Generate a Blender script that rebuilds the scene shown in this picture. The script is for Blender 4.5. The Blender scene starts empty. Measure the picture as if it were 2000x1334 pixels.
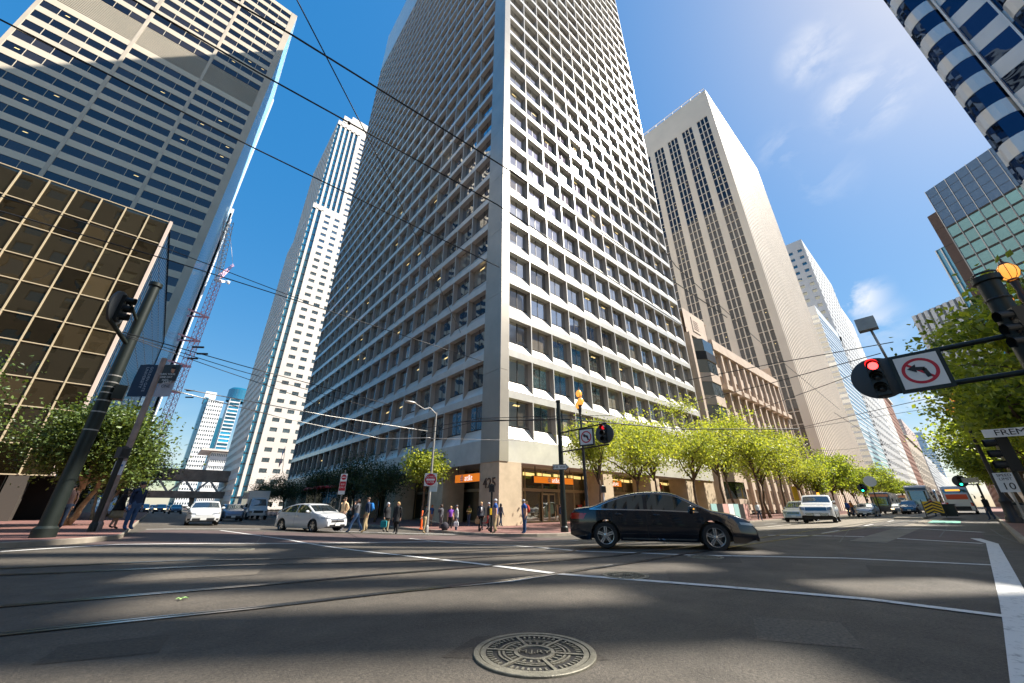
import bpy, bmesh, math, random
from mathutils import Vector, Matrix
from math import sin, cos, pi, radians, sqrt, atan2, tan
random.seed(7)
S = bpy.context.scene
COL = S.collection
# ------------------------------------------------------------------ camera
CAMZ = 1.0
PITCH = math.atan(323/730.); HEAD = radians(48.9)
cd = bpy.data.cameras.new('camera'); cam = bpy.data.objects.new('camera', cd); COL.objects.link(cam)
cam.location = (0, 0, CAMZ); cam.rotation_euler = (pi/2+PITCH, 0, HEAD-pi/2)
cd.sensor_width = 36; cd.lens = 36*730/2000.; cd.clip_end = 6000; cd.clip_start = 0.05
S.camera = cam
# ------------------------------------------------------------------ light
SUN_EL, SUN_AZ = radians(48.45), radians(-35.05)
sd = Vector((cos(SUN_EL)*cos(SUN_AZ), cos(SUN_EL)*sin(SUN_AZ), sin(SUN_EL)))
w = bpy.data.worlds.new('World'); S.world = w; w.use_nodes = True
nt = w.node_tree; nt.nodes.clear()
def N(t, k, **kw):
    n = t.nodes.new(k)
    for a, b in kw.items(): setattr(n, a, b)
    return n
out = N(nt, 'ShaderNodeOutputWorld'); bg = N(nt, 'ShaderNodeBackground'); bg.inputs[1].default_value = 0.10
sky = N(nt, 'ShaderNodeTexSky', sky_type='NISHITA'); sky.sun_disc = False
sky.sun_elevation = SUN_EL; sky.sun_rotation = pi/2-SUN_AZ; sky.air_density = 1.0; sky.dust_density = 0.6; sky.ozone_density = 1.2
tc = N(nt, 'ShaderNodeTexCoord'); mp = N(nt, 'ShaderNodeMapping'); mp.inputs['Scale'].default_value = (1, 1, 1.7)
nz = N(nt, 'ShaderNodeTexNoise'); nz.inputs['Scale'].default_value = 9.0; nz.inputs['Detail'].default_value = 9; nz.inputs['Roughness'].default_value = .55; nz.inputs['Distortion'].default_value = .35
nt.links.new(tc.outputs['Generated'], mp.inputs[0]); nt.links.new(mp.outputs[0], nz.inputs[0])
acc = None
def pxdir(x, y):
    f = 730.; r = (x-1000)/f; u = (667-y)/f
    fw = cos(PITCH)-u*sin(PITCH); up = sin(PITCH)+u*cos(PITCH)
    return Vector((fw*cos(HEAD)+r*sin(HEAD), fw*sin(HEAD)-r*cos(HEAD), up))
# wisps of cloud: each a soft patch of sky direction broken up by noise
for (x, y, rad, amp) in ((1585, 105, .045, .6), (1690, 185, .06, .7), (1660, 585, .05, 1.0), (1530, 290, .04, .3), (1700, 630, .05, .5), (1610, 350, .05, .2), (1860, 880, .16, .7), (60, 1000, .2, .3)):
    d = pxdir(x, y).normalized()
    vm = N(nt, 'ShaderNodeVectorMath', operation='DISTANCE'); vm.inputs[1].default_value = d
    nt.links.new(tc.outputs['Generated'], vm.inputs[0])
    mr = N(nt, 'ShaderNodeMapRange'); mr.interpolation_type = 'SMOOTHSTEP'
    mr.inputs[1].default_value = rad*1.5; mr.inputs[2].default_value = 0; mr.inputs[3].default_value = 0; mr.inputs[4].default_value = amp
    nt.links.new(vm.outputs['Value'], mr.inputs[0])
    if acc is None: acc = mr.outputs[0]
    else:
        m = N(nt, 'ShaderNodeMath', operation='MAXIMUM'); nt.links.new(acc, m.inputs[0]); nt.links.new(mr.outputs[0], m.inputs[1]); acc = m.outputs[0]
cr = N(nt, 'ShaderNodeMapRange'); cr.inputs[1].default_value = .45; cr.inputs[2].default_value = .62
nt.links.new(nz.outputs[0], cr.inputs[0])
mm = N(nt, 'ShaderNodeMath', operation='MULTIPLY'); nt.links.new(acc, mm.inputs[0]); nt.links.new(cr.outputs[0], mm.inputs[1]); mm.use_clamp = True
mix = N(nt, 'ShaderNodeMix', data_type='RGBA'); mix.inputs['B'].default_value = (4.7, 4.7, 4.8, 1)
sp_ = N(nt, 'ShaderNodeSeparateColor', mode='HSV'); nt.links.new(sky.outputs[0], sp_.inputs[0])
s1 = N(nt, 'ShaderNodeMapRange'); [setattr(s1.inputs[i], 'default_value', v) for i, v in ((1, .30), (2, .68), (3, .27), (4, .97))]; nt.links.new(sp_.outputs[1], s1.inputs[0])
v1 = N(nt, 'ShaderNodeMath', operation='POWER'); v1.inputs[1].default_value = .35; nt.links.new(sp_.outputs[2], v1.inputs[0])
v2 = N(nt, 'ShaderNodeMath', operation='MULTIPLY'); v2.inputs[1].default_value = 2.05; nt.links.new(v1.outputs[0], v2.inputs[0])
h1 = N(nt, 'ShaderNodeMath', operation='ADD'); h1.inputs[1].default_value = -.008; nt.links.new(sp_.outputs[0], h1.inputs[0])
hs = N(nt, 'ShaderNodeCombineColor', mode='HSV'); nt.links.new(h1.outputs[0], hs.inputs[0]); nt.links.new(s1.outputs[0], hs.inputs[1]); nt.links.new(v2.outputs[0], hs.inputs[2])
nt.links.new(mm.outputs[0], mix.inputs['Factor']); nt.links.new(hs.outputs[0], mix.inputs['A'])
nt.links.new(mix.outputs['Result'], bg.inputs[0]); nt.links.new(bg.outputs[0], out.inputs[0])
sl = bpy.data.lights.new('sun', 'SUN'); sun = bpy.data.objects.new('sun', sl); COL.objects.link(sun)
sl.energy = 5.0; sl.angle = radians(.5); sl.color = (1, .95, .86)
sun.rotation_euler = sd.to_track_quat('Z', 'Y').to_euler(); sun.location = (0, 0, 50)
S.view_settings.view_transform = 'Standard'; S.view_settings.look = 'None'; S.view_settings.gamma = 1
S.view_settings.exposure = 1.22
# ------------------------------------------------------------------ helpers
C0 = Vector((0, 0, CAMZ))
def onY(x, y, Y): d = pxdir(x, y); return C0+d*(Y/d.y)
def onX(x, y, X): d = pxdir(x, y); return C0+d*(X/d.x)
def sm(t): t = max(0, min(1, t)); return t*t*(3-2*t)
def gz(x, y): return .0025*max(x-20, 0)*(1 if x < 400 else 400/x)-.5*sm((y-4)/12)*sm((x+2)/17)
def onG(x, y, dz=0):
    d = pxdir(x, y); t = 1.0
    z = dz
    for _ in range(30):
        t = (z-CAMZ)/d.z; p = C0+d*t; z = .6*z+.4*(gz(p.x, p.y)+dz)
    return Vector((p.x, p.y, gz(p.x, p.y)+dz))
def onR(x, y, depth):  # point at a camera-axis depth
    return C0+pxdir(x, y)*depth
_m = {}
def mat(name, col, rough=.7, metal=0, noise=0, nscale=3, bump=0, bscale=20, spec=.5, emit=0, ecol=None, coat=0, ior=1.45, alpha=1, detail=4):
    if name in _m: return _m[name]
    m = bpy.data.materials.new(name); m.use_nodes = True; t = m.node_tree; b = t.nodes['Principled BSDF']
    c = tuple(col)+(1,)
    b.inputs['Base Color'].default_value = c; b.inputs['Roughness'].default_value = rough; b.inputs['Metallic'].default_value = metal
    b.inputs['IOR'].default_value = ior
    if coat: b.inputs['Coat Weight'].default_value = coat; b.inputs['Coat Roughness'].default_value = .02
    if emit: b.inputs['Emission Color'].default_value = tuple(ecol or col)+(1,); b.inputs['Emission Strength'].default_value = emit
    if noise or bump:
        g = N(t, 'ShaderNodeNewGeometry')
    if noise:
        n1 = N(t, 'ShaderNodeTexNoise'); n1.inputs['Scale'].default_value = nscale; n1.inputs['Detail'].default_value = detail+2; n1.inputs['Roughness'].default_value = .6
        t.links.new(g.outputs['Position'], n1.inputs[0])
        mr = N(t, 'ShaderNodeMapRange'); mr.inputs[1].default_value = .3; mr.inputs[2].default_value = .7; mr.inputs[3].default_value = 1-noise; mr.inputs[4].default_value = 1+noise
        t.links.new(n1.outputs[0], mr.inputs[0])
        mx = N(t, 'ShaderNodeVectorMath', operation='SCALE'); mx.inputs[0].default_value = col
        t.links.new(mr.outputs[0], mx.inputs['Scale']); t.links.new(mx.outputs[0], b.inputs['Base Color'])
    if bump:
        n2 = N(t, 'ShaderNodeTexNoise'); n2.inputs['Scale'].default_value = bscale; n2.inputs['Detail'].default_value = detail
        t.links.new(g.outputs['Position'], n2.inputs[0])
        bp = N(t, 'ShaderNodeBump'); bp.inputs['Strength'].default_value = bump; bp.inputs['Distance'].default_value = .02
        t.links.new(n2.outputs[0], bp.inputs['Height']); t.links.new(bp.outputs[0], b.inputs['Normal'])
    _m[name] = m; return m
def glass(name, col, refl=.25, tint=(1, 1, 1), wob=.15, wsc=.35, var=.8, rough=.02, top=None):
    """window glass seen from outside: dark room behind, partly mirror; rooms differ per pane"""
    if name in _m: return _m[name]
    m = bpy.data.materials.new(name); m.use_nodes = True; t = m.node_tree; t.nodes.clear()
    o = N(t, 'ShaderNodeOutputMaterial'); d = N(t, 'ShaderNodeBsdfDiffuse'); gl = N(t, 'ShaderNodeBsdfGlossy'); mx = N(t, 'ShaderNodeMixShader')
    gl.inputs['Color'].default_value = tuple(tint)+(1,); gl.inputs['Roughness'].default_value = rough
    at = N(t, 'ShaderNodeAttribute'); at.attribute_name = 'rnd'
    mr = N(t, 'ShaderNodeMapRange'); mr.inputs[3].default_value = 1-var*.8; mr.inputs[4].default_value = 1+var*1.6
    pw = N(t, 'ShaderNodeMath', operation='POWER'); pw.inputs[1].default_value = 3
    t.links.new(at.outputs['Fac'], pw.inputs[0]); t.links.new(pw.outputs[0], mr.inputs[0])
    sc = N(t, 'ShaderNodeVectorMath', operation='SCALE'); sc.inputs[0].default_value = col
    t.links.new(mr.outputs[0], sc.inputs['Scale']); t.links.new(sc.outputs[0], d.inputs['Color'])
    lw = N(t, 'ShaderNodeLayerWeight'); lw.inputs['Blend'].default_value = .35
    m2 = N(t, 'ShaderNodeMapRange'); m2.inputs[3].default_value = refl; m2.inputs[4].default_value = top or min(1, refl+.6)
    t.links.new(lw.outputs['Fresnel'], m2.inputs[0])
    g = N(t, 'ShaderNodeNewGeometry'); n2 = N(t, 'ShaderNodeTexNoise'); n2.inputs['Scale'].default_value = wsc; n2.inputs['Detail'].default_value = 1
    t.links.new(g.outputs['Position'], n2.inputs[0])
    bp = N(t, 'ShaderNodeBump'); bp.inputs['Strength'].default_value = wob; bp.inputs['Distance'].default_value = .1
    t.links.new(n2.outputs[0], bp.inputs['Height']); t.links.new(bp.outputs[0], gl.inputs['Normal'])
    t.links.new(m2.outputs[0], mx.inputs[0]); t.links.new(d.outputs[0], mx.inputs[1]); t.links.new(gl.outputs[0], mx.inputs[2]); t.links.new(mx.outputs[0], o.inputs[0])
    _m[name] = m; return m
class MB:
    """collects polygons with material slots and links them as one mesh object"""
    def __init__(s): s.v = []; s.f = []; s.m = []; s.mats = []; s.r = []
    def mi(s, m):
        if m not in s.mats: s.mats.append(m)
        return s.mats.index(m)
    def face(s, pts, m, r=None):
        i = len(s.v); s.v += [tuple(p) for p in pts]; s.f.append(tuple(range(i, i+len(pts)))); s.m.append(s.mi(m)); s.r.append(random.random() if r is None else r)
    def mesh(s, verts, faces, m, r=.5):
        i = len(s.v); s.v += [tuple(p) for p in verts]; k = s.mi(m)
        for f in faces: s.f.append(tuple(a+i for a in f)); s.m.append(k); s.r.append(r)
    def box(s, c, d, m, rz=0, mtx=None):
        x, y, z = d[0]/2, d[1]/2, d[2]/2
        vs = [Vector((a*x, b*y, e*z)) for a in (-1, 1) for b in (-1, 1) for e in (-1, 1)]
        R = mtx if mtx is not None else Matrix.Rotation(rz, 3, 'Z')
        vs = [R @ v+Vector(c) for v in vs]
        s.mesh(vs, [(0, 1, 3, 2), (4, 6, 7, 5), (0, 4, 5, 1), (2, 3, 7, 6), (0, 2, 6, 4), (1, 5, 7, 3)], m)
    def bar(s, a, b, wd, ht, m):
        a = Vector(a); b = Vector(b); d = b-a; L = d.length
        q = d.to_track_quat('X', 'Z').to_matrix()
        s.box((a+b)/2, (L, wd, ht), m, mtx=q)
    def tube(s, pts, rs, m, n=10, cap=True):
        pts = [Vector(p) for p in pts]
        if not hasattr(rs, '__len__'): rs = [rs]*len(pts)
        vs = []; fs = []; up = Vector((0, 0, 1))
        t0 = (pts[1]-pts[0]).normalized(); x = t0.orthogonal().normalized()
        for i, p in enumerate(pts):
            t = (pts[min(i+1, len(pts)-1)]-pts[max(i-1, 0)]).normalized()
            x = (x-t*x.dot(t)).normalized(); y = t.cross(x)
            for k in range(n): a = 2*pi*k/n; vs.append(p+(x*cos(a)+y*sin(a))*rs[i])
        for i in range(len(pts)-1):
            for k in range(n): fs.append((i*n+k, i*n+(k+1) % n, (i+1)*n+(k+1) % n, (i+1)*n+k))
        if cap: fs.append(tuple(range(n-1, -1, -1))); fs.append(tuple((len(pts)-1)*n+k for k in range(n)))
        s.mesh(vs, fs, m)
    def lathe(s, prof, m, n=16, o=(0, 0, 0), mtx=None):
        vs = []; fs = []; o = Vector(o)
        for (r, z) in prof:
            for k in range(n):
                a = 2*pi*k/n; p = Vector((r*cos(a), r*sin(a), z))
                vs.append((mtx @ p if mtx is not None else p)+o)
        for i in range(len(prof)-1):
            for k in range(n): fs.append((i*n+k, i*n+(k+1) % n, (i+1)*n+(k+1) % n, (i+1)*n+k))
        s.mesh(vs, fs, m)
    def ball(s, c, r, m, n=10, k=6):
        if not hasattr(r, '__len__'): r = (r, r, r)
        vs = []; fs = []
        for i in range(k+1):
            a = pi*i/k
            for j in range(n): b = 2*pi*j/n; vs.append((c[0]+r[0]*sin(a)*cos(b), c[1]+r[1]*sin(a)*sin(b), c[2]+r[2]*cos(a)))
        for i in range(k):
            for j in range(n): fs.append((i*n+j, (i+1)*n+j, (i+1)*n+(j+1) % n, i*n+(j+1) % n))
        s.mesh(vs, fs, m)
    def build(s, name, parent=None, smooth=False, loc=None, angle=None):
        me = bpy.data.meshes.new(name); me.from_pydata(s.v, [], s.f)
        for m in s.mats: me.materials.append(m)
        me.polygons.foreach_set('material_index', s.m)
        at = me.attributes.new('rnd', 'FLOAT', 'FACE'); at.data.foreach_set('value', s.r)
        if smooth:
            bm = bmesh.new(); bm.from_mesh(me); bmesh.ops.remove_doubles(bm, verts=bm.verts, dist=1e-5); bmesh.ops.recalc_face_normals(bm, faces=bm.faces); bm.to_mesh(me); bm.free()
            me.polygons.foreach_set('use_smooth', [True]*len(me.polygons))
            if angle: me.set_sharp_from_angle(angle=radians(angle))
        me.update()
        o = bpy.data.objects.new(name, me); COL.objects.link(o)
        if parent: o.parent = parent
        if loc: o.location = loc
        return o
def tag(o, label=None, cat=None, group=None, kind=None):
    if label: o['label'] = label
    if cat: o['category'] = cat
    if group: o['group'] = group
    if kind: o['kind'] = kind
    return o
def thing(name, label, cat, loc=(0, 0, 0), rz=0, group=None):
    o = bpy.data.objects.new(name, None); COL.objects.link(o); o.location = loc; o.rotation_euler = (0, 0, rz); o.empty_display_size = .2
    return tag(o, label, cat, group)
def kids(o): return [c for c in bpy.data.objects if c.parent == o]
def copy_tree(o, parent=None):
    c = o.copy(); COL.objects.link(c)
    if parent: c.parent = parent
    for ch in kids(o): copy_tree(ch, c)
    return c
def text(body, size, m, parent, M, name='lettering', ext=.002, align='CENTER', sx=1):
    cu = bpy.data.curves.new(name, 'FONT'); cu.body = body; cu.size = size; cu.extrude = ext; cu.align_x = align; cu.align_y = 'CENTER'; cu.resolution_u = 3
    o = bpy.data.objects.new(name, cu); COL.objects.link(o)
    me = bpy.data.meshes.new_from_object(o.evaluated_get(bpy.context.evaluated_depsgraph_get()))
    bpy.data.objects.remove(o); bpy.data.curves.remove(cu)
    me.materials.clear(); me.materials.append(m)
    me.transform(M @ Matrix.Scale(sx, 4, (1, 0, 0)))
    o = bpy.data.objects.new(name, me); COL.objects.link(o); o.parent = parent
    return o
def frame_m(o, xdir, ydir):
    """matrix placing local x/y plane at o with given axes"""
    x = Vector(xdir).normalized(); y = Vector(ydir).normalized(); z = x.cross(y)
    M = Matrix((x, y, z)).transposed().to_4x4(); M.translation = Vector(o); return M
# ------------------------------------------------------------------ ground materials
def asphalt_mat():
    m = bpy.data.materials.new('asphalt'); m.use_nodes = True; t = m.node_tree; b = t.nodes['Principled BSDF']
    g = N(t, 'ShaderNodeNewGeometry'); P = g.outputs['Position']
    def noise(sc, det=4, ro=.6):
        n = N(t, 'ShaderNodeTexNoise'); n.inputs['Scale'].default_value = sc; n.inputs['Detail'].default_value = det; n.inputs['Roughness'].default_value = ro; t.links.new(P, n.inputs[0]); return n.outputs[0]
    def mr(x, a, b_, c, d, cl=True):
        n = N(t, 'ShaderNodeMapRange'); n.clamp = cl
        for i, v in enumerate((a, b_, c, d)): n.inputs[i+1].default_value = v
        t.links.new(x, n.inputs[0]); return n.outputs[0]
    def mul(a, b_):
        n = N(t, 'ShaderNodeMath', operation='MULTIPLY'); t.links.new(a, n.inputs[0]); t.links.new(b_, n.inputs[1]); return n.outputs[0]
    big = mr(noise(.45, 6, .65), .3, .7, .68, 1.3); mid = mr(noise(3, 6), .3, .7, .82, 1.18); fine = mr(noise(34, 4, .85), .3, .7, .40, 1.65)
    vo = N(t, 'ShaderNodeTexVoronoi'); vo.inputs['Scale'].default_value = 36; t.links.new(P, vo.inputs[0])
    # wheel wear: two slightly darker oil lanes
    k = mul(mul(big, mid), fine)
    # pale aggregate specks
    sp = mr(vo.outputs['Distance'], .0, .16, 1.0, 0.0)
    sepc = N(t, 'ShaderNodeSeparateColor'); t.links.new(vo.outputs['Color'], sepc.inputs[0])
    sel = mr(sepc.outputs[0], .80, .82, 0, 1)
    spk = mul(sp, sel)
    sc = N(t, 'ShaderNodeVectorMath', operation='SCALE'); sc.inputs[0].default_value = (.076, .0635, .049); t.links.new(k, sc.inputs['Scale'])
    mx = N(t, 'ShaderNodeMix', data_type='RGBA'); t.links.new(spk, mx.inputs['Factor']); t.links.new(sc.outputs[0], mx.inputs['A']); mx.inputs['B'].default_value = (.34, .29, .22, 1)
    # cracks
    v2 = N(t, 'ShaderNodeTexVoronoi', feature='DISTANCE_TO_EDGE'); v2.inputs['Scale'].default_value = .33
    nn = N(t, 'ShaderNodeTexNoise'); nn.inputs['Scale'].default_value = 1.3; nn.inputs['Detail'].default_value = 6; t.links.new(P, nn.inputs[0])
    ad = N(t, 'ShaderNodeVectorMath', operation='MULTIPLY_ADD'); ad.inputs[1].default_value = (1.6, 1.6, 0); t.links.new(nn.outputs['Color'], ad.inputs[0]); t.links.new(P, ad.inputs[2]); t.links.new(ad.outputs[0], v2.inputs[0])
    ck = mr(v2.outputs['Distance'], .0, .006, .55, 0)
    cks = mul(ck, mr(noise(.5, 2), .5, .6, 0, 1))
    m2 = N(t, 'ShaderNodeMix', data_type='RGBA'); t.links.new(cks, m2.inputs['Factor']); t.links.new(mx.outputs['Result'], m2.inputs['A']); m2.inputs['B'].default_value = (.018, .017, .016, 1)
    t.links.new(m2.outputs['Result'], b.inputs['Base Color'])
    t.links.new(mr(noise(1.2, 4), .3, .7, .62, .82), b.inputs['Roughness'])
    bp = N(t, 'ShaderNodeBump'); bp.inputs['Strength'].default_value = .55; bp.inputs['Distance'].default_value = .016
    t.links.new(fine, bp.inputs['Height']); t.links.new(bp.outputs[0], b.inputs['Normal'])
    return m
A_ = asphalt_mat()
def paint_mat(name, col):
    """road paint, worn through to the asphalt in patches"""
    m = bpy.data.materials.new(name); m.use_nodes = True; t = m.node_tree; b = t.nodes['Principled BSDF']
    g = N(t, 'ShaderNodeNewGeometry')
    n = N(t, 'ShaderNodeTexNoise'); n.inputs['Scale'].default_value = 9; n.inputs['Detail'].default_value = 8; n.inputs['Roughness'].default_value = .75; t.links.new(g.outputs['Position'], n.inputs[0])
    r = N(t, 'ShaderNodeMapRange'); r.inputs[1].default_value = .54; r.inputs[2].default_value = .66; t.links.new(n.outputs[0], r.inputs[0])
    mx = N(t, 'ShaderNodeMix', data_type='RGBA'); mx.inputs['A'].default_value = tuple(col)+(1,); mx.inputs['B'].default_value = tuple(.35*c+.05 for c in col)+(1,); t.links.new(r.outputs[0], mx.inputs['Factor']); t.links.new(mx.outputs['Result'], b.inputs['Base Color']); b.inputs['Roughness'].default_value = .7
    return m
WHITE = paint_mat('road_paint_white', (.62, .60, .56)); GREEN = paint_mat('bike_green', (.16, .42, .3))
CONC = mat('kerb_concrete', (.27, .23, .18), .85, noise=.25, nscale=2.5, bump=.3, bscale=40)
PATCH = mat('pale_road_concrete', (.20, .17, .13), .85, noise=.25, nscale=1.5, bump=.3, bscale=60)
STEEL = mat('rail_steel', (.30, .30, .31), .25, 1, noise=.2); GROOVE = mat('rail_groove', (.015, .015, .015), .8)
def brick_mat(name, c1, c2, mo, sc=4.0):
    m = bpy.data.materials.new(name); m.use_nodes = True; t = m.node_tree; b = t.nodes['Principled BSDF']
    g = N(t, 'ShaderNodeNewGeometry'); br = N(t, 'ShaderNodeTexBrick'); br.inputs['Scale'].default_value = sc
    br.inputs['Color1'].default_value = c1+(1,); br.inputs['Color2'].default_value = c2+(1,); br.inputs['Mortar'].default_value = mo+(1,); br.inputs['Mortar Size'].default_value = .012
    t.links.new(g.outputs['Position'], br.inputs[0])
    n = N(t, 'ShaderNodeTexNoise'); n.inputs['Scale'].default_value = 1.1; n.inputs['Detail'].default_value = 7; t.links.new(g.outputs['Position'], n.inputs[0])
    mr = N(t, 'ShaderNodeMapRange'); mr.inputs[1].default_value = .3; mr.inputs[2].default_value = .7; mr.inputs[3].default_value = .7; mr.inputs[4].default_value = 1.25; t.links.new(n.outputs[0], mr.inputs[0])
    sc_ = N(t, 'ShaderNodeVectorMath', operation='SCALE'); t.links.new(br.outputs[0], sc_.inputs[0]); t.links.new(mr.outputs[0], sc_.inputs['Scale']); t.links.new(sc_.outputs[0], b.inputs['Base Color']); b.inputs['Roughness'].default_value = .8
    return m
BRICK = brick_mat('sidewalk_brick', (.23, .105, .085), (.17, .075, .06), (.12, .09, .08))
RED = brick_mat('crosswalk_brick', (.10, .064, .058), (.08, .053, .048), (.06, .048, .043), 3.3)
# ------------------------------------------------------------------ road sheet
def axis(bp):
    o = []
    for a, b, st in bp:
        n = max(1, round((b-a)/st)); o += [a+(b-a)*i/n for i in range(n)]
    return o+[bp[-1][1]]
xs = axis([(-900, -100, 200), (-100, -10, 15), (-10, 30, .8), (30, 100, 10), (100, 1500, 100)])
ys = axis([(-900, -60, 200), (-60, 0, 10), (0, 20, .8), (20, 60, 8), (60, 1500, 120)])
vs = [(x, y, gz(x, y)) for x in xs for y in ys]; ny = len(ys)
fs = [(i*ny+j, (i+1)*ny+j, (i+1)*ny+j+1, i*ny+j+1) for i in range(len(xs)-1) for j in range(ny-1)]
b = MB(); b.mesh(vs, fs, A_); o = b.build('road', smooth=True); tag(o, kind='structure')
def ribbon(pts, wd, m, name, dz=.005, n=12, mb=None, off=0):
    """flat strip along a polyline of (x, y), draped over the road"""
    P = []
    for (a, c) in zip(pts[:-1], pts[1:]):
        L = math.hypot(c[0]-a[0], c[1]-a[1]); k = max(1, int(L/1.0)) if L < 80 else 30
        P += [(a[0]+(c[0]-a[0])*i/k, a[1]+(c[1]-a[1])*i/k) for i in range(k)]
    P.append(pts[-1]); V = []; F = []
    for i, p in enumerate(P):
        q0 = P[max(i-1, 0)]; q1 = P[min(i+1, len(P)-1)]; dx, dy = q1[0]-q0[0], q1[1]-q0[1]; L = math.hypot(dx, dy); nx, ny_ = -dy/L, dx/L
        for s_ in (-.5, .5):
            x, y = p[0]+nx*(wd*s_+off), p[1]+ny_*(wd*s_+off); V.append((x, y, gz(x, y)+dz))
    F = [(2*i, 2*i+2, 2*i+3, 2*i+1) for i in range(len(P)-1)]
    q = mb or MB(); q.mesh(V, F, m)
    if mb is None: o = q.build(name); tag(o, kind='structure'); return o
def G2(*pp): return [tuple(onG(x, y)[:2]) for x, y in pp]
# brick crosswalk band across the far side of the junction (Fremont crossing)
def patch(name, quad, m, dz=.004, n=16):
    a, b_, c, d = [Vector(q) for q in quad]; V = []; F = []
    for i in range(n+1):
        for j in range(n+1):
            u, v = i/n, j/n; p = a*(1-u)*(1-v)+b_*u*(1-v)+c*u*v+d*(1-u)*v; V.append((p.x, p.y, gz(p.x, p.y)+dz))
    for i in range(n):
        for j in range(n): k = i*(n+1)+j; F.append((k, k+n+1, k+n+2, k+1))
    q = MB(); q.mesh(V, F, m); o = q.build(name, smooth=True); tag(o, kind='structure'); return o
patch('crosswalk', G2((150, 1068), (290, 1035), (960, 1046), (1120, 1052)), RED)
ribbon(G2((285, 1034), (560, 1034), (960, 1044)), .28, WHITE, 'crosswalk_line', .009)
ribbon(G2((0, 1078), (225, 1064), (560, 1062), (860, 1058), (1130, 1056)), .22, WHITE, 'crosswalk_line', .009)
patch('crosswalk', G2((1580, 1046), (1650, 1031), (1915, 1040), (1935, 1062)), RED)
for pts in (((1500, 1046), (1700, 1049), (1920, 1062)), ((1680, 1030), (1800, 1033), (1920, 1040))):
    ribbon(G2(*pts), .25, WHITE, 'crosswalk_line', .009)
wl = [(G2((x, y))[0]) for x, y in ((1985, 1208), (1700, 1172), (1400, 1146), (1090, 1122), (900, 1098), (700, 1076), (560, 1054), (430, 1036))]
ribbon(wl, .15, WHITE, 'lane_line_or_glint', .010)
ribbon(G2((1950, 1105), (1650, 1091), (1350, 1085), (1130, 1077), (1000, 1066), (800, 1052)), .15, WHITE, 'lane_line_or_glint', .010)
ribbon(G2((1200, 1104), (1000, 1136), (880, 1147)), .09, WHITE, 'lane_line_or_glint', .010)  # this strip paints in the glint along a tram rail
ribbon(G2((1905, 1052), (1938, 1062), (1985, 1180), (2000, 1225), (2080, 1500)), .24, WHITE, 'gutter_line', .008)
patch('bike_marking', G2((1810, 1022), (1822, 1016.5), (1876, 1018), (1877, 1023)), GREEN, .012)
# lane lines down Market Street
for Y0_ in (4.6, 9.4, 12.4):
    q = MB()
    for k in range(26): x = 21+k*9; ribbon([(x, Y0_), (x+3, Y0_)], .12, WHITE, '', .008, mb=q)
    tag(q.build('lane_dashes'), kind='structure')
q = MB()
for k in range(20): y = 40+k*9; ribbon([(4.2, y), (4.2, y+3)], .12, WHITE, '', .008, mb=q); ribbon([(9.0, y), (9.0, y+3)], .12, WHITE, '', .008, mb=q)
tag(q.build('lane_dashes'), kind='structure')
# streetcar tracks, curving gently through the junction
R1 = G2((-200, 1210), (0, 1187), (250, 1166), (500, 1145), (750, 1123), (1000, 1103), (1200, 1087), (1420, 1060), (1640, 1026)); R2 = G2((-200, 1270), (0, 1243), (250, 1216), (500, 1190), (750, 1161), (1000, 1135), (1200, 1106), (1450, 1066), (1700, 1022))
R3 = G2((-100, 1116), (0, 1112), (350, 1096), (750, 1088), (1100, 1066), (1250, 1050)); R4 = G2((-100, 1128), (100, 1121), (450, 1105), (800, 1097), (1100, 1080), (1300, 1050))
def ext(R, y): e = R[-1]; return R+[(60, y), (400, y)]
for R, yy in ((R1, 5.2), (R2, 3.6), (R3, 10.2), (R4, 8.6)):
    R = [p for p in R if p[0] < 24]; R = R+[(R[-1][0]*.4+60*.6, yy*.9+R[-1][1]*.1), (400, yy)]
    q = MB(); ribbon(R, .055, STEEL, '', .012, mb=q); ribbon(R, .045, GROOVE, '', .011, mb=q, off=.055); ribbon(R, .03, STEEL, '', .011, mb=q, off=.095)
    tag(q.build('tram_rail'), kind='structure')
# pale concrete trackbed strips and patches on Market
patch('trackbed', [(17, 2.2), (140, 3.0), (140, 3.6), (17, 3.1)], PATCH, .006)
patch('trackbed', [(26, 4.9), (140, 5.3), (140, 10.2), (26, 10.2)], PATCH, .003)
tar = mat('tar_seam', (.02, .02, .02), .5)
q = MB()
for pts in (((500, 1062), (520, 1035)), ((715, 1060), (670, 1035)), ((1240, 1072), (1560, 1050), (1680, 1030)), ((1300, 1074), (1600, 1052), (1705, 1034)), ((2030, 1075), (1960, 1050), (1935, 1034)), ((1640, 1060), (1660, 1033), (1700, 1021)), ((1835, 1050), (1850, 1031))):
    ribbon(G2(*pts), .03, tar, '', .0135, mb=q)
tag(q.build('tar_seams'), kind='structure')
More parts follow.
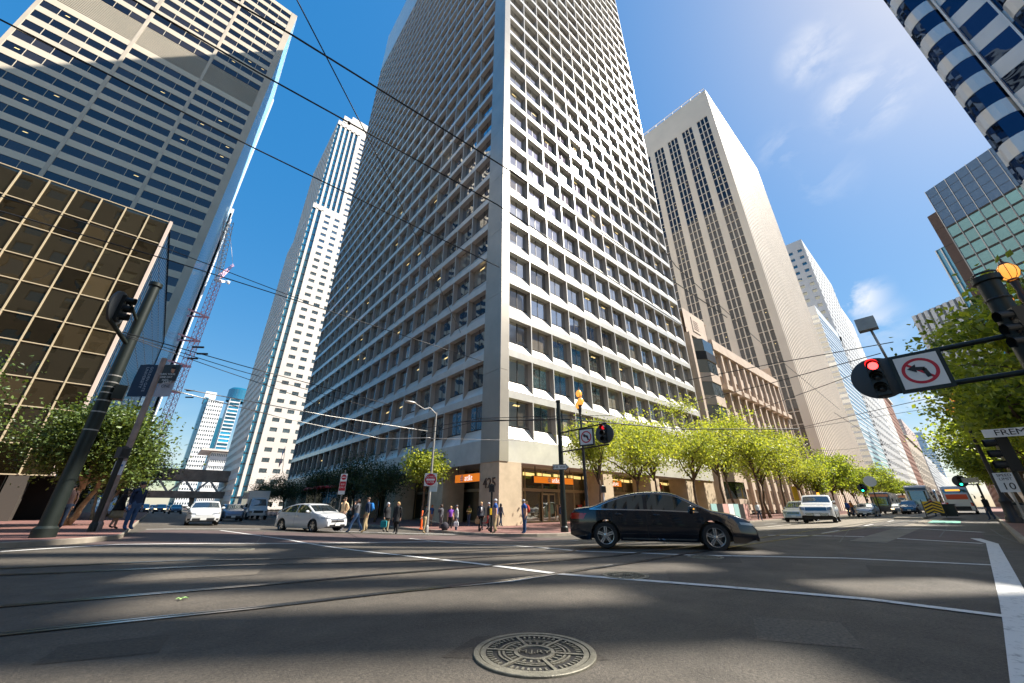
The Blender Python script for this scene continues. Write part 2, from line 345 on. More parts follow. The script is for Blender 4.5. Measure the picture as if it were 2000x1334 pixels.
# ------------------------------------------------------------------ sidewalks with kerbs
def sidewalk(outer, inner, name='sidewalk', m=BRICK, h=.15, kw=.16):
    """outer: kerb polyline, inner: matching inner polyline; raised slab with a concrete kerb"""
    P = []; Q = []
    for i in range(len(outer)-1):
        L = (Vector(outer[i+1])-Vector(outer[i])).length; k = min(20, max(1, int(L/1.5)))
        for j in range(k):
            t = j/k; P.append(Vector(outer[i]).lerp(Vector(outer[i+1]), t)); Q.append(Vector(inner[i]).lerp(Vector(inner[i+1]), t))
    P.append(Vector(outer[-1])); Q.append(Vector(inner[-1]))
    b = MB(); V = []; F = []; K = 8
    ring = lambda p, q: [(p, -.05), (p, h)]
    n = len(P)
    for i in range(n):
        p, q_ = P[i], Q[i]; d = (q_-p).normalized(); pk = p+d*kw
        V.append((p.x, p.y, gz(p.x, p.y)-.05)); V.append((p.x+d.x*.015, p.y+d.y*.015, gz(p.x, p.y)+h-.02)); V.append((p.x+d.x*.04, p.y+d.y*.04, gz(p.x, p.y)+h)); V.append((pk.x, pk.y, gz(pk.x, pk.y)+h))
    F = [(4*i+j, 4*i+4+j, 4*i+5+j, 4*i+1+j) for i in range(n-1) for j in range(3)]
    b.mesh(V, F, CONC); V = []; F = []
    for i in range(n):
        p, q_ = P[i], Q[i]; d = (q_-p).normalized(); pk = p+d*kw
        for j in range(K+1):
            r = pk.lerp(q_, j/K); V.append((r.x, r.y, gz(r.x, r.y)+h))
    F = [(i*(K+1)+j, (i+1)*(K+1)+j, (i+1)*(K+1)+j+1, i*(K+1)+j+1) for i in range(n-1) for j in range(K)]
    b.mesh(V, F, m); o = b.build(name); tag(o, kind='structure'); return o
def arc(c, r, a0, a1, n=6): return [(c[0]+r*cos(radians(a0+(a1-a0)*i/n)), c[1]+r*sin(radians(a0+(a1-a0)*i/n))) for i in range(n+1)]
# central block corner
ac = arc((18.6, 20.6), 4.7, -90, -180)
outer = [(400, 15.6), (60, 15.6), (30, 15.6)]+ac+[(13.9, 30), (13.9, 400)]
inner = [(400, 40), (60, 30), (31, 30)]+[(28, 30)]*len(ac)+[(28, 33), (28, 400)]
sidewalk(outer, inner)
# left block
ac = arc((-3.6, 20.1), 3.0, -90, 0)
outer = [(-120, 16.6), (-15, 16.9)]+ac+[(-.6, 32), (-.5, 400)]
inner = [(-120, 60), (-18, 60)]+[(-16, 60)]*len(ac)+[(-15, 62), (-15, 400)]
sidewalk(outer, inner)
# near right block
outer = [(400, -.6), (60, -.6), (20, -.45), (17.6, -.6), (16.6, -1.3), (16.2, -2.6), (16, -60)][::-1]
inner = [(400, -30), (60, -30), (26, -30), (24, -30), (22, -30), (20, -30), (20, -60)][::-1]
sidewalk(outer, inner)
# streetcar boarding island down the street
sidewalk([(46, 3.3), (90, 3.3), (90, 5.0), (46, 5.0), (46, 3.3)][::-1], [(48, 4.1), (88, 4.1), (88, 4.2), (48, 4.2), (48, 4.1)][::-1], 'boarding_island', CONC)
# manhole covers
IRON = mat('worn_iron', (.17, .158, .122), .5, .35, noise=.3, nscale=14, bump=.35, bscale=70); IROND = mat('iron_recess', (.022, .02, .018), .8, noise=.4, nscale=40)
def manhole(p, R, label, full=True):
    z = gz(*p); t = thing('manhole_cover', label, 'manhole cover', (p[0], p[1], z))
    b = MB(); b.lathe([(R, -.02), (R, .012), (R-.004, .016), (R*.905, .016), (R*.90, .010), (R*.90, -.01)], IRON, 64); b.build('rim', t, True, angle=40)
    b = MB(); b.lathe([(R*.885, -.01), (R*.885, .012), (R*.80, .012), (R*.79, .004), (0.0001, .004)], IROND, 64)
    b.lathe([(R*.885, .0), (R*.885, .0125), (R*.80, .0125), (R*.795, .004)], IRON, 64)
    if full:
        b.lathe([(R*.34, .004), (R*.335, .0125), (R*.275, .0125), (R*.27, .004)], IRON, 48)
        for k in range(6):
            a = radians(9+k*60); d = Vector((cos(a), sin(a), 0))
            b.bar(d*R*.33+Vector((0, 0, .008)), d*R*.81+Vector((0, 0, .008)), R*.055, .011, IRON)
        for k in range(6):
            for (r0, n, kind) in ((.38, 3, 'r'), (.505, 3, 't'), (.575, 3, 't'), (.70, 7, 'r')):
                for j in range(n):
                    a = radians(9+k*60+60*(j+.5+.0)/n*.80+6); d = Vector((cos(a), sin(a), 0)); q = Vector((-sin(a), cos(a), 0)); c = d*R*r0+Vector((0, 0, .0075))
                    if kind == 'r': b.bar(c-d*R*.015+(-d*R*.0 if r0 > .5 else d*R*.0), c+d*R*(.075 if r0 > .5 else .085), R*.034, .009, IRON)
                    else: b.bar(c-q*R*.075*r0/.5, c+q*R*.075*r0/.5, R*.034, .009, IRON)
    else:
        for i in range(-7, 8):
            for j in range(-7, 8):
                x, y = i*R*.1, j*R*.1
                if math.hypot(x, y) < R*.75: b.box((x, y, .007), (R*.06, R*.06, .008), IRON)
    lid = b.build('lid', t)
    if full:
        a = HEAD-pi/2
        text('M.J.RY', R*.20, IRON, lid, frame_m((0, 0, .0105), (cos(a-.08), sin(a-.08), 0), (-sin(a-.08), cos(a-.08), 0)), ext=.003)
    return t
manhole((2.42, 2.52), .455, 'round iron manhole cover in the foreground with six spoked sections and lettered hub')
manhole(G2((1222, 1125))[0], .36, 'round manhole cover beside the white crosswalk line in front of the black sedan')
manhole(G2((1378, 1089))[0], .36, 'dark manhole cover on the asphalt under the front wheel of the black sedan', False)
manhole(G2((462, 1074))[0], .42, 'dark manhole cover in the road near the left corner', False)
# asphalt repairs and stains
PA = mat('asphalt_repair', (.050, .041, .031), .75, noise=.5, nscale=34, bump=.4, bscale=60); PB = mat('asphalt_faded', (.105, .088, .068), .8, noise=.5, nscale=34, bump=.4, bscale=60)
for quad_, m_ in ((((860, 1285), (930, 1243), (1110, 1243), (1190, 1290)), PA), (((1290, 1098), (1330, 1083), (1440, 1084), (1450, 1100)), PA), (((1130, 1140), (1150, 1112), (1300, 1114), (1310, 1142)), PB), (((200, 1140), (260, 1122), (520, 1104), (500, 1122)), PB), (((1480, 1250), (1470, 1205), (1640, 1216), (1690, 1268)), PB), (((1700, 1120), (1690, 1104), (1830, 1110), (1850, 1128)), PA), (((60, 1300), (120, 1262), (330, 1240), (310, 1275)), PA)):
    patch('road_patch', G2(*quad_), m_, .0025)
# small litter leaf
b = MB(); p = onG(356, 1172); LG = mat('litter_leaf', (.25, .42, .14), .7)
for k in range(5): a = k*1.3; b.face([p+Vector((0, 0, .02)), p+Vector((.05*cos(a), .05*sin(a), .03)), p+Vector((.07*cos(a+.4), .07*sin(a+.4), .016)), p+Vector((.03*cos(a+.9), .03*sin(a+.9), .03))], LG)
tag(b.build('fallen_leaf'), 'small pale green leaf lying on the road between the tram rails', 'leaf')
# ------------------------------------------------------------------ buildings
class Bld:
    def __init__(s, name, label, loc=(0, 0, 0), cat='building'):
        s.t = thing(name, label, cat, loc); s.loc = Vector(loc); s.p = {}; s.w = []; s.sub = []
    def part(s, n='wall'):
        if n not in s.p: s.p[n] = MB()
        return s.p[n]
    def win(s, faces):  # faces: list of (pts, mat)
        c = faces[0][0]; m = sum((Vector(q) for q in c), Vector())/len(c)
        s.w.append(((m-C0).length, faces))
    def done(s, smooth=()):
        r = {}
        for n, b in s.p.items():
            b.v = [tuple(Vector(v)-s.loc) for v in b.v]; r[n] = b.build(n, s.t, n in smooth, angle=35 if n in smooth else None)
        s.w.sort(key=lambda a: a[0])
        for k, (d, fc) in enumerate(s.w[:100]):
            b = MB(); rr = random.random()
            for pts, m in fc: b.face([Vector(q)-s.loc for q in pts], m, rr)
            b.build('window', s.t)
        if len(s.w) > 100:
            b = MB()
            for d, fc in s.w[100:]:
                rr = random.random()
                for pts, m in fc: b.face([Vector(q)-s.loc for q in pts], m, rr)
            o = b.build('window', s.t); o['kind'] = 'stuff'
        return r
class Fr:
    """facade frame: origin, horizontal direction, outward normal"""
    def __init__(s, O, u): s.O = Vector((O[0], O[1], 0)); s.u = Vector((u[0], u[1], 0)).normalized(); s.n = Vector((s.u.y, -s.u.x, 0))
    def __call__(s, a, z, d=0): return s.O+s.u*a-s.n*d+Vector((0, 0, z))
def quad(b, F, a0, a1, z0, z1, d, m): b.face([F(a0, z0, d), F(a1, z0, d), F(a1, z1, d), F(a0, z1, d)], m)
def fbox(b, F, a0, a1, z0, z1, d0, d1, m):
    """box on a facade, d0 nearest the street"""
    quad(b, F, a0, a1, z0, z1, d0, m)
    b.face([F(a0, z0, d1), F(a0, z0, d0), F(a0, z1, d0), F(a0, z1, d1)], m); b.face([F(a1, z0, d0), F(a1, z0, d1), F(a1, z1, d1), F(a1, z1, d0)], m)
    b.face([F(a0, z0, d1), F(a1, z0, d1), F(a1, z0, d0), F(a0, z0, d0)], m); b.face([F(a0, z1, d0), F(a1, z1, d0), F(a1, z1, d1), F(a0, z1, d1)], m)
def gridf(B, F, W, z0, fh, nf, nb, wm, gm, wx=(.2, .8), wz=(.25, .8), dep=.3, mull=1, fm=None, a0=0, part='wall', skip=None, gpick=None, lit=0, frm=.05, skiprow=None):
    """wall of nf x nb cells with recessed windows"""
    b = B.part(part); cw = W/nb
    for k in range(nf):
        zb = z0+k*fh
        for j in range(nb):
            A = a0+j*cw
            if (skip and skip(k, j)): quad(b, F, A, A+cw, zb, zb+fh, 0, wm); continue
            x0, x1, y0, y1 = A+cw*wx[0], A+cw*wx[1], zb+fh*wz[0], zb+fh*wz[1]
            quad(b, F, A, A+cw, zb, y0, 0, wm); quad(b, F, A, A+cw, y1, zb+fh, 0, wm)
            if wx[0] > 0: quad(b, F, A, x0, y0, y1, 0, wm)
            if wx[1] < 1: quad(b, F, x1, A+cw, y0, y1, 0, wm)
            if dep:
                b.face([F(x0, y0, 0), F(x1, y0, 0), F(x1, y0, dep), F(x0, y0, dep)], wm); b.face([F(x0, y1, dep), F(x1, y1, dep), F(x1, y1, 0), F(x0, y1, 0)], wm)
                if wx[0] > 0 or wx[1] < 1:
                    b.face([F(x0, y0, 0), F(x0, y0, dep), F(x0, y1, dep), F(x0, y1, 0)], wm); b.face([F(x1, y0, dep), F(x1, y0, 0), F(x1, y1, 0), F(x1, y1, dep)], wm)
            g = gpick(k, j) if gpick else gm
            fc = [([F(x0, y0, dep), F(x1, y0, dep), F(x1, y1, dep), F(x0, y1, dep)], g)]
            if mull and fm:
                for i in range(1, mull+1):
                    xm = x0+(x1-x0)*i/(mull+1); fc.append(([F(xm-frm/2, y0, dep-.02), F(xm+frm/2, y0, dep-.02), F(xm+frm/2, y1, dep-.02), F(xm-frm/2, y1, dep-.02)], fm))
            if lit and random.random() < lit:
                xa = x0+(x1-x0)*random.uniform(.15, .5); za = y0+(y1-y0)*random.uniform(.45, .75)
                fc.append(([F(xa, za, dep-.01), F(xa+(x1-x0)*.25, za, dep-.01), F(xa+(x1-x0)*.3, za+fh*.05, dep-.01), F(xa+(x1-x0)*.05, za+fh*.05, dep-.01)], LAMPY))
            B.win(fc)
def blind_quads(*a): pass
LAMPY = mat('office_ceiling_lamp', (.8, .6, .28), .6, emit=.5, ecol=(1, .74, .3))
def shell(B, x0, x1, y0, y1, z0, z1, m, faces='NSEW', part='wall', roof=True, rm=None):
    b = B.part(part)
    if 'S' in faces: b.face([(x0, y0, z0), (x1, y0, z0), (x1, y0, z1), (x0, y0, z1)], m)
    if 'N' in faces: b.face([(x1, y1, z0), (x0, y1, z0), (x0, y1, z1), (x1, y1, z1)], m)
    if 'W' in faces: b.face([(x0, y1, z0), (x0, y0, z0), (x0, y0, z1), (x0, y1, z1)], m)
    if 'E' in faces: b.face([(x1, y0, z0), (x1, y1, z0), (x1, y1, z1), (x1, y0, z1)], m)
    if roof: B.part('roof').face([(x0, y0, z1), (x1, y0, z1), (x1, y1, z1), (x0, y1, z1)], rm or m)
ALU = mat('pale_panel', (.72, .69, .63), .30, .35, noise=.11, nscale=.7, spec=.6); JAMB = mat('dark_jamb', (.34, .30, .26), .5, .2); ALUC = mat('corner_panel', (.46, .42, .36), .32, .45, noise=.12, nscale=.3)  # jamb colour is darker than the pale panels
BRONZE = mat('bronze_frame', (.035, .03, .026), .4, .3); SOFF = mat('soffit', (.55, .53, .49), .7)
G425 = glass('tower_glass', (.035, .031, .027), .48, (.92, .95, 1.0), wob=.35, wsc=.5); G425B = glass('tower_glass_blinds', (.16, .135, .10), .24, (.95, .96, 1), wob=.35, wsc=.5)
TRAV = mat('beige_stone_pier', (.52, .41, .28), .8, noise=.14, nscale=1.2, bump=.2, bscale=12)
GROUND = mat('ground_floor_glass_frame', (.48, .38, .24), .45, .3)
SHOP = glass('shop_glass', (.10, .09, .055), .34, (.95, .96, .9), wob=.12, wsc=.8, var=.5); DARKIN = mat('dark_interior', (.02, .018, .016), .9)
# ---- central office tower
X0, Y0, X1, Y1 = 20.1, 24.6, 60.8, 97.6
HEADZ, FH, NF, TOP = 9.92, 3.995, 36, 172.0
B = Bld('office_tower', 'tall pale gridded office tower on the central corner with a grey corner pier', (40, 60, -.4))
def deep_facade(F, W, first, bw, nb, G425=G425):
    b = B.part('facade_panel'); D = .55; fh = FH
    fins = [first+bw*i for i in range(nb+1)]; ed = [0.0 if False else first-bw]+fins[0:]
    for k in range(NF):
        hd = HEADZ+k*fh; gh = 2.30 if k else 2.75; sl = 1.0
        gb = hd-gh if k else hd-2.45; sb = gb-.98 if k else gb-1.1
        fbz = hd-fh if k else 4.43
        for j in range(nb):
            a0, a1 = fins[j], fins[j+1]
            ft = .06
            # fascia, sill slope and soffit
            b.face([F(a0, fbz, 0), F(a1, fbz, 0), F(a1, sb, 0), F(a0, sb, 0)], ALU, .5)
            b.face([F(a0+ft, sb, .0), F(a1-ft, sb, .0), F(a1-ft, gb, D), F(a0+ft, gb, D)], ALU, .5)
            b.face([F(a0+ft, hd, D), F(a1-ft, hd, D), F(a1-ft, hd, 0), F(a0+ft, hd, 0)], ALU, .5)
            g = G425 if random.random() < .68 else G425B
            fc = [([F(a0+.1, gb, D-.0), F(a1-.1, gb, D), F(a1-.1, hd-.02, D), F(a0+.1, hd-.02, D)], g)]
            xm = (a0+a1)/2
            if random.random() < .3:   # blinds partly down on one half
                h_ = random.choice((.35, .5, .8)); s_ = random.choice((0, 1)); xa, xb = (a0+.25, xm) if s_ else (xm, a1-.25)
                fc.append(([F(xa, hd-.02-gh*h_, D-.012), F(xb, hd-.02-gh*h_, D-.012), F(xb, hd-.02, D-.012), F(xa, hd-.02, D-.012)], G425B))
            fc.append(([F(xm-.035, gb, D-.05), F(xm+.035, gb, D-.05), F(xm+.035, hd, D-.05), F(xm-.035, hd, D-.05)], BRONZE))
            fc.append(([F(a0+.13, gb, D-.04), F(a1-.13, gb, D-.04), F(a1-.13, gb+.08, D-.04), F(a0+.13, gb+.08, D-.04)], BRONZE))
            if k < 12 and random.random() < .16:
                xa = a0+.3+random.random()*(bw-1.6); za = hd-.3-random.random()*.9
                fc.append(([F(xa, za-.16, D-.02), F(xa+.75, za-.16, D-.02), F(xa+.95, za, D-.02), F(xa+.2, za, D-.02)], LAMPY))
            B.win(fc)
    for a in fins:   # vertical blades, full height
        for k in range(NF):
            hd = HEADZ+k*fh; gb = hd-2.3 if k else hd-2.45; sb = gb-.98 if k else gb-1.1; fb = hd-fh if k else 4.43
            # blade between glass and facade plane; tapered so its foot dies into the sill slope
            b.face([F(a-.055, sb, 0), F(a+.055, sb, 0), F(a+.055, hd, 0), F(a-.055, hd, 0)], ALU, .5)
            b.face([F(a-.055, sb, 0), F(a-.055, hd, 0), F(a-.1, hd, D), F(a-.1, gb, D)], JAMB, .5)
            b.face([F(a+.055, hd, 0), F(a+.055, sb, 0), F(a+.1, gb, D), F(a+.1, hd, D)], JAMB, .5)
    return fins
FS = Fr((X0, Y0), (1, 0)); fins = deep_facade(FS, X1-X0, 0.95, 3.045, 13, glass('tower_glass_front', (.05, .045, .04), .50, (.97, .98, 1.0), wob=.3, wsc=.5, rough=.07))
FW = Fr((X0, Y1), (0, -1)); LW = Y1-Y0; Lf = LW-2.5; deep_facade(FW, LW, .05, (Lf-.05)/21, 21)
b = B.part('facade_panel'); zt = HEADZ+(NF-1)*FH
for F_, W_ in ((FS, X1-X0), (FW, LW-2.5)):
    n = int(W_/3.2)
    for j in range(n): quad(b, F_, W_*j/n, W_*(j+1)/n-.03, zt, TOP, .0, ALU)
    quad(b, F_, 0, W_, zt, TOP, .03, BRONZE)
quad(b, FS, 40.545, 40.7, 4.43, TOP, 0, ALU)
shell(B, X0+.96, X1, Y0+.96, Y1, 4.43, TOP-.01, ALU, 'NE', 'facade_panel')
# corner pier
c = B.part('corner_pier'); z = 4.43
while z < TOP:
    z2 = min(z+7.98, TOP); fbox(c, FW, LW-2.5, LW+.08, z, z2-.03, -.08, .9, ALUC); z = z2
fbox(c, FW, LW-2.6, LW+.02, -.6, 4.43, -.02, 2.4, TRAV)
# ground floor: piers, soffit, recessed shopfront
s_ = B.part('soffit'); s_.face([(X0, Y0, 4.43), (X0, Y1, 4.43), (X0+3.2, Y1, 4.43), (X0+3.2, Y0, 4.43)], SOFF); s_.face([(X0+3.2, Y0, 4.43), (X0+3.2, Y0+3.2, 4.43), (X1, Y0+3.2, 4.43), (X1, Y0, 4.43)], SOFF)
piers = [(14.0, 15.6), (23.2, 25.2), (32.2, 34.2), (37.6, 40.7)]
def pier(F, a0, a1, d0=.15, d1=2.6):
    q = MB(); fbox(q, F, a0, a1, -.9, 4.43, d0, d1, TRAV); q.v = [tuple(Vector(v)-B.loc) for v in q.v]; q.build('pier', B.t)
for a0, a1 in piers: pier(FS, a0, a1)
for k in range(7): a = LW-2.5-6.2-k*10.2; pier(FW, a-2.6, a)
sf = B.part('shopfront'); LITW = mat('lit_shop_ceiling', (.9, .7, .3), .5, emit=.5, ecol=(1, .72, .25))
def shopfront(F, a0, a1, dd, seg):
    q = sf; n = max(1, round((a1-a0)/seg)); s = (a1-a0)/n
    for j in range(n):
        A = a0+j*s
        for (za, zb) in ((-.3, 2.35), (2.62, 4.3)):
            q.face([F(A+.06, za, dd), F(A+s-.06, za, dd), F(A+s-.06, zb, dd), F(A+.06, zb, dd)], SHOP)
        fbox(q, F, A-.05, A+.05, -.9, 4.43, dd-.1, dd+.1, GROUND)
    fbox(q, F, a0, a1, 2.35, 2.62, dd-.12, dd+.1, GROUND); fbox(q, F, a0, a1, -.9, -.2, dd-.08, dd+.1, GROUND); fbox(q, F, a0, a1, 4.3, 4.43, dd-.08, dd+.1, GROUND)
shopfront(FS, 3.2, 40.5, 3.0, 2.3)
for A in [4.9+2.33*i for i in range(15)]: sf.face([FS(A, 3.75, 2.93), FS(A+1.9, 3.7, 2.93), FS(A+1.9, 3.98, 2.93), FS(A, 4.05, 2.93)], LITW)
shopfront(FW, .2, LW-3.0, 3.2, 3.4)
qd = MB(); fbox(qd, FS, 3.2, 4.6, -.9, 4.43, 2.2, 3.3, TRAV); qd.v = [tuple(Vector(v)-B.loc) for v in qd.v]; qd.build('pier', B.t)
# shop door leaves
for da in (7.6, 8.55):
    q = MB(); FF = FS; fbox(q, FF, da, da+.9, -.4, 2.2, 2.78, 2.86, GROUND); quad(q, FF, da+.12, da+.78, -.2, 2.05, 2.77, SHOP); fbox(q, FF, da+.75, da+.79, .6, 1.3, 2.70, 2.76, STEEL)
    q.v = [tuple(Vector(v)-B.loc) for v in q.v]; q.build('door', B.t)
# posters in the shop window
PST = [mat('poster_orange', (.75, .28, .08), .6), mat('poster_teal', (.08, .35, .38), .6), mat('poster_cream', (.6, .5, .36), .6), mat('poster_red', (.5, .05, .04), .6)]
for k, (a, z, w_, h_) in enumerate(((11.8+2.2, .3, .5, 1.3), (14.8, .0, .8, .9), (15.8, .5, .5, 1.2), (12.9, .2, .7, 1.0), (14.9, 1.0, .6, .6), (16.6, .1, .5, 1.5), (5.3, .3, .5, 1.2))):
    q = MB(); quad(q, FS, a, a+w_, z, z+h_, 2.85, PST[k % 4]); q.v = [tuple(Vector(v)-B.loc) for v in q.v]; q.build('poster', B.t)
# address number on the corner pier and sign boxes
ORG = mat('orange_sign', (.85, .22, .015), .5, emit=.25, ecol=(1, .25, .02)); SW = mat('sign_white', (.8, .8, .78), .5); SB = mat('sign_blue', (.02, .16, .45), .5); SRED = mat('sign_red', (.55, .02, .02), .5); NUM = mat('number_bronze', (.14, .09, .07), .4, .5); DGREY = mat('dark_box', (.05, .05, .05), .6)
num = text('425', 1.15, NUM, B.t, frame_m(FW(LW-1.2, 2.75, -.06)-B.loc, (0, -1, 0), (0, 0, 1)), 'address_number', ext=.03)
B.done(); TOWER = B
def signbox(F, a0, a1, z0, z1, d0, label, m, txt=None, globe=True, loc=None):
    o = F((a0+a1)/2, z0, d0); t = thing('shop_sign', label, 'sign', o); q = MB(); L = Vector(o)
    fbox(q, F, a0, a1, z0, z1, d0, d0+.3, DGREY); quad(q, F, a0+.05, a1-.05, z0+.05, z1-.05, d0-.004, m); q.v = [tuple(Vector(v)-L) for v in q.v]; q.build('box', t)
    q = MB(); fbox(q, F, a0+.3, a0+.36, z1, 4.43, d0+.1, d0+.16, DGREY); fbox(q, F, a1-.36, a1-.3, z1, 4.43, d0+.1, d0+.16, DGREY); q.v = [tuple(Vector(v)-L) for v in q.v]; q.build('hanger', t)
    h = z1-z0
    if txt: text(txt, h*.92, mat('sign_letters_lit', (.85, .85, .82), .5, emit=.5),  t, frame_m(F((a0+a1)/2+h*.25, (z0+z1)/2, d0-.012)-L, F.u, (0, 0, 1)))
    if globe and txt:
        q = MB(); c_ = F((a0+a1)/2-h*1.05, (z0+z1)/2, d0-.01)
        for i in range(6):
            zz = -h*.3+i*h*.12; ww = sqrt(max(.001, (h*.34)**2-zz*zz)); q.bar(c_+Vector((0, 0, zz))-F.u*ww, c_+Vector((0, 0, zz))+F.u*ww*(.6+.4*(i % 2)), .02, h*.075, SB if i % 2 else SW)
        q.v = [tuple(Vector(v)-L) for v in q.v]; q.build('emblem', t)
    return t
signbox(FW, LW-2.6-4.0, LW-2.62, 2.95, 3.72, .1, 'orange shop sign on the shaded left face beside the grey corner pier', ORG, 'at&t')
signbox(FS, 5.0, 10.5, 2.95, 3.6, 1.2, 'wide orange shop sign behind the traffic signal pole on the sunny front', ORG, 'at&t')
signbox(FS, 16.1, 18.8, 3.0, 3.7, 1.2, 'small orange shop sign under the trees, right of the wide one', ORG, 'at&t')
signbox(FS, 23.6, 27.6, 3.0, 3.75, 1.2, 'red shop sign under the trees on the tower front', SRED, None)
# ---- low bronze glass building, left corner
BK = 42.0; XC = -6.02
def gridglass(B, F, cols, rows, g1, g2, mm, mw=.09, part='curtain_wall', lit=.0):
    b = B.part(part)
    for k in range(len(rows)-1):
        for j in range(len(cols)-1):
            g = g1 if k % 2 else g2
            fc = [([F(cols[j]+mw/2, rows[k]+mw/2, .05), F(cols[j+1]-mw/2, rows[k]+mw/2, .05), F(cols[j+1]-mw/2, rows[k+1]-mw/2, .05), F(cols[j]+mw/2, rows[k+1]-mw/2, .05)], g)]
            if k % 2 == 0 and random.random() < lit:
                A = cols[j]+.2; fc.append(([F(A, rows[k]+.5, .03), F(A+.5, rows[k]+.5, .03), F(A+.75, rows[k]+1.3, .03), F(A+.25, rows[k]+1.3, .03)], LAMPY))
            B.win(fc)
    for c_ in cols: fbox(b, F, c_-mw/2, c_+mw/2, rows[0], rows[-1], -.06, .1, mm)
    for r_ in rows:
        for j in range(len(cols)-1): fbox(b, F, cols[j]+mw/2, cols[j+1]-mw/2, r_-mw/2, r_+mw/2, -.02, .1, mm)
BRG = glass('bronze_glass', (.026, .019, .010), .09, (.9, .8, .6), wob=.25, wsc=.6, var=.9); BRS = glass('bronze_spandrel', (.022, .018, .011), .10, (1, .9, .7), wob=.1, var=.2); CREAM = mat('cream_mullion', (.50, .41, .27), .5)
BLG = glass('sky_blue_glass', (.10, .42, .70), .10, (.7, .9, 1), wob=.1, var=.2, top=.35)  # sky reflection put into the base blue, mirror share kept low
B = Bld('low_glass_building', 'low bronze glass building with a cream mullion grid on the left corner', (-40, 60, 0))
F = Fr((XC-60, BK), (1, 0)); cols = [60-1.52*i for i in range(39, -1, -1)]; rows = [25.5]
while rows[-1] > 5: rows.append(rows[-1]-2.5); rows.append(rows[-1]-2.0)
rows = rows[::-1]
if len(rows) % 2 == 0: rows = rows
gridglass(B, F, cols, rows, BRS, BRG, CREAM, .075, lit=.10)
F2 = Fr((XC, BK), (0, 1)); rr = [rows[-1]-1.5*0]; L2 = 37.0
b = B.part('side_curtain_wall')
quad(b, F2, 0, L2, rows[0], 25.5, .12, BLG)
for k in range(37): a = .3+k*1.0; fbox(b, F2, a-.10, a+.10, rows[0], 25.5, .108, .119, mat('slim_white_mullion', (.7, .75, .78), .4))
for r_ in rows: fbox(b, F2, .3, L2, r_-.05, r_+.05, .10, .115, BRONZE)
fbox(b, F2, -.08, .3, rows[0], 25.6, -.1, .1, mat('pinkish_trim', (.62, .5, .42), .5))
shell(B, XC-60, XC, BK+.1, BK+L2, rows[0], 25.45, BRONZE, 'NW', 'wall')
bb = B.part('plinth')
for k in range(12): fbox(bb, F, 59-k*5.2-.9, 59-k*5.2, -.6, rows[0], .0, .9, mat('dark_stone_pier', (.07, .06, .05), .5))
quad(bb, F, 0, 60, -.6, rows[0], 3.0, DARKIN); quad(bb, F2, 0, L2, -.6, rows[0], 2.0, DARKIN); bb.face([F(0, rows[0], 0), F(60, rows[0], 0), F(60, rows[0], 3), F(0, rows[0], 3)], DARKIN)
B.done()
# ---- banded tower behind it
LY = 101.0; s9 = LY/50
LXE = -3.94*s9; LXW = onY(0, 75, LY).x
CREAMP = mat('banded_panel', (.66, .57, .44), .55, noise=.08, nscale=.15); GREYP = mat('banded_pier', (.55, .47, .37), .6, noise=.1, nscale=.2)
BG = glass('banded_glass', (.018, .015, .014), .10, (.6, .62, .68), wob=.25, wsc=.3)
B = Bld('banded_tower', 'tall cream tower with horizontal window bands and louvred floors, half in shadow, upper left', (-25, 110, 0))
F = Fr((LXW, LY), (1, 0)); WT = LXE-LXW; zr = [onY(380.7, 170.9, LY).z-0.2]; fh = 3.70; ztop = onY(578, 40, LY).z
piers_a = [onY(79.4, 341.7, LY).x-LXW, onY(260.8, 400, LY).x-LXW]
bays = [(0.6, piers_a[0]-.3, 5), (piers_a[0]+.3, piers_a[1]-.3, 4), (piers_a[1]+.3, WT-1.5, 4)]
zb0 = zr[0]-fh*24; nfl = int((ztop-zb0)/fh)+1
louv = onY(269.8, 63, LY).z
b = B.part('wall'); LOUV = mat('louvre_dark', (.05, .05, .05), .7)
for k in range(nfl):
    zb = zb0+k*fh
    for (a0, a1, n) in bays:
        isl = abs(zb+fh/2-louv) < fh*1.05
        if isl:
            for i in range(8):
                quad(b, F, a0, a1, zb+i*fh/8, zb+i*fh/8+fh/16, 0, CREAMP); quad(b, F, a0, a1, zb+i*fh/8+fh/16, zb+(i+1)*fh/8, .25, LOUV)
        else: gridf(B, F, a1-a0, zb, fh, 1, n, CREAMP, BG, (.012, .988), (.0, .56), .10, 0, None, a0, lit=.07)
for a0, a1 in ((0, .6), (piers_a[0]-.3, piers_a[0]+.3), (piers_a[1]-.3, piers_a[1]+.3), (WT-1.5, WT-.02)): fbox(b, F, a0, a1, 0, zb0+nfl*fh, -.05, .3, GREYP)
F2 = Fr((LXE, LY), (0, 1)); pr = onX(498, 286, LXE); LS = pr.y-LY
quad(b, F2, 0, LS, 0, zb0+nfl*fh, .03, BLG)
WM = mat('white_mullion', (.75, .77, .8), .45)
fbox(b, F2, 0.02, .6, 0, zb0+nfl*fh, 0, .4, GREYP)
for k in range(1, 14): a = LS*k/14; fbox(b, F2, a-.3, a+.3, 0, zb0+nfl*fh, .015, .3, WM)
fbox(b, F2, LS-1.6, LS, 0, zb0+nfl*fh, -.25, .4, WM); fbox(b, F2, .6, LS-1.6, zb0+nfl*fh-1.2, zb0+nfl*fh+.3, -.02, .4, WM)
shell(B, LXW, LXE-.3, LY+.05, LY+LS, 0, zb0+nfl*fh, CREAMP, 'NW'); B.done()
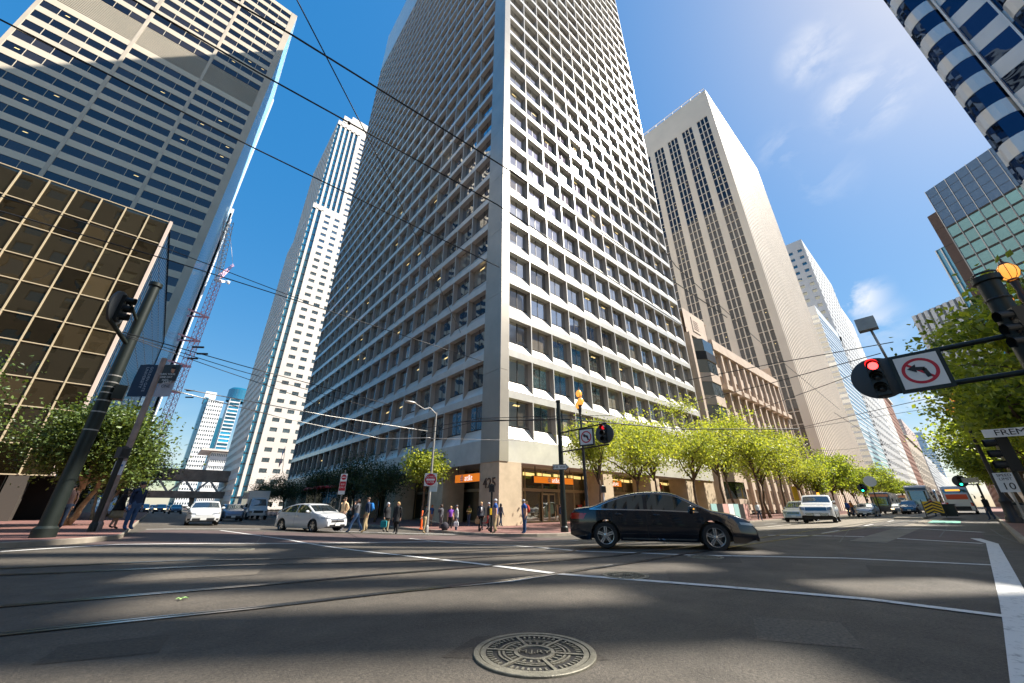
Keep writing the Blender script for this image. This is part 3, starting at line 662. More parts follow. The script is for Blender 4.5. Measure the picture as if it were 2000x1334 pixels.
# ---- blue glass tower with white edges beyond it (with the tower crane)
Ya = LY+LS+18; P_ = onX(447, 440, LXE+.8)
B = Bld('blue_glass_tower', 'blue glass tower with white vertical edges behind the banded tower, next to the crane', (-20, P_.y-10, 0))
TXE = LXE+.8; H_ = P_.z; YN = onX(470, 395, TXE).y; YN = min(YN, P_.y-8)
F2 = Fr((TXE, YN), (0, 1)); LS = P_.y-YN
b = B.part('wall'); quad(b, F2, 0, LS, 0, H_, .1, BLG)
for a in (0, LS-1.5): fbox(b, F2, a, a+1.5, 0, H_+2, -.2, .5, WM)
for k in range(1, 5): a = LS*k/5; fbox(b, F2, a-.25, a+.25, 0, H_, .08, .35, WM)
F = Fr((TXE-30, YN), (1, 0)); quad(b, F, 0, 30, 0, H_, 0, BLG); shell(B, TXE-30, TXE, YN+.05, P_.y, 0, H_, WM, 'NW'); B.done()
CX_, CY_ = TXE, P_.y
# ---- white tower with glass strips, seen between the two towers
PINK = mat('pinkish_white_panel', (.72, .65, .58), .6, noise=.06, nscale=.1); G50 = glass('grey_green_glass', (.05, .06, .06), .35, (.9, 1, 1), wob=.6, wsc=.2); TEAL = glass('teal_glass', (.015, .20, .33), .22, (.7, .9, 1), wob=.3, top=.6)
FX = 20.1
p0 = onX(446, 990, FX); Yc = p0.y; Yf = onX(414, 990, FX).y
ztop1 = (onX(649, 234, FX)).z*.0+onX(652, 236, FX).z*0+0
def zat(px, py, X, Y):   # height at pixel row for the vertical through (X, Y)
    lo, hi = 0, 600
    for _ in range(50):
        m_ = (lo+hi)/2
        v = Vector((X, Y, m_))-C0; f_ = v.x*cos(HEAD)+v.y*sin(HEAD); zf = f_*cos(PITCH)+v.z*sin(PITCH); u = -f_*sin(PITCH)+v.z*cos(PITCH)
        if 667-730*u/zf > py: lo = m_
        else: hi = m_
    return lo
B = Bld('white_stepped_tower', 'slender white tower with teal glass strips and a stepped crown, behind the central tower', (FX+15, Yc+20, 0))
Zt = zat(0, 225, FX, Yc); Zs = zat(0, 402, FX, Yc); 
def volume(xa, ya, xb, yb, zt, strips, z0=0, fh=4.0):
    F = Fr((xa, ya), (1, 0)); nf = int((zt-z0)/fh)
    bwd = 4.4; a = strips; k = 0
    b = B.part('wall')
    n = int((xb-xa-strips)/bwd)
    gridf(B, F, (xb-xa-strips), z0, fh, nf, n, PINK, G50, (.22, .78), (.3, .72), .3, 1, BRONZE, strips)
    ns = max(1, int(strips/2.6))
    for i in range(ns):
        A = strips*i/ns; w_ = strips/ns
        quad(b, F, A, A+w_*.62, z0, zt, .6, TEAL); fbox(b, F, A+w_*.62, A+w_, z0, zt, 0, .7, PINK)
    for k in range(nf): fbox(b, F, 0, strips, z0+k*fh, z0+k*fh+.35, .5, .62, BRONZE)
    quad(b, F, 0, xb-xa, z0+nf*fh, zt+2.5, 0, PINK)
    F3 = Fr((xa, yb), (0, -1)); Lq = yb-ya; gridf(B, F3, Lq, z0, fh, nf, int(Lq/3.4), PINK, G50, (.15, .85), (.25, .75), .25, 0, None)
    quad(b, F3, 0, Lq, z0+nf*fh, zt+2.5, 0, PINK)
    shell(B, xa, xb, ya, yb, z0, zt+2.5, PINK, 'NE')
volume(FX, Yc, FX+34, Yf, Zs, 5.5); volume(FX+1.2, Yc+2, FX+33, Yf-2, Zt*.985, 13, Zs+2.5); volume(FX+4, Yc+5, FX+31, Yf-5, Zt*1.03, 4, Zt*.985+2.5); volume(FX+9, Yc+8, FX+29, Yf-8, Zt*1.06, 4, Zt*1.03+2.5)
B.done()
# ---- two far residential towers and an office block at the end of the left street
def far_tower(name, label, pl, pr, ptop, Y, side=0, wm=None, gm=None, fh=3.6, nb=8, base=0, wx=(.2, .8), wz=(.3, .75), dep=.3, depth=30):
    """front face between two horizon pixels, seen top pixel row"""
    a = onY(pl, 990, Y).x; c = onY(pr, 990, Y).x; H = zat(0, ptop, a, Y)
    B = Bld(name, label, ((a+c)/2, Y+depth/2, 0)); F = Fr((a, Y), (1, 0)); nf = int(H/fh); gridf(B, F, c-a, H-nf*fh, fh, nf, nb, wm, gm, wx, wz, dep, 0)
    F3 = Fr((a, Y+depth), (0, -1)); gridf(B, F3, depth, H-nf*fh, fh, nf, 6, wm, gm, (.05, .95), wz, dep, 0); F4 = Fr((c, Y), (0, 1)); gridf(B, F4, depth, H-nf*fh, fh, nf, 6, wm, gm, (.05, .95), wz, dep, 0)
    shell(B, a, c, Y, Y+depth, 0, H, wm, 'N'); return B, a, c, H
WHT = mat('white_tower', (.78, .78, .77), .6)
B, a, c, H = far_tower('white_residential_tower', 'distant white residential tower with a glass crown above the overpass', 337, 372, 780, 420, wm=WHT, gm=G50, nb=7)
b = B.part('crown'); b.box(((a+c)/2-5, 435, H+4), (8, 20, 8), WHT); B.part('glass_edge').box((a-1.5, 435, H/2+2), (3, 26, H), TEAL); B.part('glass_edge').box((c+1.5, 437, H/2-6), (3, 24, H-16), TEAL); B.done()
B, a, c, H = far_tower('teal_rounded_tower', 'distant teal glass tower with white floor bands and a rounded top', 384, 408, 778, 460, wm=WHT, gm=TEAL, nb=1, wx=(.02, .98), wz=(.3, .98))
q = B.part('crown'); q.lathe([(9, 0), (9, 12), (7, 14), (.01, 14)], TEAL, 24, ((a+c)/2+2, 475, H)); B.done()
B, a, c, H = far_tower('far_office_block', 'distant mid-rise office block with an overhanging flat roof beside the teal tower', 380, 425, 882, 330, wm=WHT, gm=G50, nb=12, fh=4)
B.part('roof_slab').box(((a+c)/2-2, 345, H+1), (c-a+8, 36, 1.2), PINK); B.done()
# ---- elevated roadway crossing the left street
CONB = mat('weathered_concrete', (.19, .16, .13), .9, noise=.35, nscale=.4); STB = mat('pale_steel', (.3, .3, .28), .6, noise=.2)
Yo = 205; B = Bld('elevated_roadway', 'weathered double deck elevated roadway with steel braces crossing the left street', (10, Yo, 0), 'overpass')
def zz(y): return zat(0, y, 6, Yo)
d_ = B.part('deck'); d_.box((5, Yo+5, (zz(916)+zz(938))/2), (120, 10, zz(916)-zz(938)), CONB); d_.box((5, Yo+5, (zz(959)+zz(972))/2), (120, 10, zz(959)-zz(972)), CONB)
st = B.part('brace'); zu, zl = zz(936), zz(962)
for k in range(-5, 7):
    x = 6+k*8
    for (xa, xb) in ((x, x+4), (x+8, x+4)): st.bar((xa, Yo+.5, zu), (xb, Yo+.5, zl), .7, .7, STB)
    if k % 2 == 0:
        q_ = MB(); q_.tube([(x+4-10, 2, zl), (x+4.5-10, 2, 0)], .8, CONB); q_.build('column', B.t)
for k in range(30): x = -50+k*4; st.box((x, Yo+.1, zz(914)+.6), (.2, .2, 1.6), STB)
st.bar((-55, Yo+.1, zz(914)+1.2), (65, Yo+.1, zz(914)+1.2), .15, .15, STB)
B.done()
# ---- ribbed tower (right of centre)
RIB = mat('warm_white_rib', (.70, .60, .49), .6, noise=.06, nscale=.1); GST = glass('dark_strip_glass', (.018, .013, .010), .07, (.85, .85, .9), wob=.3, wsc=.3, top=.35)
SX = onY(1642, 990, 24.6).x; SXE = onY(1720, 990, 24.6).x; STOP = zat(0, 175, SX, 24.6)
SYF = Y1
B = Bld('ribbed_tower', 'tall tower with grouped dark window strips and a bright ribbed front', (SX+20, 60, 0))
F = Fr((SX, 76.0), (0, -1)); Lw = 76.0-24.6; nf = int((STOP-13)/3.9); fh = 3.9; zt = nf*fh; b = B.part('wall')
ng = 7; gw = (Lw-3)/ng
for g_ in range(ng):
    A = g_*gw+.8
    quad(b, F, A-.0, A+gw*.30, 0, zt, 0, RIB)
    gridf(B, F, gw*.70, 0, fh, nf, 3, RIB, GST, (.10, .88), (.05, 1.0), .25, 0, None, A+gw*.30, lit=.07)
quad(b, F, -0, .8, 0, zt, 0, RIB); quad(b, F, Lw-2.2, Lw-.23, 0, zt, 0, RIB); quad(b, F, 0, Lw, zt, STOP, 0, RIB)
F = Fr((SX, 24.6), (1, 0)); Lw = SXE-SX; n = 27
quad(b, F, 0, Lw, 0, zt, .2, RIB); quad(b, F, 0, Lw, zt, STOP, 0, RIB)
for k in range(n+1): a = Lw*k/n; fbox(b, F, max(0, a-.62), min(Lw, a+.62), 0, zt, 0, .22, RIB)
gs = B.part('window_strips'); RIBD = mat('bronze_strip', (.20, .16, .12), .4, .2)
for k in range(n): a = Lw*(k+.5)/n; quad(gs, F, a-.62, a+.62, 6, zt-2, .10, RIBD)
shell(B, SX, SXE, 24.6, 76.0, 0, STOP, RIB, 'NE')
for k in range(9): B.part('roof_rail').box((SX+.5, 27+k*4.4, STOP+.9), (.25, .25, 2.2), RIB)
B.part('roof_rail').box((SX+.5, 45, STOP+1.8), (.2, 40, .2), RIB)
B.done()
# ---- tan mid-rise with bay windows
TAN = mat('tan_concrete', (.52, .41, .32), .75, noise=.12, nscale=.5); GT = glass('black_bay_glass', (.02, .022, .022), .25, (.8, .9, .9), wob=.3)
TX0, TX1, TY0, TY1, TH = 61.6, 110.5, 24.9, 60, 28.6
B = Bld('tan_bay_building', 'tan mid-rise building with black glazed bay windows between the two big towers', (85, 40, 0))
p = onY(1380, 642, 24.6); TH = 32.5; TX0 = 63.0
fh = 4.0; b = B.part('wall')
F = Fr((TX0+9, TY0), (1, 0)); gridf(B, F, TX1-TX0-9, .5, fh, 7, 10, TAN, GT, (.22, .78), (.22, .8), .6, 1, BRONZE)
for k in range(11): a = (TX1-TX0-9)*k/10; fbox(b, F, a-.35, a+.35, 0, 30, -.5, .1, TAN)
fbox(b, F, 0, TX1-TX0-9, 28.5, 30.5, -.7, .3, TAN)
for j in range(10): fbox(b, F, 4.0*j+.8, 4.0*j+3.4, 20.6, 21.5, -1.3, 0, TAN)
# corner block with canted bay
FC = Fr((TX0, TY0), (1, 0)); cz = TH+2
b.face([FC(0, cz-5, 0), FC(9, cz-5, 0), FC(9, cz, 0), FC(0, cz, 0)], TAN)
for (a0, a1) in ((0, .8), (8.2, 9)): fbox(b, FC, a0, a1, 0, cz-5, -.4, .4, TAN)
b.box((TX0+4.5, TY0-.02, cz-2.4), (3.0, .16, 3.0), TAN)
q = B.part('crest')
for i_ in range(5):
    for j_ in range(5): q.ball((TX0+3.7+.4*i_, TY0-.11, cz-3.2+.4*j_), (.15, .07, .15), mat('carved_panel', (.56, .42, .34), .7), 8, 5)
for k in range(8):
    zb = .5+k*fh
    if zb+fh > cz-4.5: break
    top = k >= 6; dd = -1.5
    pts = [(.8, 0), (2.6, dd), (6.4, dd), (8.2, 0)]
    for (p0, p1) in zip(pts[:-1], pts[1:]):
        b.face([FC(p0[0], zb, p0[1]), FC(p1[0], zb, p1[1]), FC(p1[0], zb+1.6, p1[1]), FC(p0[0], zb+1.6, p0[1])], TAN if not (k == 6) else BRONZE)
        B.win([([FC(p0[0], zb+1.6, p0[1]*.9), FC(p1[0], zb+1.6, p1[1]*.9), FC(p1[0], zb+fh, p1[1]*.9), FC(p0[0], zb+fh, p0[1]*.9)], GT)])
    b.face([FC(*(lambda q: (q[0], zb, q[1]))(q)) for q in pts], TAN); b.face([FC(q[0], zb+1.6, q[1]) for q in pts], TAN)
F = Fr((TX0, TY1), (0, -1)); gridf(B, F, TY1-TY0-.42, .5, fh, 8, 8, TAN, GT, (.1, .9), (.3, .85), .5, 1, BRONZE); shell(B, TX0, TX1, TY0+.1, TY1, 0, cz-.5, TAN, 'NE', roof=False)
B.part('roof').face([(TX0, TY0, cz-.6), (TX0+10, TY0, cz-.6), (TX0+10, TY1, cz-.6), (TX0, TY1, cz-.6)], TAN); B.part('roof').face([(TX0+10, TY0, 30.4), (TX1, TY0, 30.4), (TX1, TY1, 30.4), (TX0+10, TY1, 30.4)], TAN)
b.face([(TX0+9.2, TY0, 30), (TX0+9.2, TY1, 30), (TX0+9.2, TY1, cz), (TX0+9.2, TY0, cz)], TAN)
B.done()
# ---- row beyond the ribbed tower along the left side of the avenue
def row_bld(name, label, px0, px1, ptop, wm, gm, Yp=24.6, fh=4, nb=8, nbs=8, wx=(.25, .75), wz=(.3, .75), dep=.35, depth=45, style=None, mull=0):
    xa = onY(px0, 990, Yp).x; xb = onY(px1, 990, Yp).x; H = zat(0, ptop, xa, Yp)
    B = Bld(name, label, ((xa+xb)/2, Yp+depth/2, 0)); nf = int((H-3)/fh)
    F = Fr((xa, Yp), (1, 0)); b = B.part('wall'); gridf(B, F, xb-xa, 0, fh, nf, nb, wm, gm, wx, wz, dep, mull, BRONZE); quad(b, F, 0, xb-xa, nf*fh, H, 0, wm)
    F3 = Fr((xa, Yp+depth), (0, -1)); gridf(B, F3, depth, 0, fh, nf, nbs, wm, gm, wx, wz, dep, mull, BRONZE, lit=0); quad(b, F3, 0, depth, nf*fh, H, 0, wm)
    shell(B, xa, xb, Yp, Yp+depth, 0, H, wm, 'NE'); return B, xa, xb, H
GW = glass('white_ribbed_glass', (.35, .38, .40), .35, (.95, 1, 1), wob=.2); GREYW = mat('light_grey_panel', (.50, .50, .50), .65, noise=.06, nscale=.1); LGW = mat('pale_glass_panel', (.70, .73, .75), .35)
B, a, c, H = row_bld('pale_glass_building', 'pale glass office building with fine white bands just beyond the ribbed tower', 1738, 1772, 596, LGW, GW, fh=2.6, nb=1, nbs=16, wx=(.01, .99), wz=(.35, 1), dep=.12, depth=60); B.done()
B, a, c, H = row_bld('square_window_tower', 'grey tower with rows of small square dark windows and a stepped top', 1768, 1800, 467, GREYW, GT, fh=5.2, nb=12, nbs=12, wx=(.22, .68), wz=(.3, .72), dep=.5, depth=62)
B.part('wall').box((a+20, 24.6+40, H+5), (36, 40, 12), GREYW); B.done()
WST = mat('white_stone', (.66, .64, .6), .7, noise=.08, nscale=.1); BRN = mat('brown_brick', (.27, .14, .10), .8, noise=.12, nscale=.3); BUFF = mat('buff_stone', (.5, .42, .33), .75, noise=.12, nscale=.3)
B, a, c, H = row_bld('white_fin_tower', 'slim white tower with dark windows beside the square-windowed tower', 1800, 1812, 600, WST, GT, fh=4.2, nb=6, nbs=6, wx=(.3, .75), dep=.5, depth=40); B.done()
B, a, c, H = row_bld('brown_brick_building', 'brown brick mid-rise with pale trim further down the avenue', 1812, 1824, 765, BRN, GT, fh=4.2, nb=8, nbs=8, depth=40); B.part('cornice').box(((a+c)/2, 24.4, H), (c-a+2, 2, 2), WST); B.done()
B, a, c, H = row_bld('buff_pediment_building', 'buff stone building with a triangular pediment and tall pilasters far down the avenue', 1824, 1846, 850, BUFF, GT, fh=7, nb=9, nbs=6, wx=(.3, .7), wz=(.1, .9), dep=1, depth=40)
q = B.part('pediment'); q.mesh([(a, 23.6, H), (c, 23.6, H), ((a+c)/2, 23.6, H+9), (a, 30, H), (c, 30, H), ((a+c)/2, 30, H+9)], [(0, 1, 2), (4, 3, 5), (0, 2, 5, 3), (2, 1, 4, 5), (0, 3, 4, 1)], BUFF); B.done()
B, a, c, H = row_bld('grey_pink_tower', 'pale pink stone tower rising behind the pediment building', 1832, 1848, 818, mat('pink_stone', (.55, .44, .40), .75, noise=.1, nscale=.2), GT, Yp=30, fh=4, nb=7, nbs=7, depth=40); B.done()
B, a, c, H = row_bld('far_grey_block', 'grey block at the far end of the left row on the avenue', 1848, 1864, 885, GREYW, G50, nb=12, nbs=6, depth=60); B.done()
B, a, c, H = row_bld('far_white_block', 'last white block of the left row, near the vanishing point', 1864, 1876, 920, WST, G50, nb=14, nbs=6, depth=60); B.done()
HZ = mat('hazy_blue_panel', (.42, .52, .60), .6)  # distance haze put into the panel colour
xa = 1150; B = Bld('far_blue_tower', 'pale blue stepped tower closing the view at the end of the avenue', (xa+20, 30, 0))
F = Fr((xa, 66), (0, -1)); gridf(B, F, 40, 0, 5, 22, 10, HZ, G50, (.2, .8), (.3, .7), .3, 0); shell(B, xa, xa+30, 26, 66, 0, 110, HZ, 'NSE'); B.part('upper_tower').box((xa+15, 44, 125), (20, 22, 36), HZ); B.done()
# ---- right side: the streets beyond run at an angle to the avenue, so these stand turned
D1 = Vector((-.559, -.829, 0)); D2 = Vector((.829, -.559, 0))
def rshell(B, P, w, d, z0, z1, m, roof=True, part='wall', front=False):
    """turned box: P its left corner, front along D1, depth along D2"""
    P = Vector((P[0], P[1], 0)); b = B.part(part); a = [P, P+D1*w, P+D1*w+D2*d, P+D2*d]
    for i in range(4):
        if i == 0 and not front: continue
        p, q = a[i], a[(i+1) % 4]; b.face([p+Vector((0, 0, z0)), p+Vector((0, 0, z1)), q+Vector((0, 0, z1)), q+Vector((0, 0, z0))], m)
    if roof: B.part('roof').face([p+Vector((0, 0, z1)) for p in a], m)
SILV = mat('silver_panel', (.62, .60, .57), .3, .55, noise=.05, nscale=.3); GRB = glass('deep_blue_glass', (.004, .008, .02), .12, (.30, .45, .75), wob=.5, wsc=.4, top=.4)
B = Bld('curved_bay_tower', 'tower with curved silver bays and deep blue windows, upper right corner', (45, -28, 0))
b = B.part('wall'); fh = 4.05; z0 = 5.0; E0 = (50.2, -11.0)
def bay_profile(w, nseg=8, bulge=.8):
    pts = [(0, 0)]
    for i in range(nseg+1): a = pi*i/nseg; pts.append((w*.04+w*.46*(1-cos(a))/2, -bulge*sin(a)))
    pts.append((w, 0)); return pts
def curved(F, W, nb, nf, a0=0, k0=0):
    cw = W/nb; pr = bay_profile(cw)
    for k in range(k0, nf):
        for j in range(nb):
            A = a0+j*cw; zb = z0+k*fh; fc = []
            for (p, q) in zip(pr[:-1], pr[1:]):
                b.face([F(A+p[0], zb, p[1]), F(A+q[0], zb, q[1]), F(A+q[0], zb+fh*.45, q[1]), F(A+p[0], zb+fh*.45, p[1])], SILV)
                fc.append(([F(A+p[0], zb+fh*.45, p[1]*.97+.03), F(A+q[0], zb+fh*.45, q[1]*.97+.03), F(A+q[0], zb+fh, q[1]*.97+.03), F(A+p[0], zb+fh, p[1]*.97+.03)], GRB))
            b.face([F(A+p[0], zb+fh*.45, p[1]) for p in pr], SILV); b.face([F(A+p[0], zb, p[1]) for p in pr], SILV)
            B.win(fc)
            fbox(b, F, A+cw*.515, A+cw*.545, zb, zb+fh, -.22, .05, SILV); fbox(b, F, A+cw*.985, A+cw*1.015, zb, zb+fh, -.22, .05, SILV)
FD = Fr(E0, D1); curved(FD, 5.25, 1, 13); curved(FD, 31.5, 6, 10, 5.25)
rshell(B, E0, 38.5, 26, 0, z0, SILV, False, front=True); rshell(B, E0, 5.25, 26, z0, z0+13*fh, SILV); P7 = Vector(E0+(0,))+D1*5.25; rshell(B, P7, 31.5, 26, z0, z0+10*fh, SILV)
cr_ = B.part('added_streak_screen')   # unseen screen added above the roof, its gaps throwing sun streaks on the road
random.seed(5); zc = z0+10*fh; a = 0.0
while a < 36:
    near = 3 < a < 13.5; low = 13.5 <= a < 21
    w_ = random.uniform(.8, 1.3) if near else (random.uniform(1.0, 1.7) if low else random.uniform(2.2, 3.6)); zb_ = zc if a > 5.2 else z0+13*fh
    fbox(cr_, FD, a, a+w_, zb_, zc+36, 0, .25, SILV)
    a += w_; g_ = random.choice((1.0, 1.2, 1.4)) if not low else random.uniform(1.3, 2.0); z_ = zb_+random.uniform(0, 4)
    while z_ < zc+34:
        h_ = random.uniform(2, 5) if near else (random.uniform(2.5, 4.5) if low else random.uniform(2.5, 7)); fbox(cr_, FD, a, a+g_, z_, z_+h_, 0, .25, SILV); z_ += h_+random.uniform(5, 11)
    a += g_
FB = Fr(tuple((P7+D2*26)[:2]), D1); quad(cr_, FB, 0, 31, zc, zc+3, 0, SILV)
B.done()
# ---- green glass building
GG = glass('green_glass', (.015, .075, .08), .26, (.50, .85, .9), wob=1.6, wsc=.22, var=.9); DST = mat('dark_brown_stone', (.10, .065, .055), .6, noise=.1); GGD = glass('dark_blue_crown_glass', (.012, .04, .09), .12, (.5, .7, 1), top=.4)
def az_pt(px, X):   # ground point at world X under a pixel column of the horizon
    p = onX(px, 990, X); return (X, p.y)
E1 = az_pt(2171, 100); GH = zat(0, 376, *E1)
B = Bld('green_glass_building', 'green reflective glass building with dark blue crown, on the right side', (95, -30, 0))
F = Fr(E1, D1); W = 40; n = 24; cols = [W*i/n for i in range(n+1)]; fh = 3.9
rows = [GH-9-fh*.62*i for i in range(int((GH-14)/(fh*.62))+1)][::-1]
gridglass(B, F, cols, rows, GG, GG, mat('steel_mullion', (.35, .36, .36), .4, .5), .14)
b = B.part('crown'); quad(b, F, 0, W, rows[-1], GH, .05, GGD)
for k in range(1, 5): fbox(b, F, 0, W, rows[-1]+k*(GH-rows[-1])/5-.03, rows[-1]+k*(GH-rows[-1])/5+.03, .03, .06, BRONZE)
for c_ in cols: fbox(B.part('fins'), F, c_-.035, c_+.035, rows[0], GH+.2, -.06, .0, SILV)
for r_ in rows: fbox(B.part('floor_edges'), F, 0, W, r_-.25, r_+.1, -.03, .04, BRONZE)
rshell(B, E1, W, 30, 0, GH, DST); rshell(B, E1, W, 30, 0, rows[0], DST, False, front=True); B.done()
E2 = az_pt(2137, 104); hh = zat(0, 424, *E2)
q = Bld('brown_stone_building', 'dark brown stone slab beside the green glass building', (105, -30, 0)); rshell(q, E2, 30, 12, 0, hh, DST, front=True)
F = Fr(E2, D1)
for k in range(int(hh/4)): fbox(q.part('wall'), F, 0, 30, k*4+3.9, k*4+4, -.02, .05, BRONZE)
q.done()
E3 = az_pt(2108, 112); hh = zat(0, 490, *E3)
q = Bld('blue_edge_building', 'narrow blue glass and white edged building behind the brown stone slab', (115, -30, 0)); F = Fr(E3, D1)
quad(q.part('wall'), F, 0, 20, 0, hh, .2, BLG)
for k in range(9): fbox(q.part('fins'), F, k*.9-.09, k*.9+.09, 0, hh, -.1, .2, SILV)
rshell(q, E3, 20, 12, 0, hh, WST); q.done()
# ---- vertical ribbed tower behind the leaves
E4 = az_pt(1969, 300); hr = zat(0, 617, *E4); q = Bld('grey_ribbed_tower', 'grey tower with close vertical ribs behind the plane tree leaves on the right', (E4[0], E4[1]-20, 0))
F = Fr(E4, D1); b = q.part('wall'); quad(b, F, 0, 90, 0, hr, 1, G50)
for k in range(31): fbox(b, F, k*3-.9, k*3+.9, 0, hr, -.8, 1, GREYW)
rshell(q, E4, 90, 50, 0, hr, GREYW); q.done()
# right-hand row further on, half hidden by trees
for (nm, lb, xa, xb, H, wm) in (('stone_office_building', 'buff stone office building behind the right-hand trees', 200, 250, 32, BUFF), ('white_office_building', 'white office block further along the right-hand row', 290, 420, 48, WST), ('brick_office_building', 'brick office block at the far end of the right-hand row', 430, 700, 36, BRN)):
    q = Bld(nm, lb, ((xa+xb)/2, -26, 0)); F = Fr((xb, -11.2), (-1, 0)); gridf(q, F, xb-xa, 0, 4, int(H/4), int((xb-xa)/5), wm, GT, (.25, .75), (.3, .8), .4, 0); shell(q, xa, xb, -42, -11.2, 0, int(H/4)*4, wm, 'SEW'); q.done()
# buildings behind the camera: they shade the junction and fill the reflections
q = Bld('stone_corner_block', 'buff stone block behind the viewer across the junction', (-30, -40, 0))
F = Fr((-6, -16), (-1, 0)); gridf(q, F, 54, 0, 4.2, 14, 12, BUFF, GT, (.25, .75), (.25, .8), .4, 0); F = Fr((-6, -60), (0, 1)); gridf(q, F, 44, 0, 4.2, 14, 9, BUFF, GT, (.25, .75), (.25, .8), .4, 0); shell(q, -60, -6, -60, -16, 0, 14*4.2, BUFF, 'SW'); q.done()
random.seed(21)
# ------------------------------------------------------------------ trees
def leaf_mat(name, c1, c2, tr):
    m = bpy.data.materials.new(name); m.use_nodes = True; t = m.node_tree; t.nodes.clear()
    o = N(t, 'ShaderNodeOutputMaterial'); d = N(t, 'ShaderNodeBsdfPrincipled'); d.inputs['Roughness'].default_value = .45; tl = N(t, 'ShaderNodeBsdfTranslucent'); mx = N(t, 'ShaderNodeMixShader'); mx.inputs[0].default_value = tr
    at = N(t, 'ShaderNodeAttribute'); at.attribute_name = 'rnd'; c = N(t, 'ShaderNodeMix', data_type='RGBA'); c.inputs['A'].default_value = c1+(1,); c.inputs['B'].default_value = c2+(1,)
    t.links.new(at.outputs['Fac'], c.inputs['Factor']); t.links.new(c.outputs['Result'], d.inputs['Base Color'])
    sc = N(t, 'ShaderNodeVectorMath', operation='MULTIPLY'); sc.inputs[1].default_value = (1.7, 1.5, .7); t.links.new(c.outputs['Result'], sc.inputs[0]); t.links.new(sc.outputs[0], tl.inputs[0])
    t.links.new(d.outputs[0], mx.inputs[1]); t.links.new(tl.outputs[0], mx.inputs[2]); t.links.new(mx.outputs[0], o.inputs[0]); return m
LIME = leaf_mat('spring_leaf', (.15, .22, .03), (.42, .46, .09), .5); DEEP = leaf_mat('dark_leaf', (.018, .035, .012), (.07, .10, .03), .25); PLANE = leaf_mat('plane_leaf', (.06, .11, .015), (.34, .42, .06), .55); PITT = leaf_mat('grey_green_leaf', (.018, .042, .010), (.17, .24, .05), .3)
BARK = mat('bark', (.11, .075, .05), .9, noise=.4, nscale=5, bump=.5, bscale=15); BARKL = mat('pale_bark', (.30, .21, .12), .9, noise=.4, nscale=4, bump=.5, bscale=12)
def make_tree(h, fork, R, leafm, barkm, nl=7000, ls=.13, tr=.11, multi=1, seed=1, open_=.5, lean=0, nlimb=7):
    """tree about its own origin: (wood mesh builder, crown mesh builder)"""
    rg = random.Random(seed); wood = MB(); tips = []
    cz = (fork+h)/2; rz = (h-fork)/2
    for s_ in range(multi):
        a0 = rg.random()*6.28; sp = .35 if multi > 1 else 0
        p = Vector((cos(a0)*.15*(multi > 1), sin(a0)*.15*(multi > 1), 0)); pts = [p]; n = 5
        for i in range(n): p = p+Vector((cos(a0)*sp*.5+rg.uniform(-.1, .1)+lean/n, sin(a0)*sp*.5+rg.uniform(-.1, .1), fork/n)); pts.append(p)
        wood.tube(pts, [tr*(1.25 if i == 0 else 1-.09*i) for i in range(n+1)], barkm, 8)
        for k in range(nlimb if multi == 1 else 4):
            a = k*2.4+rg.uniform(-.5, .5); e = rg.uniform(.3, 1.0); rr = R*rg.uniform(.45, .85)
            q = p+Vector((cos(a)*rr*(1.15-e*.6), sin(a)*rr*(1.15-e*.6), (h-fork)*e*.78)); mid = p.lerp(q, .5)+Vector((rg.uniform(-.3, .3), rg.uniform(-.3, .3), rg.uniform(-.1, .35)))
            st = p-Vector((0, 0, rg.uniform(0, fork*.2))); wood.tube([st, st.lerp(mid, .5)+Vector((rg.uniform(-.1, .1),)*3), mid, mid.lerp(q, .5)+Vector((rg.uniform(-.15, .15), rg.uniform(-.15, .15), 0)), q], [tr*.62, tr*.5, tr*.38, tr*.25, tr*.1], barkm, 6)
            for j in range(7):
                b0 = st.lerp(mid, .6) if j == 0 else mid.lerp(q, rg.random()); a2 = rg.random()*6.28
                t_ = b0+Vector((cos(a2), sin(a2), rg.uniform(-.3, .8)))*R*rg.uniform(.22, .5)
                wood.tube([b0, b0.lerp(t_, .5)+Vector((rg.uniform(-.08, .08),)*3), t_], [tr*.2, tr*.13, tr*.04], barkm, 4); tips.append(t_); tips.append(b0.lerp(t_, .6))
            tips.append(q)
    crown = MB(); V = []; F = []; Rn = []
    rad = R*(.24 if leafm in (LIME, PLANE) else .36)*(1.2-open_*.5)
    for k in range(nl):
        c = rg.choice(tips); o = Vector((rg.gauss(0, 1), rg.gauss(0, 1), rg.gauss(0, .7)))*rad*.62
        c = c+o; s_ = ls*rg.uniform(.6, 1.4)
        n = Vector((rg.gauss(0, 1), rg.gauss(0, 1), rg.gauss(.7, .8))).normalized(); u = n.orthogonal().normalized(); u.rotate(Matrix.Rotation(rg.random()*6.28, 3, n)); v = n.cross(u)
        i = len(V); V += [c-u*s_*.5, c+v*s_*.34-n*s_*.1, c+u*s_*.55, c-v*s_*.34-n*s_*.1]; F.append((i, i+1, i+2, i+3)); Rn.append(min(1, max(0, rg.gauss(.5, .28))))
    crown.v = [tuple(v) for v in V]; crown.f = F; crown.m = [crown.mi(leafm)]*nl; crown.r = Rn
    return wood, crown
_tp = {}
def tree(kind, args, loc, label, group, sc=1, rz=0, name='street_tree'):
    loc = tuple(loc)
    if kind not in _tp:
        w_, c_ = make_tree(**args); t = thing(name, label, 'tree', loc, rz, group); a = w_.build('trunk', t, True); b = c_.build('crown', t); _tp[kind] = t
        t.scale = (sc,)*3 if not hasattr(sc, '__len__') else sc
    else:
        t = copy_tree(_tp[kind]); t.location = loc; t.rotation_euler = (0, 0, rz); t.scale = (sc,)*3 if not hasattr(sc, '__len__') else sc; t['label'] = label; t['category'] = 'tree'
        if group: t['group'] = group
        elif 'group' in t: del t['group']
    return t
g1 = 'spring-green street trees along the sunny avenue sidewalk'
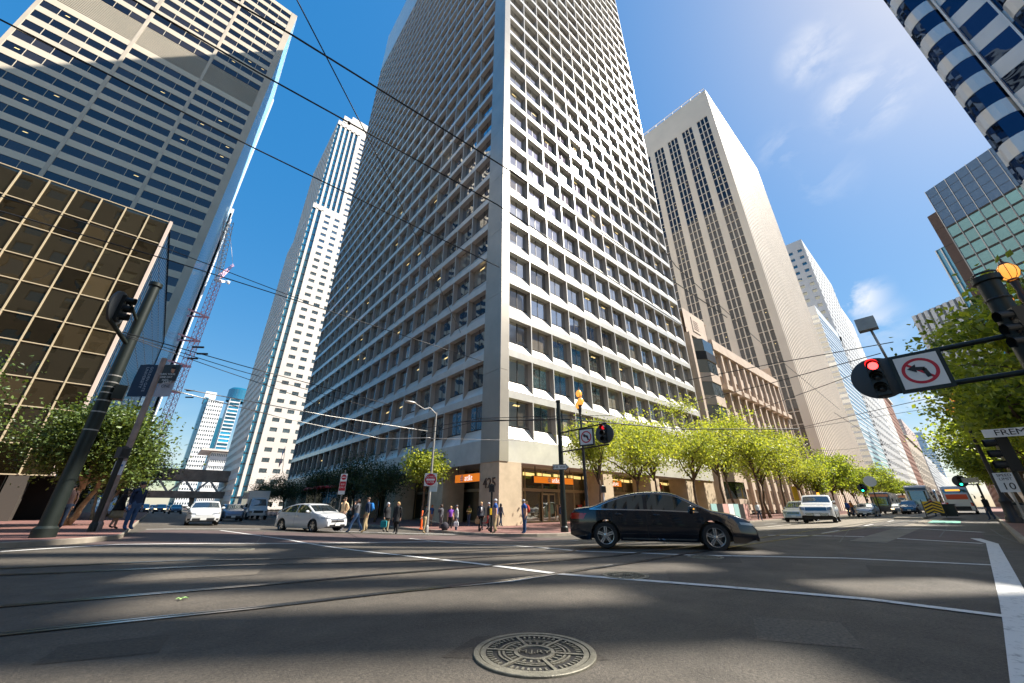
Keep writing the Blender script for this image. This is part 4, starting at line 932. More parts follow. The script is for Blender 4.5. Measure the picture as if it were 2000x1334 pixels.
kw = dict(h=8, fork=3.0, R=3.0, leafm=LIME, barkm=BARK, nl=6500, ls=.15, tr=.11, open_=.55)
def tl(px, Y=17.2): p = onY(px, 990, Y); return (p.x, Y, gz(p.x, Y)+.15)
spots = [(1173, 17.4, .78, 'L0', 'spring-green tree just right of the three-globe street lamp'), (1250, 17.6, .92, 'L1', 'forked spring-green tree behind the roof of the black sedan'), (1278, 18.8, .85, 'L2', 'slender spring-green tree behind the windscreen of the black sedan'), (1362, 17.2, 1.02, 'L3', 'leaning spring-green tree over the bonnet of the black sedan'), (1418, 17.4, 1.05, 'L4', 'spring-green tree behind the poster panels, first of a pair'), (1438, 17.8, 1.05, 'L2', 'spring-green tree behind the poster panels, second of a pair'), (1487, 16.9, 1.1, 'L4', 'tall spring-green tree right of the poster panels'), (1500, 17.8, 1.0, 'L1', 'spring-green tree with dark trunk left of the silver van'), (1536, 17.6, 1.1, 'L2', 'spring-green tree in front of the yellow banner'), (1572, 17.3, 1.1, 'L3', 'spring-green tree behind the white pickup truck')]
for i, (px, Y, sc, k, lb) in enumerate(spots):
    pt_ = tl(px, Y); ytop = (792, 775, 800, 772, 785, 800, 795, 805, 812, 845)[i]; sz = (zat(0, ytop, pt_[0], Y)-pt_[2])/8.0; sc = (sz*.92, sz*.92, sz)
    a = dict(kw); a['seed'] = {'L0': 3, 'L1': 8, 'L2': 15, 'L3': 27, 'L4': 31}[k]; a['R'] = {'L0': 2.7, 'L1': 3.3, 'L2': 2.6, 'L3': 3.2, 'L4': 2.9}[k]; a['fork'] = {'L0': 3.2, 'L1': 2.7, 'L2': 3.4, 'L3': 2.9, 'L4': 3.3}[k]; tree(k, a, tl(px, Y), lb, g1, sc, rz=i*1.3)
g2 = 'darker street trees further down the avenue'
kd = dict(h=8.5, fork=2.8, R=3.1, leafm=PLANE, barkm=BARK, nl=5200, ls=.24, tr=.14, open_=.35)
for i, (px, lb) in enumerate(((1606, 'dark green tree just beyond the white pickup truck'), (1632, 'dark green tree left of the green traffic light'), (1655, 'dark green tree behind the grey sedan on the avenue'), (1676, 'dark green tree behind the round white sign'), (1698, 'dark green tree above the old streetcar'), (1720, 'dark green tree above the parked cars on the avenue'), (1745, 'dark green tree above the white coach'), (1770, 'distant dark green tree beyond the white coach'), (1795, 'most distant dark green tree of the left row'))):
    a = dict(kd); a['seed'] = 21+i % 2; tree('P%d' % (i % 2), a, tl(px, 16.8), lb, g2, 1.25+.1*(i % 3), rz=i*1.7)
# right-hand plane trees
g3 = 'plane trees along the shaded right sidewalk'
for i, (x, y, sc, lb) in enumerate(((21.0, -3.5, 1.14, 'plane tree nearest the viewer on the right, spreading over the signal arm'), (28, -3.0, 1.12, 'plane tree behind the speed limit sign'), (34.5, -3.2, 1.15, 'plane tree behind the litter bin on the right sidewalk'), (42, -3.0, 1.15, 'fourth plane tree from the right picture edge'), (52, -2.8, 1.15, 'fifth plane tree from the right picture edge'), (64, -2.8, 1.2, 'sixth plane tree from the right picture edge'), (78, -2.8, 1.2, 'seventh plane tree from the right picture edge'), (96, -2.8, 1.2, 'furthest plane tree of the right row'))):
    if i == 0:
        tree('Q0', dict(h=9.2, fork=3.2, R=3.7, leafm=PLANE, barkm=BARK, nl=4600, ls=.20, tr=.15, open_=.9, seed=32), (x, y, gz(x, y)+.15), lb, g3, sc, rz=2.2, name='plane_tree')
    else: tree('Q1' if i % 2 else 'Q2', dict(h=8.4, fork=2.9, R=3.4, leafm=PLANE, barkm=BARK, nl=8000, ls=.21, tr=.17, open_=.3, seed=33+i % 2), (x, y, gz(x, y)+.15), lb, g3, sc, rz=i*1.1, name='plane_tree')
# left corner trees
def lg(px, Y): p = onY(px, 990, Y); return (p.x, Y, gz(p.x, Y)+.15)
def lt(h, X, Y): return h
tree('A0', dict(h=8.6, fork=2.6, R=2.9, leafm=PITT, barkm=BARKL, nl=24000, ls=.15, tr=.14, multi=3, open_=.1, seed=41), (-9.8, 27.6, .15), 'pale sunlit evergreen with several slender trunks left of the big green pole', 'evergreens on the left corner', .97, rz=.5, name='evergreen_tree')
tree('A1', dict(h=9, fork=2.8, R=3.6, leafm=DEEP, barkm=BARKL, nl=22000, ls=.16, tr=.16, multi=2, open_=.1, seed=43), (-11.8, 24.8, .15), 'dark evergreen at the far left picture edge', 'evergreens on the left corner', .9, rz=1.5, name='evergreen_tree')
tree('A2', dict(h=7.6, fork=2.4, R=2.8, leafm=PITT, barkm=BARKL, nl=26000, ls=.17, tr=.15, multi=2, open_=.2, seed=47), (-3.3, 30.5, .15), 'round evergreen behind the banner pole on the left street corner', 'evergreens on the left corner', (1.0, 1.0, .86), rz=2.5, name='evergreen_tree')
tree('A1', None, (-3.2, 43, .1), 'dark evergreen further along the left street behind the waiting pair', 'evergreens on the left corner', .72, rz=.3, name='evergreen_tree')
tree('A1', None, (-3.2, 56, .1), 'furthest dark evergreen along the left street kerb', 'evergreens on the left corner', .72, rz=3.3, name='evergreen_tree')
# trees along the left face of the central tower
g4 = 'dark rounded trees along the shaded left face of the tower'
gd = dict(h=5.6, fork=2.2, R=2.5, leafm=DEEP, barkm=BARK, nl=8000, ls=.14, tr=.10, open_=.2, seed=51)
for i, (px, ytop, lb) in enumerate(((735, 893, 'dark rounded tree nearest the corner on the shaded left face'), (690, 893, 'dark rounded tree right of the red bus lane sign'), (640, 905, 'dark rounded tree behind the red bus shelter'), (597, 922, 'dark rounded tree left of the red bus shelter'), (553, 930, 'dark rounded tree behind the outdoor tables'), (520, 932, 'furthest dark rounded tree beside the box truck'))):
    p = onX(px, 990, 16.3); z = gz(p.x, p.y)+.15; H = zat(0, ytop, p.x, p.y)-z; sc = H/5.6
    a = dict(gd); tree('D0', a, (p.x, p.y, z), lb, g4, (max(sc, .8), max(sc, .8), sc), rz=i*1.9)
p = onX(826, 990, 15.6); z = gz(p.x, p.y)+.15; H = zat(0, 873, p.x, p.y)-z
tree('B0', dict(h=5.2, fork=2.6, R=1.9, leafm=LIME, barkm=BARK, nl=4500, ls=.17, tr=.10, open_=.2, seed=61), (p.x, p.y, z), 'small bright green tree behind the do not enter sign', None, H/5.2)
# planting by the left building
b = MB(); rg = random.Random(5)
for k in range(500):
    x = rg.uniform(-13, -6.5); y = 26.5+rg.uniform(0, 3); a = rg.random()*6.28; h_ = rg.uniform(.25, .7); z = .3
    b.face([(x, y, z), (x+.05*cos(a), y+.05*sin(a), z), (x+.3*cos(a+.2), y+.3*sin(a+.2), z+h_)], PLANE)
tag(b.build('ground_cover'), 'strappy green planting in the low planter under the left trees', 'plants', kind='stuff')
t = thing('planter', 'long low concrete planter under the trees on the left corner', 'planter', (-10, 27.5, .1)); b = MB()
for (c_, d_) in (((0, -1.6, .2), (8, .25, .45)), ((0, 1.9, .2), (8, .25, .45)), ((4, .15, .2), (.25, 3.3, .45)), ((-4, .15, .2), (.25, 3.3, .45))): b.box(c_, d_, CONC)
b.build('wall', t); b = MB(); b.box((0, .15, .1), (7.8, 3.2, .3), BARK); b.build('soil', t)
# ------------------------------------------------------------------ vehicles
def paint(name, col, metal=.0, rough=.3):
    m = mat('paint_'+name, col, rough, metal, coat=.9); m.node_tree.nodes['Principled BSDF'].inputs['Specular IOR Level'].default_value = .45; return m
TYRE = mat('tyre', (.018, .018, .018), .85); RIMM = mat('alloy', (.55, .56, .58), .25, .9); RIMD = mat('dark_rim', (.03, .03, .03), .6); CHROME = mat('chrome', (.75, .75, .75), .12, 1); PLAST = mat('black_plastic', (.015, .015, .016), .5); HUB = mat('brake', (.12, .12, .12), .5, .6)
CARG = glass('car_glass', (.018, .022, .024), .16, (.9, 1, 1), wob=.05, var=.2, top=.75); LENS = mat('headlamp_lens', (.22, .23, .24), .08, .3, coat=1); TAIL = mat('tail_lamp', (.4, .008, .008), .15, coat=1); AMB = mat('amber_lamp', (.85, .32, .04), .2, emit=.6, ecol=(1, .45, .05)); HLON = mat('headlamp_lit', (1, .75, .4), .3, emit=3, ecol=(1, .75, .4)); PLATE = mat('number_plate', (.62, .62, .6), .5); CABIN = mat('cabin_dark', (.01, .01, .01), .9)
def lin(tab, x):
    if x <= tab[0][0]: return tab[0][1]
    for (a, b), (c, d) in zip(tab[:-1], tab[1:]):
        if x <= c: return b+(d-b)*(x-a)/(c-a)
    return tab[-1][1]
def smt(tab, x, r=.06):  # smoothed table lookup
    return sum(lin(tab, x+d*r) for d in (-1.5, -1, -.5, 0, .5, 1, 1.5))/7
class CarShape:
    def __init__(s, L, W, top, belt, wb, wr=.33, zb=.2, axle=None, round_=.35, tumble=.40, nose=.6):
        s.L, s.W, s.top, s.belt, s.wr, s.zb = L, W/2, top, belt, wr, zb; s.ax = axle or (wb/2, -wb/2); s.round_ = round_; s.tumble = tumble; s.nose = nose
    def zt(s, x): return smt(s.top, x)
    def plan(s, x):
        e = s.L/2-abs(x); r = s.round_
        k = 1.0 if e > r*2.2 else (1-s.nose*.5*(1-max(e, 0)/(r*2.2))**2.4)
        return s.W*k
    def w(s, x, z):
        b = smt(s.belt, x); y = s.plan(x)
        if z > b: y *= .955; y -= (z-b)*s.tumble
        elif z > b-.30: y *= 1-.045*((z-(b-.30))/.30)**1.5
        if z < .42: y *= 1-.10*((.42-z)/.25)**2
        return max(y, .12)
    def bot(s, x):
        z = s.zb
        e = s.L/2-abs(x)
        if e < .35: z += (.35-e)*.35
        for a in s.ax:
            R = s.wr+.065
            if abs(x-a) < R: z = max(z, s.wr+sqrt(R*R-(x-a)**2)*1.0)
        return z
    def body(s, m):
        b = MB(); xs = []; x = -s.L/2; n = 96
        xs = [-s.L/2+s.L*i/n for i in range(n+1)]
        for a in s.ax: xs += [a-s.wr-.066, a-s.wr-.064, a+s.wr+.064, a+s.wr+.066]
        xs = sorted(xs); V = []; F = []; NS = 12; NT = 7; rows = NS+NT
        for x in xs:
            zt = s.zt(x); zb = min(s.bot(x), zt-.1); ze = zt-.05; we = s.w(x, ze)
            ring = []
            for i in range(NS): z = zb+(ze-zb)*i/(NS-1); ring.append((s.w(x, z), z))
            for i in range(1, NT+1): t = i/NT; y = we*(1-t)*(1 if t > .2 else 1); ring.append((max(0, we*cos(t*pi/2)), ze+.05*(sin(t*pi/2))**.8))
            V.append([(x, y, z) for y, z in ring])
        nr = len(V[0]); vv = []
        for side in (1, -1):
            base = len(vv)
            for R_ in V: vv += [(p[0], p[1]*side, p[2]) for p in R_]
            for i in range(len(V)-1):
                for j in range(nr-1):
                    f = (base+i*nr+j, base+(i+1)*nr+j, base+(i+1)*nr+j+1, base+i*nr+j+1); F.append(f if side == 1 else f[::-1])
        b.mesh(vv, F, m)
        for i in (0, len(V)-1):   # end caps
            R_ = V[i]; pts = [(p[0], p[1], p[2]) for p in R_]+[(p[0], -p[1], p[2]) for p in R_[::-1][1:]]; b.face(pts if i == 0 else pts[::-1], m)
        return b
    def side(s, b, xs, lo, hi, m, sgn, off=.008, nz_=4):
        for x0, x1 in zip(xs[:-1], xs[1:]):
            for k in range(nz_):
                q = []
                for (x, kk) in ((x0, k), (x1, k), (x1, k+1), (x0, k+1)):
                    z = lo(x)+(hi(x)-lo(x))*kk/nz_; q.append((x, sgn*(s.w(x, z)+off), z))
                b.face(q if sgn < 0 else q[::-1], m)
    def topq(s, b, x0, x1, f, m, off=.01, n=8, ny=8):
        """patch on the upper surface, half width factor f of roof edge"""
        for i in range(n):
            for j in range(ny):
                q = []
                for (a, c) in ((i, j), (i+1, j), (i+1, j+1), (i, j+1)):
                    x = x0+(x1-x0)*a/n; v = -1+2*c/ny; zt = s.zt(x); we = s.w(x, zt-.05)*f; t = abs(v)*f
                    q.append((x+off*.5*(1 if x0 > 0 else -1), v*we, zt-.05+.05*max(0, 1-t*t)**.4+off))
                b.face(q, m)
    def xend(s, y, z, sgn=1):
        lo, hi = 0, s.L/2
        for _ in range(24):
            m = (lo+hi)/2
            if s.zt(sgn*m) >= z+.01 and s.w(sgn*m, z) >= abs(y): lo = m
            else: hi = m
        return sgn*lo
    def endq(s, b, y0, y1, z0, z1, m, sgn=1, off=.012, n=6, nz_=2, z0b=None, z1b=None):
        """patch on nose (sgn 1) or tail (-1)"""
        for i in range(n):
            for k in range(nz_):
                q = []
                for (a, c) in ((i, k), (i+1, k), (i+1, k+1), (i, k+1)):
                    t = a/n; y = y0+(y1-y0)*t; zl = z0+((z0b if z0b is not None else z0)-z0)*t; zh = z1+((z1b if z1b is not None else z1)-z1)*t; z = zl+(zh-zl)*c/nz_
                    q.append((s.xend(y, z, sgn)+off*sgn, y, z))
                b.face(q if sgn > 0 else q[::-1], m)
def wheel_mb(R, W, spokes=5, rim=None, style=0):
    ty = MB(); ty.lathe([(R*.68, -W/2), (R*.93, -W/2), (R, -W*.32), (R, W*.32), (R*.93, W/2), (R*.68, W/2)], TYRE, 28)
    rm = MB(); rim = rim or RIMM
    rm.lathe([(R*.70, -W/2+.01), (R*.70, W/2-.012), (R*.655, W/2-.015), (R*.62, W/2-.05), (R*.60, -W*.2)], rim, 28)
    rm.lathe([(R*.61, -W*.1), (.01, -W*.1)], RIMD, 20); rm.lathe([(R*.16, W*.2), (R*.15, W/2-.03), (.001, W/2-.02)], rim, 14); rm.lathe([(R*.45, 0), (R*.44, W*.12), (.01, W*.12)], HUB, 16)
    for k in range(spokes):
        a = 2*pi*k/spokes+pi/2; d = Vector((cos(a), sin(a), 0)); q = Vector((-sin(a), cos(a), 0)); zz0 = W/2-.03; wi, wo = R*.10, R*.135
        c0, c1 = d*R*.1, d*R*.66; z = Vector((0, 0, zz0)); dz = Vector((0, 0, .035))
        v = [c0-q*wi+z, c0+q*wi+z, c1+q*wo+z, c1-q*wo+z, c0-q*wi+z-dz, c0+q*wi+z-dz, c1+q*wo+z-dz, c1-q*wo+z-dz]; rm.mesh(v, [(0, 1, 2, 3), (0, 4, 5, 1), (1, 5, 6, 2), (3, 2, 6, 7), (0, 3, 7, 4)], rim)
        # groove down the spoke
        g = [c0*1.5-q*wi*.18+z*1.004, c0*1.5+q*wi*.18+z*1.004, c1-d*R*.06+q*wo*.25+z*1.004, c1-d*R*.06-q*wo*.25+z*1.004]; rm.face(g, HUB)
    return ty, rm
def add_wheels(t, shape, R, W, spokes=5, rim=None):
    first = None
    for a in shape.ax:
        for sg in (-1, 1):
            if first is None:
                ty, rm = wheel_mb(R, W, spokes, rim); w_ = ty.build('wheel', t, True, angle=40); r_ = rm.build('rim', w_, True, angle=30); first = w_
            else: w_ = copy_tree(first, t)
            w_.location = (a, sg*(shape.W-W/2-.015), R); w_.rotation_euler = (radians(90) if sg < 0 else radians(-90), 0, 0)
def car(name, label, cat, loc, rz, shape, pm, cfg, group=None):
    s = shape; t = thing(name, label, cat, loc, rz, group)
    s.body(pm).build('body', t, True, angle=35)
    under = MB(); under.box((0, 0, s.zb+.12), (s.L-.7, s.W*2-.34, .16), PLAST)
    for a in s.ax: under.box((a, 0, s.wr+.1), (s.wr*2.1, s.W*2-.3, s.wr*1.2), PLAST)
    under.build('underbody', t)
    add_wheels(t, s, s.wr, cfg.get('ww', .22), cfg.get('spokes', 5), cfg.get('rim'))
    bz = lambda x: smt(s.belt, x)
    for (x0, x1) in cfg['side']:
        for sg in (-1, 1):
            n = 14; xs = [x0+(x1-x0)*i/n for i in range(n+1)]; lo = lambda x: bz(x)+.03
            hi = lambda x: max(bz(x)+.035, s.zt(x)-cfg.get('rail', .085))
            g = MB(); s.side(g, xs, lo, hi, CARG, sg, .006); w_ = g.build('side_window', t, True)
    if cfg.get('trim'):
        xa, xb = cfg['side'][0][0], cfg['side'][-1][1]
        for sg in (-1, 1):
            g = MB(); n = 26; xs = [xa-.03+(xb-xa+.06)*i/n for i in range(n+1)]
            s.side(g, xs, lambda x: bz(x)+.008, lambda x: bz(x)+.034, CHROME, sg, .012, 1); s.side(g, xs, lambda x: max(bz(x)+.02, s.zt(x)-.09), lambda x: max(bz(x)+.035, s.zt(x)-.068), CHROME, sg, .012, 1); g.build('window_trim', t)
    g = MB(); s.topq(g, cfg['ws'][0], cfg['ws'][1], .90, CARG); g.build('windscreen', t, True)
    if 'rw' in cfg: g = MB(); s.topq(g, cfg['rw'][0], cfg['rw'][1], .88, CARG); g.build('rear_window', t, True)
    for sg in (-1, 1):
        y0, y1 = cfg['hl'][0], cfg['hl'][1]; z0, z1 = cfg['hl'][2], cfg['hl'][3]
        g = MB(); s.endq(g, sg*y0, sg*y1, z0, z1, cfg.get('lens', LENS), 1, .012, 6, 2, z0+.06, z1+.06)
        g.build('headlight', t)
        g = MB(); s.endq(g, sg*cfg['tl'][0], sg*cfg['tl'][1], cfg['tl'][2], cfg['tl'][3], TAIL, -1, .012); xs = [-s.L/2+.06+i*.06 for i in range(5)]; s.side(g, xs, lambda x: cfg['tl'][2]+.03, lambda x: cfg['tl'][3], TAIL, sg, .012, 2); g.build('tail_light', t)
        # mirror
        mx_, mz = cfg.get('mir', (.78, bz(.8)+.06)); g = MB(); yy = s.w(mx_, mz)
        g.ball((mx_, sg*(yy+.12), mz+.03), (.07, .11, .075), pm, 10, 8); g.bar((mx_, sg*(yy-.02), mz), (mx_, sg*(yy+.1), mz), .05, .04, pm); mo = g.build('mirror', t, True)
        if cfg.get('mirlamp'): g = MB(); g.ball((mx_+.045, sg*(yy+.15), mz+.02), (.04, .07, .018), AMB, 8, 5); g.build('indicator', mo)
        for hx in cfg.get('handles', ()):
            z = bz(hx)-.1; g = MB(); y = s.w(hx, z); g.box((hx, sg*(y+.02), z), (.2, .03, .035), pm); g.build('door_handle', t, True)
        g = MB()
        for sx in cfg.get('seams', ()):   # door shut lines
            for i in range(10):
                za, zc = s.bot(sx)+.05+(bz(sx)-s.bot(sx)-.06)*i/10, s.bot(sx)+.05+(bz(sx)-s.bot(sx)-.06)*(i+1)/10
                q = [(sx-.005, sg*(s.w(sx, za)+.002), za), (sx+.005, sg*(s.w(sx, za)+.002), za), (sx+.005, sg*(s.w(sx, zc)+.002), zc), (sx-.005, sg*(s.w(sx, zc)+.002), zc)]; g.face(q if sg < 0 else q[::-1], PLAST)
        if cfg.get('seams'): g.build('door_gaps', t)
        if cfg.get('sill'):
            g = MB(); xs = [s.ax[1]+s.wr+.12+(s.ax[0]-s.ax[1]-2*s.wr-.24)*i/10 for i in range(11)]; s.side(g, xs, lambda x: s.zb+.05, lambda x: s.zb+.08, CHROME, sg, .008, 1); g.build('sill_trim', t)
    for (y0, y1, z0, z1, m, nm) in cfg.get('front', ()): g = MB(); s.endq(g, y0, y1, z0, z1, m, 1, .014); g.build(nm, t)
    if cfg.get('grille'):
        y, z0, z1, m, bars = cfg['grille']; g = MB(); s.endq(g, -y, y, z0, z1, PLAST, 1, .012, 10, 3); gr = g.build('grille', t); g = MB()
        for k in range(bars): z = z0+(z1-z0)*(k+.5)/bars; s.endq(g, -y, y, z-.008, z+.008, m, 1, .022, 10, 1)
        if bars: g.build('bars', gr)
    if cfg.get('plate'): z = cfg['plate']; g = MB(); x = s.xend(0, z)+.03; g.box((x, 0, z), (.015, .32, .15), PLATE); g.build('number_plate', t)
    return t
# -- shapes
sed_top = [(-2.43, .70), (-2.40, .93), (-2.32, 1.03), (-1.9, 1.08), (-1.72, 1.10), (-1.2, 1.30), (-.75, 1.425), (-.3, 1.48), (.1, 1.487), (.4, 1.455), (.6, 1.40), (1.3, 1.03), (1.42, .99), (1.9, .90), (2.2, .80), (2.36, .68), (2.43, .50)]
sed_belt = [(-2.4, .93), (-1.9, .985), (0, .955), (1.3, .90), (2.4, .62)]
SED = CarShape(4.87, 1.835, sed_top, sed_belt, 2.80, .335, .20, (1.40, -1.40), .42)
cfgS = dict(side=[(-1.78, -.30), (-.20, 1.06)], trim=1, ws=(.62, 1.30), rw=(-1.62, -.95), hl=(.56, .82, .58, .64), tl=(.5, .86, .74, .90), mirlamp=1, handles=(.02, -1.0), seams=(-.25, 1.12, -1.18), sill=1, grille=(.44, .55, .67, CHROME, 3), plate=.42, front=((-.62, .62, .24, .34, PLAST, 'lower_intake'),), rail=.09, mir=(.92, .99))
BLACK = paint('black', (.006, .006, .010), 0, .2)
wr_, wf_ = onG(1186, 1073), onG(1403, 1075); dv = (wf_-wr_); dv.z = 0; rz0 = atan2(dv.y, dv.x); mid = (wr_+wf_)/2
off = Vector((-sin(rz0), cos(rz0), 0))*(.835)
cpos = mid+off; cpos.z = gz(cpos.x, cpos.y)
c = car('sedan', 'shiny black sedan turning through the junction, side on', 'car', tuple(cpos), rz0, SED, BLACK, cfgS); c.scale = (dv.length/2.80,)*3
def place(px, ypx, **k): return onG(px, ypx)
comp_top = [(-2.25, .72), (-2.2, 1.0), (-2.05, 1.08), (-1.7, 1.12), (-1.15, 1.34), (-.6, 1.45), (0, 1.475), (.35, 1.44), (.55, 1.38), (1.25, 1.04), (1.4, 1.0), (1.85, .92), (2.1, .80), (2.22, .66), (2.28, .5)]
comp_belt = [(-2.2, .96), (-1.7, .99), (0, .95), (1.2, .92), (2.2, .66)]
COMP = CarShape(4.55, 1.79, comp_top, comp_belt, 2.68, .315, .19, (1.36, -1.32), .38)
cfgC = dict(side=[(-1.6, -.28), (-.18, 1.0)], ws=(.58, 1.24), rw=(-1.6, -.9), hl=(.42, .86, .64, .72), tl=(.45, .84, .78, .94), handles=(0, -1.0), seams=(-.23, 1.1), grille=(.56, .27, .44, PLAST, 0), plate=.40, front=((.66, .80, .30, .42, PLAST, 'fog_lamp'), (-.80, -.66, .30, .42, PLAST, 'fog_lamp'), (-.45, .45, .60, .635, PLAST, 'upper_grille')), mir=(.85, 1.0))
WHP = paint('white', (.56, .56, .55), 0, .3); SILP = paint('silver', (.42, .43, .44), .7, .35); BLUE = paint('blue_silver', (.16, .20, .27), .6, .35); DBL = paint('dark_blue', (.015, .03, .06), .2, .25); GRY = paint('grey', (.10, .105, .11), .5, .3); REDP = paint('red', (.35, .02, .02), 0, .3)
def face_cam(px, py, extra=0, X=None):  # heading for a car driving down the left street towards the junction
    return -pi/2+extra
HC = lambda **k: k
dpos_ = lambda px, zf: (lambda q: (setattr(q, 'z', gz(q.x, q.y)), q)[1])(C0+pxdir(px, 990)*zf)
p = dpos_(402, 25.5); car('sedan', 'white compact sedan with open lower grille driving towards the junction', 'car', (p.x, p.y, gz(p.x, p.y)), -pi/2-.05, COMP, WHP, cfgC)
p = dpos_(612, 22.0); cfg2 = dict(cfgC); cfg2['grille'] = (.42, .50, .68, CHROME, 2); cfg2['front'] = ((-.5, .5, .27, .38, PLAST, 'lower_intake'),); cfg2['spokes'] = 5
car('sedan', 'white compact sedan turning beside the crossing pedestrians', 'car', (p.x, p.y, gz(p.x, p.y)), -pi/2+.38, COMP, WHP, cfg2)
def far_car(px, Y, label, pm, shp=COMP, cfg=cfgC, X=None, yaw=0, lit=False, grp='cars queueing down the left street'):
    p = onY(px, 990, Y); c_ = dict(cfg)
    if lit: c_['lens'] = HLON
    return car('parked_car' if 'parked' in label else 'car', label, 'car', (p.x, Y, gz(p.x, Y)), -pi/2+yaw, shp, pm, c_, grp)
far_car(454, 47, 'blue-silver sedan following the white one down the left street', BLUE, grp=None)
far_car(280, 92, 'dark car with lit headlights, leftmost of the queue under the overpass', DBL, lit=True); far_car(314, 96, 'dark red car with lit headlights in the middle of the queue', paint('wine', (.08, .02, .02)), lit=True)
far_car(345, 90, 'dark blue car at the right of the queue under the overpass', DBL); far_car(259, 100, 'small blue car by the left kerb under the trees', paint('mid_blue', (.03, .12, .25))); far_car(300, 125, 'white car further back in the queue', WHP); far_car(330, 132, 'silver car further back in the queue', SILP)
# box truck and van parked on the right of the left street
def boxtruck(loc, rz, label, pm, L=6.5, H=2.9, W=2.1, cab=1.7, name='box_truck'):
    t = thing(name, label, 'truck', loc, rz); b = MB(); b.box((-.8, 0, H/2+.35), (L-2.0, W, H-.7), pm); b.build('cargo_box', t)
    sh = CarShape(2.6, W*.94, [(-1.3, H*.74), (-.2, H*.76), (.15, H*.72), (.6, H*.48), (.95, 1.12), (1.2, 1.0), (1.3, .7)], [(-1.3, 1.25), (1.3, 1.0)], 1, .36, .35, (.45, -8), .3, .18)
    b = sh.body(pm); b.v = [(v[0]+L/2-1.3, v[1], v[2]) for v in b.v]; b.build('cab', t, True, angle=40)
    g = MB(); sh.topq(g, .18, .62, .88, CARG); g.v = [(v[0]+L/2-1.3, v[1], v[2]) for v in g.v]; g.build('windscreen', t, True)
    for sg in (-1, 1):
        g = MB(); sh.side(g, [-.6+i*.15 for i in range(8)], lambda x: 1.3, lambda x: min(H*.7, sh.zt(x)-.12), CARG, sg); g.v = [(v[0]+L/2-1.3, v[1], v[2]) for v in g.v]; g.build('side_window', t)
        g = MB(); g.box((L/2+.0, sg*W*.36, .85), (.05, .3, .2), LENS); g.build('headlight', t); g = MB(); g.box((L/2-.7, sg*(W/2+.15), 1.5), (.06, .2, .35), PLAST); g.build('mirror', t)
    g = MB(); g.box((L/2+.0, 0, .85), (.04, W*.45, .25), PLAST); g.build('grille', t)
    class Q: ax = (L/2-.85, -L/2+1.3)
    Q.W = W/2; add_wheels(t, Q, .37, .25, 5, RIMD); return t
p = onY(497, 990, 57); boxtruck((p.x, 57, gz(p.x, 57)), -pi/2, 'white box truck parked by the outdoor tables on the left street', WHP, H=3.1)
p = onY(478, 990, 66); boxtruck((p.x, 66, gz(p.x, 66)), -pi/2, 'white van parked behind the box truck', WHP, L=5, H=2.7, name='van')
# avenue traffic
pk_top = [(-2.9, .9), (-2.88, 1.28), (-1.0, 1.30), (-.98, 1.32), (-.9, 1.86), (-.6, 1.95), (.3, 1.95), (.5, 1.88), (1.05, 1.40), (1.2, 1.34), (2.2, 1.24), (2.75, 1.14), (2.88, .95), (2.92, .6)]
PK = CarShape(5.84, 2.03, pk_top, [(-2.9, 1.28), (-1, 1.28), (2.9, 1.2)], 3.6, .40, .42, (1.85, -1.65), .22, .22, .5)
cfgP = dict(side=[(-.78, 0), (.08, .85)], ws=(.55, 1.04), hl=(.66, .94, .86, 1.06), tl=(.7, .95, .9, 1.2), handles=(-.3,), seams=(1.0, -.85), grille=(.62, .84, 1.08, CHROME, 3), plate=.58, front=((-.98, .98, .52, .70, CHROME, 'bumper'),), mir=(.8, 1.42), ww=.26, rail=.13)
def dpos(px, zf): p = C0+pxdir(px, 990)*zf; p.z = gz(p.x, p.y); return p
p = dpos(1599, 29.0); TRK = car('pickup_truck', 'white pickup truck with amber roof beacon coming down the avenue', 'pickup truck', (p.x, p.y, gz(p.x, p.y)), pi+.13, PK, WHP, cfgP)
b = MB(); b.tube([(0, .2, 1.96), (0, .2, 2.13)], [.1, .08], AMB, 10); b.build('roof_beacon', TRK)
suv_top = [(-2.3, .9), (-2.28, 1.4), (-2.1, 1.66), (-1.5, 1.75), (.1, 1.76), (.4, 1.68), (1.0, 1.16), (1.2, 1.10), (2.0, 1.0), (2.25, .8), (2.3, .5)]
SUV = CarShape(4.6, 1.85, suv_top, [(-2.3, 1.06), (2.3, .98)], 2.7, .36, .26, (1.4, -1.35), .3, .3)
cfgU = dict(side=[(-1.9, -.9), (-.82, -.02), (.06, .85)], ws=(.45, 1.0), hl=(.5, .86, .76, .90), tl=(.6, .9, .9, 1.2), handles=(), grille=(.45, .66, .84, CHROME, 3), plate=.5, mir=(.7, 1.12))
p = dpos(1560, 34.5); car('van', 'silver people carrier between the trees and the white pickup', 'van', (p.x, p.y, gz(p.x, p.y)), pi, SUV, SILP, cfgU)
p = dpos(1692, 44); car('sedan', 'grey sedan coming down the avenue behind the pickup', 'car', (p.x, p.y, gz(p.x, p.y)), pi, COMP, SILP, cfgC)
def ave(px, dist, label, pm, shp=COMP, cfg=cfgC, lit=False, rz=pi, nm='car', cat='car'):
    p = onX(px, 990, dist); c_ = dict(cfg)
    if lit: c_['lens'] = HLON
    return car(nm, label, cat, (p.x, p.y, gz(p.x, p.y)), rz, shp, pm, c_, 'traffic on the avenue')
ave(1671, 75, 'dark red car with lit headlights left of the grey sedan', paint('wine', (.08, .02, .02)), lit=True); ave(1757, 82, 'dark car between the old streetcar and the black car', GRY, lit=True); ave(1777, 80, 'black sport utility car left of the white coach', DBL, SUV, cfgU); ave(1826, 100, 'dark car beside the white coach', GRY); ave(1850, 110, 'red car left of the departing bus', REDP); ave(1838, 120, 'silver car beyond the barricade', SILP)
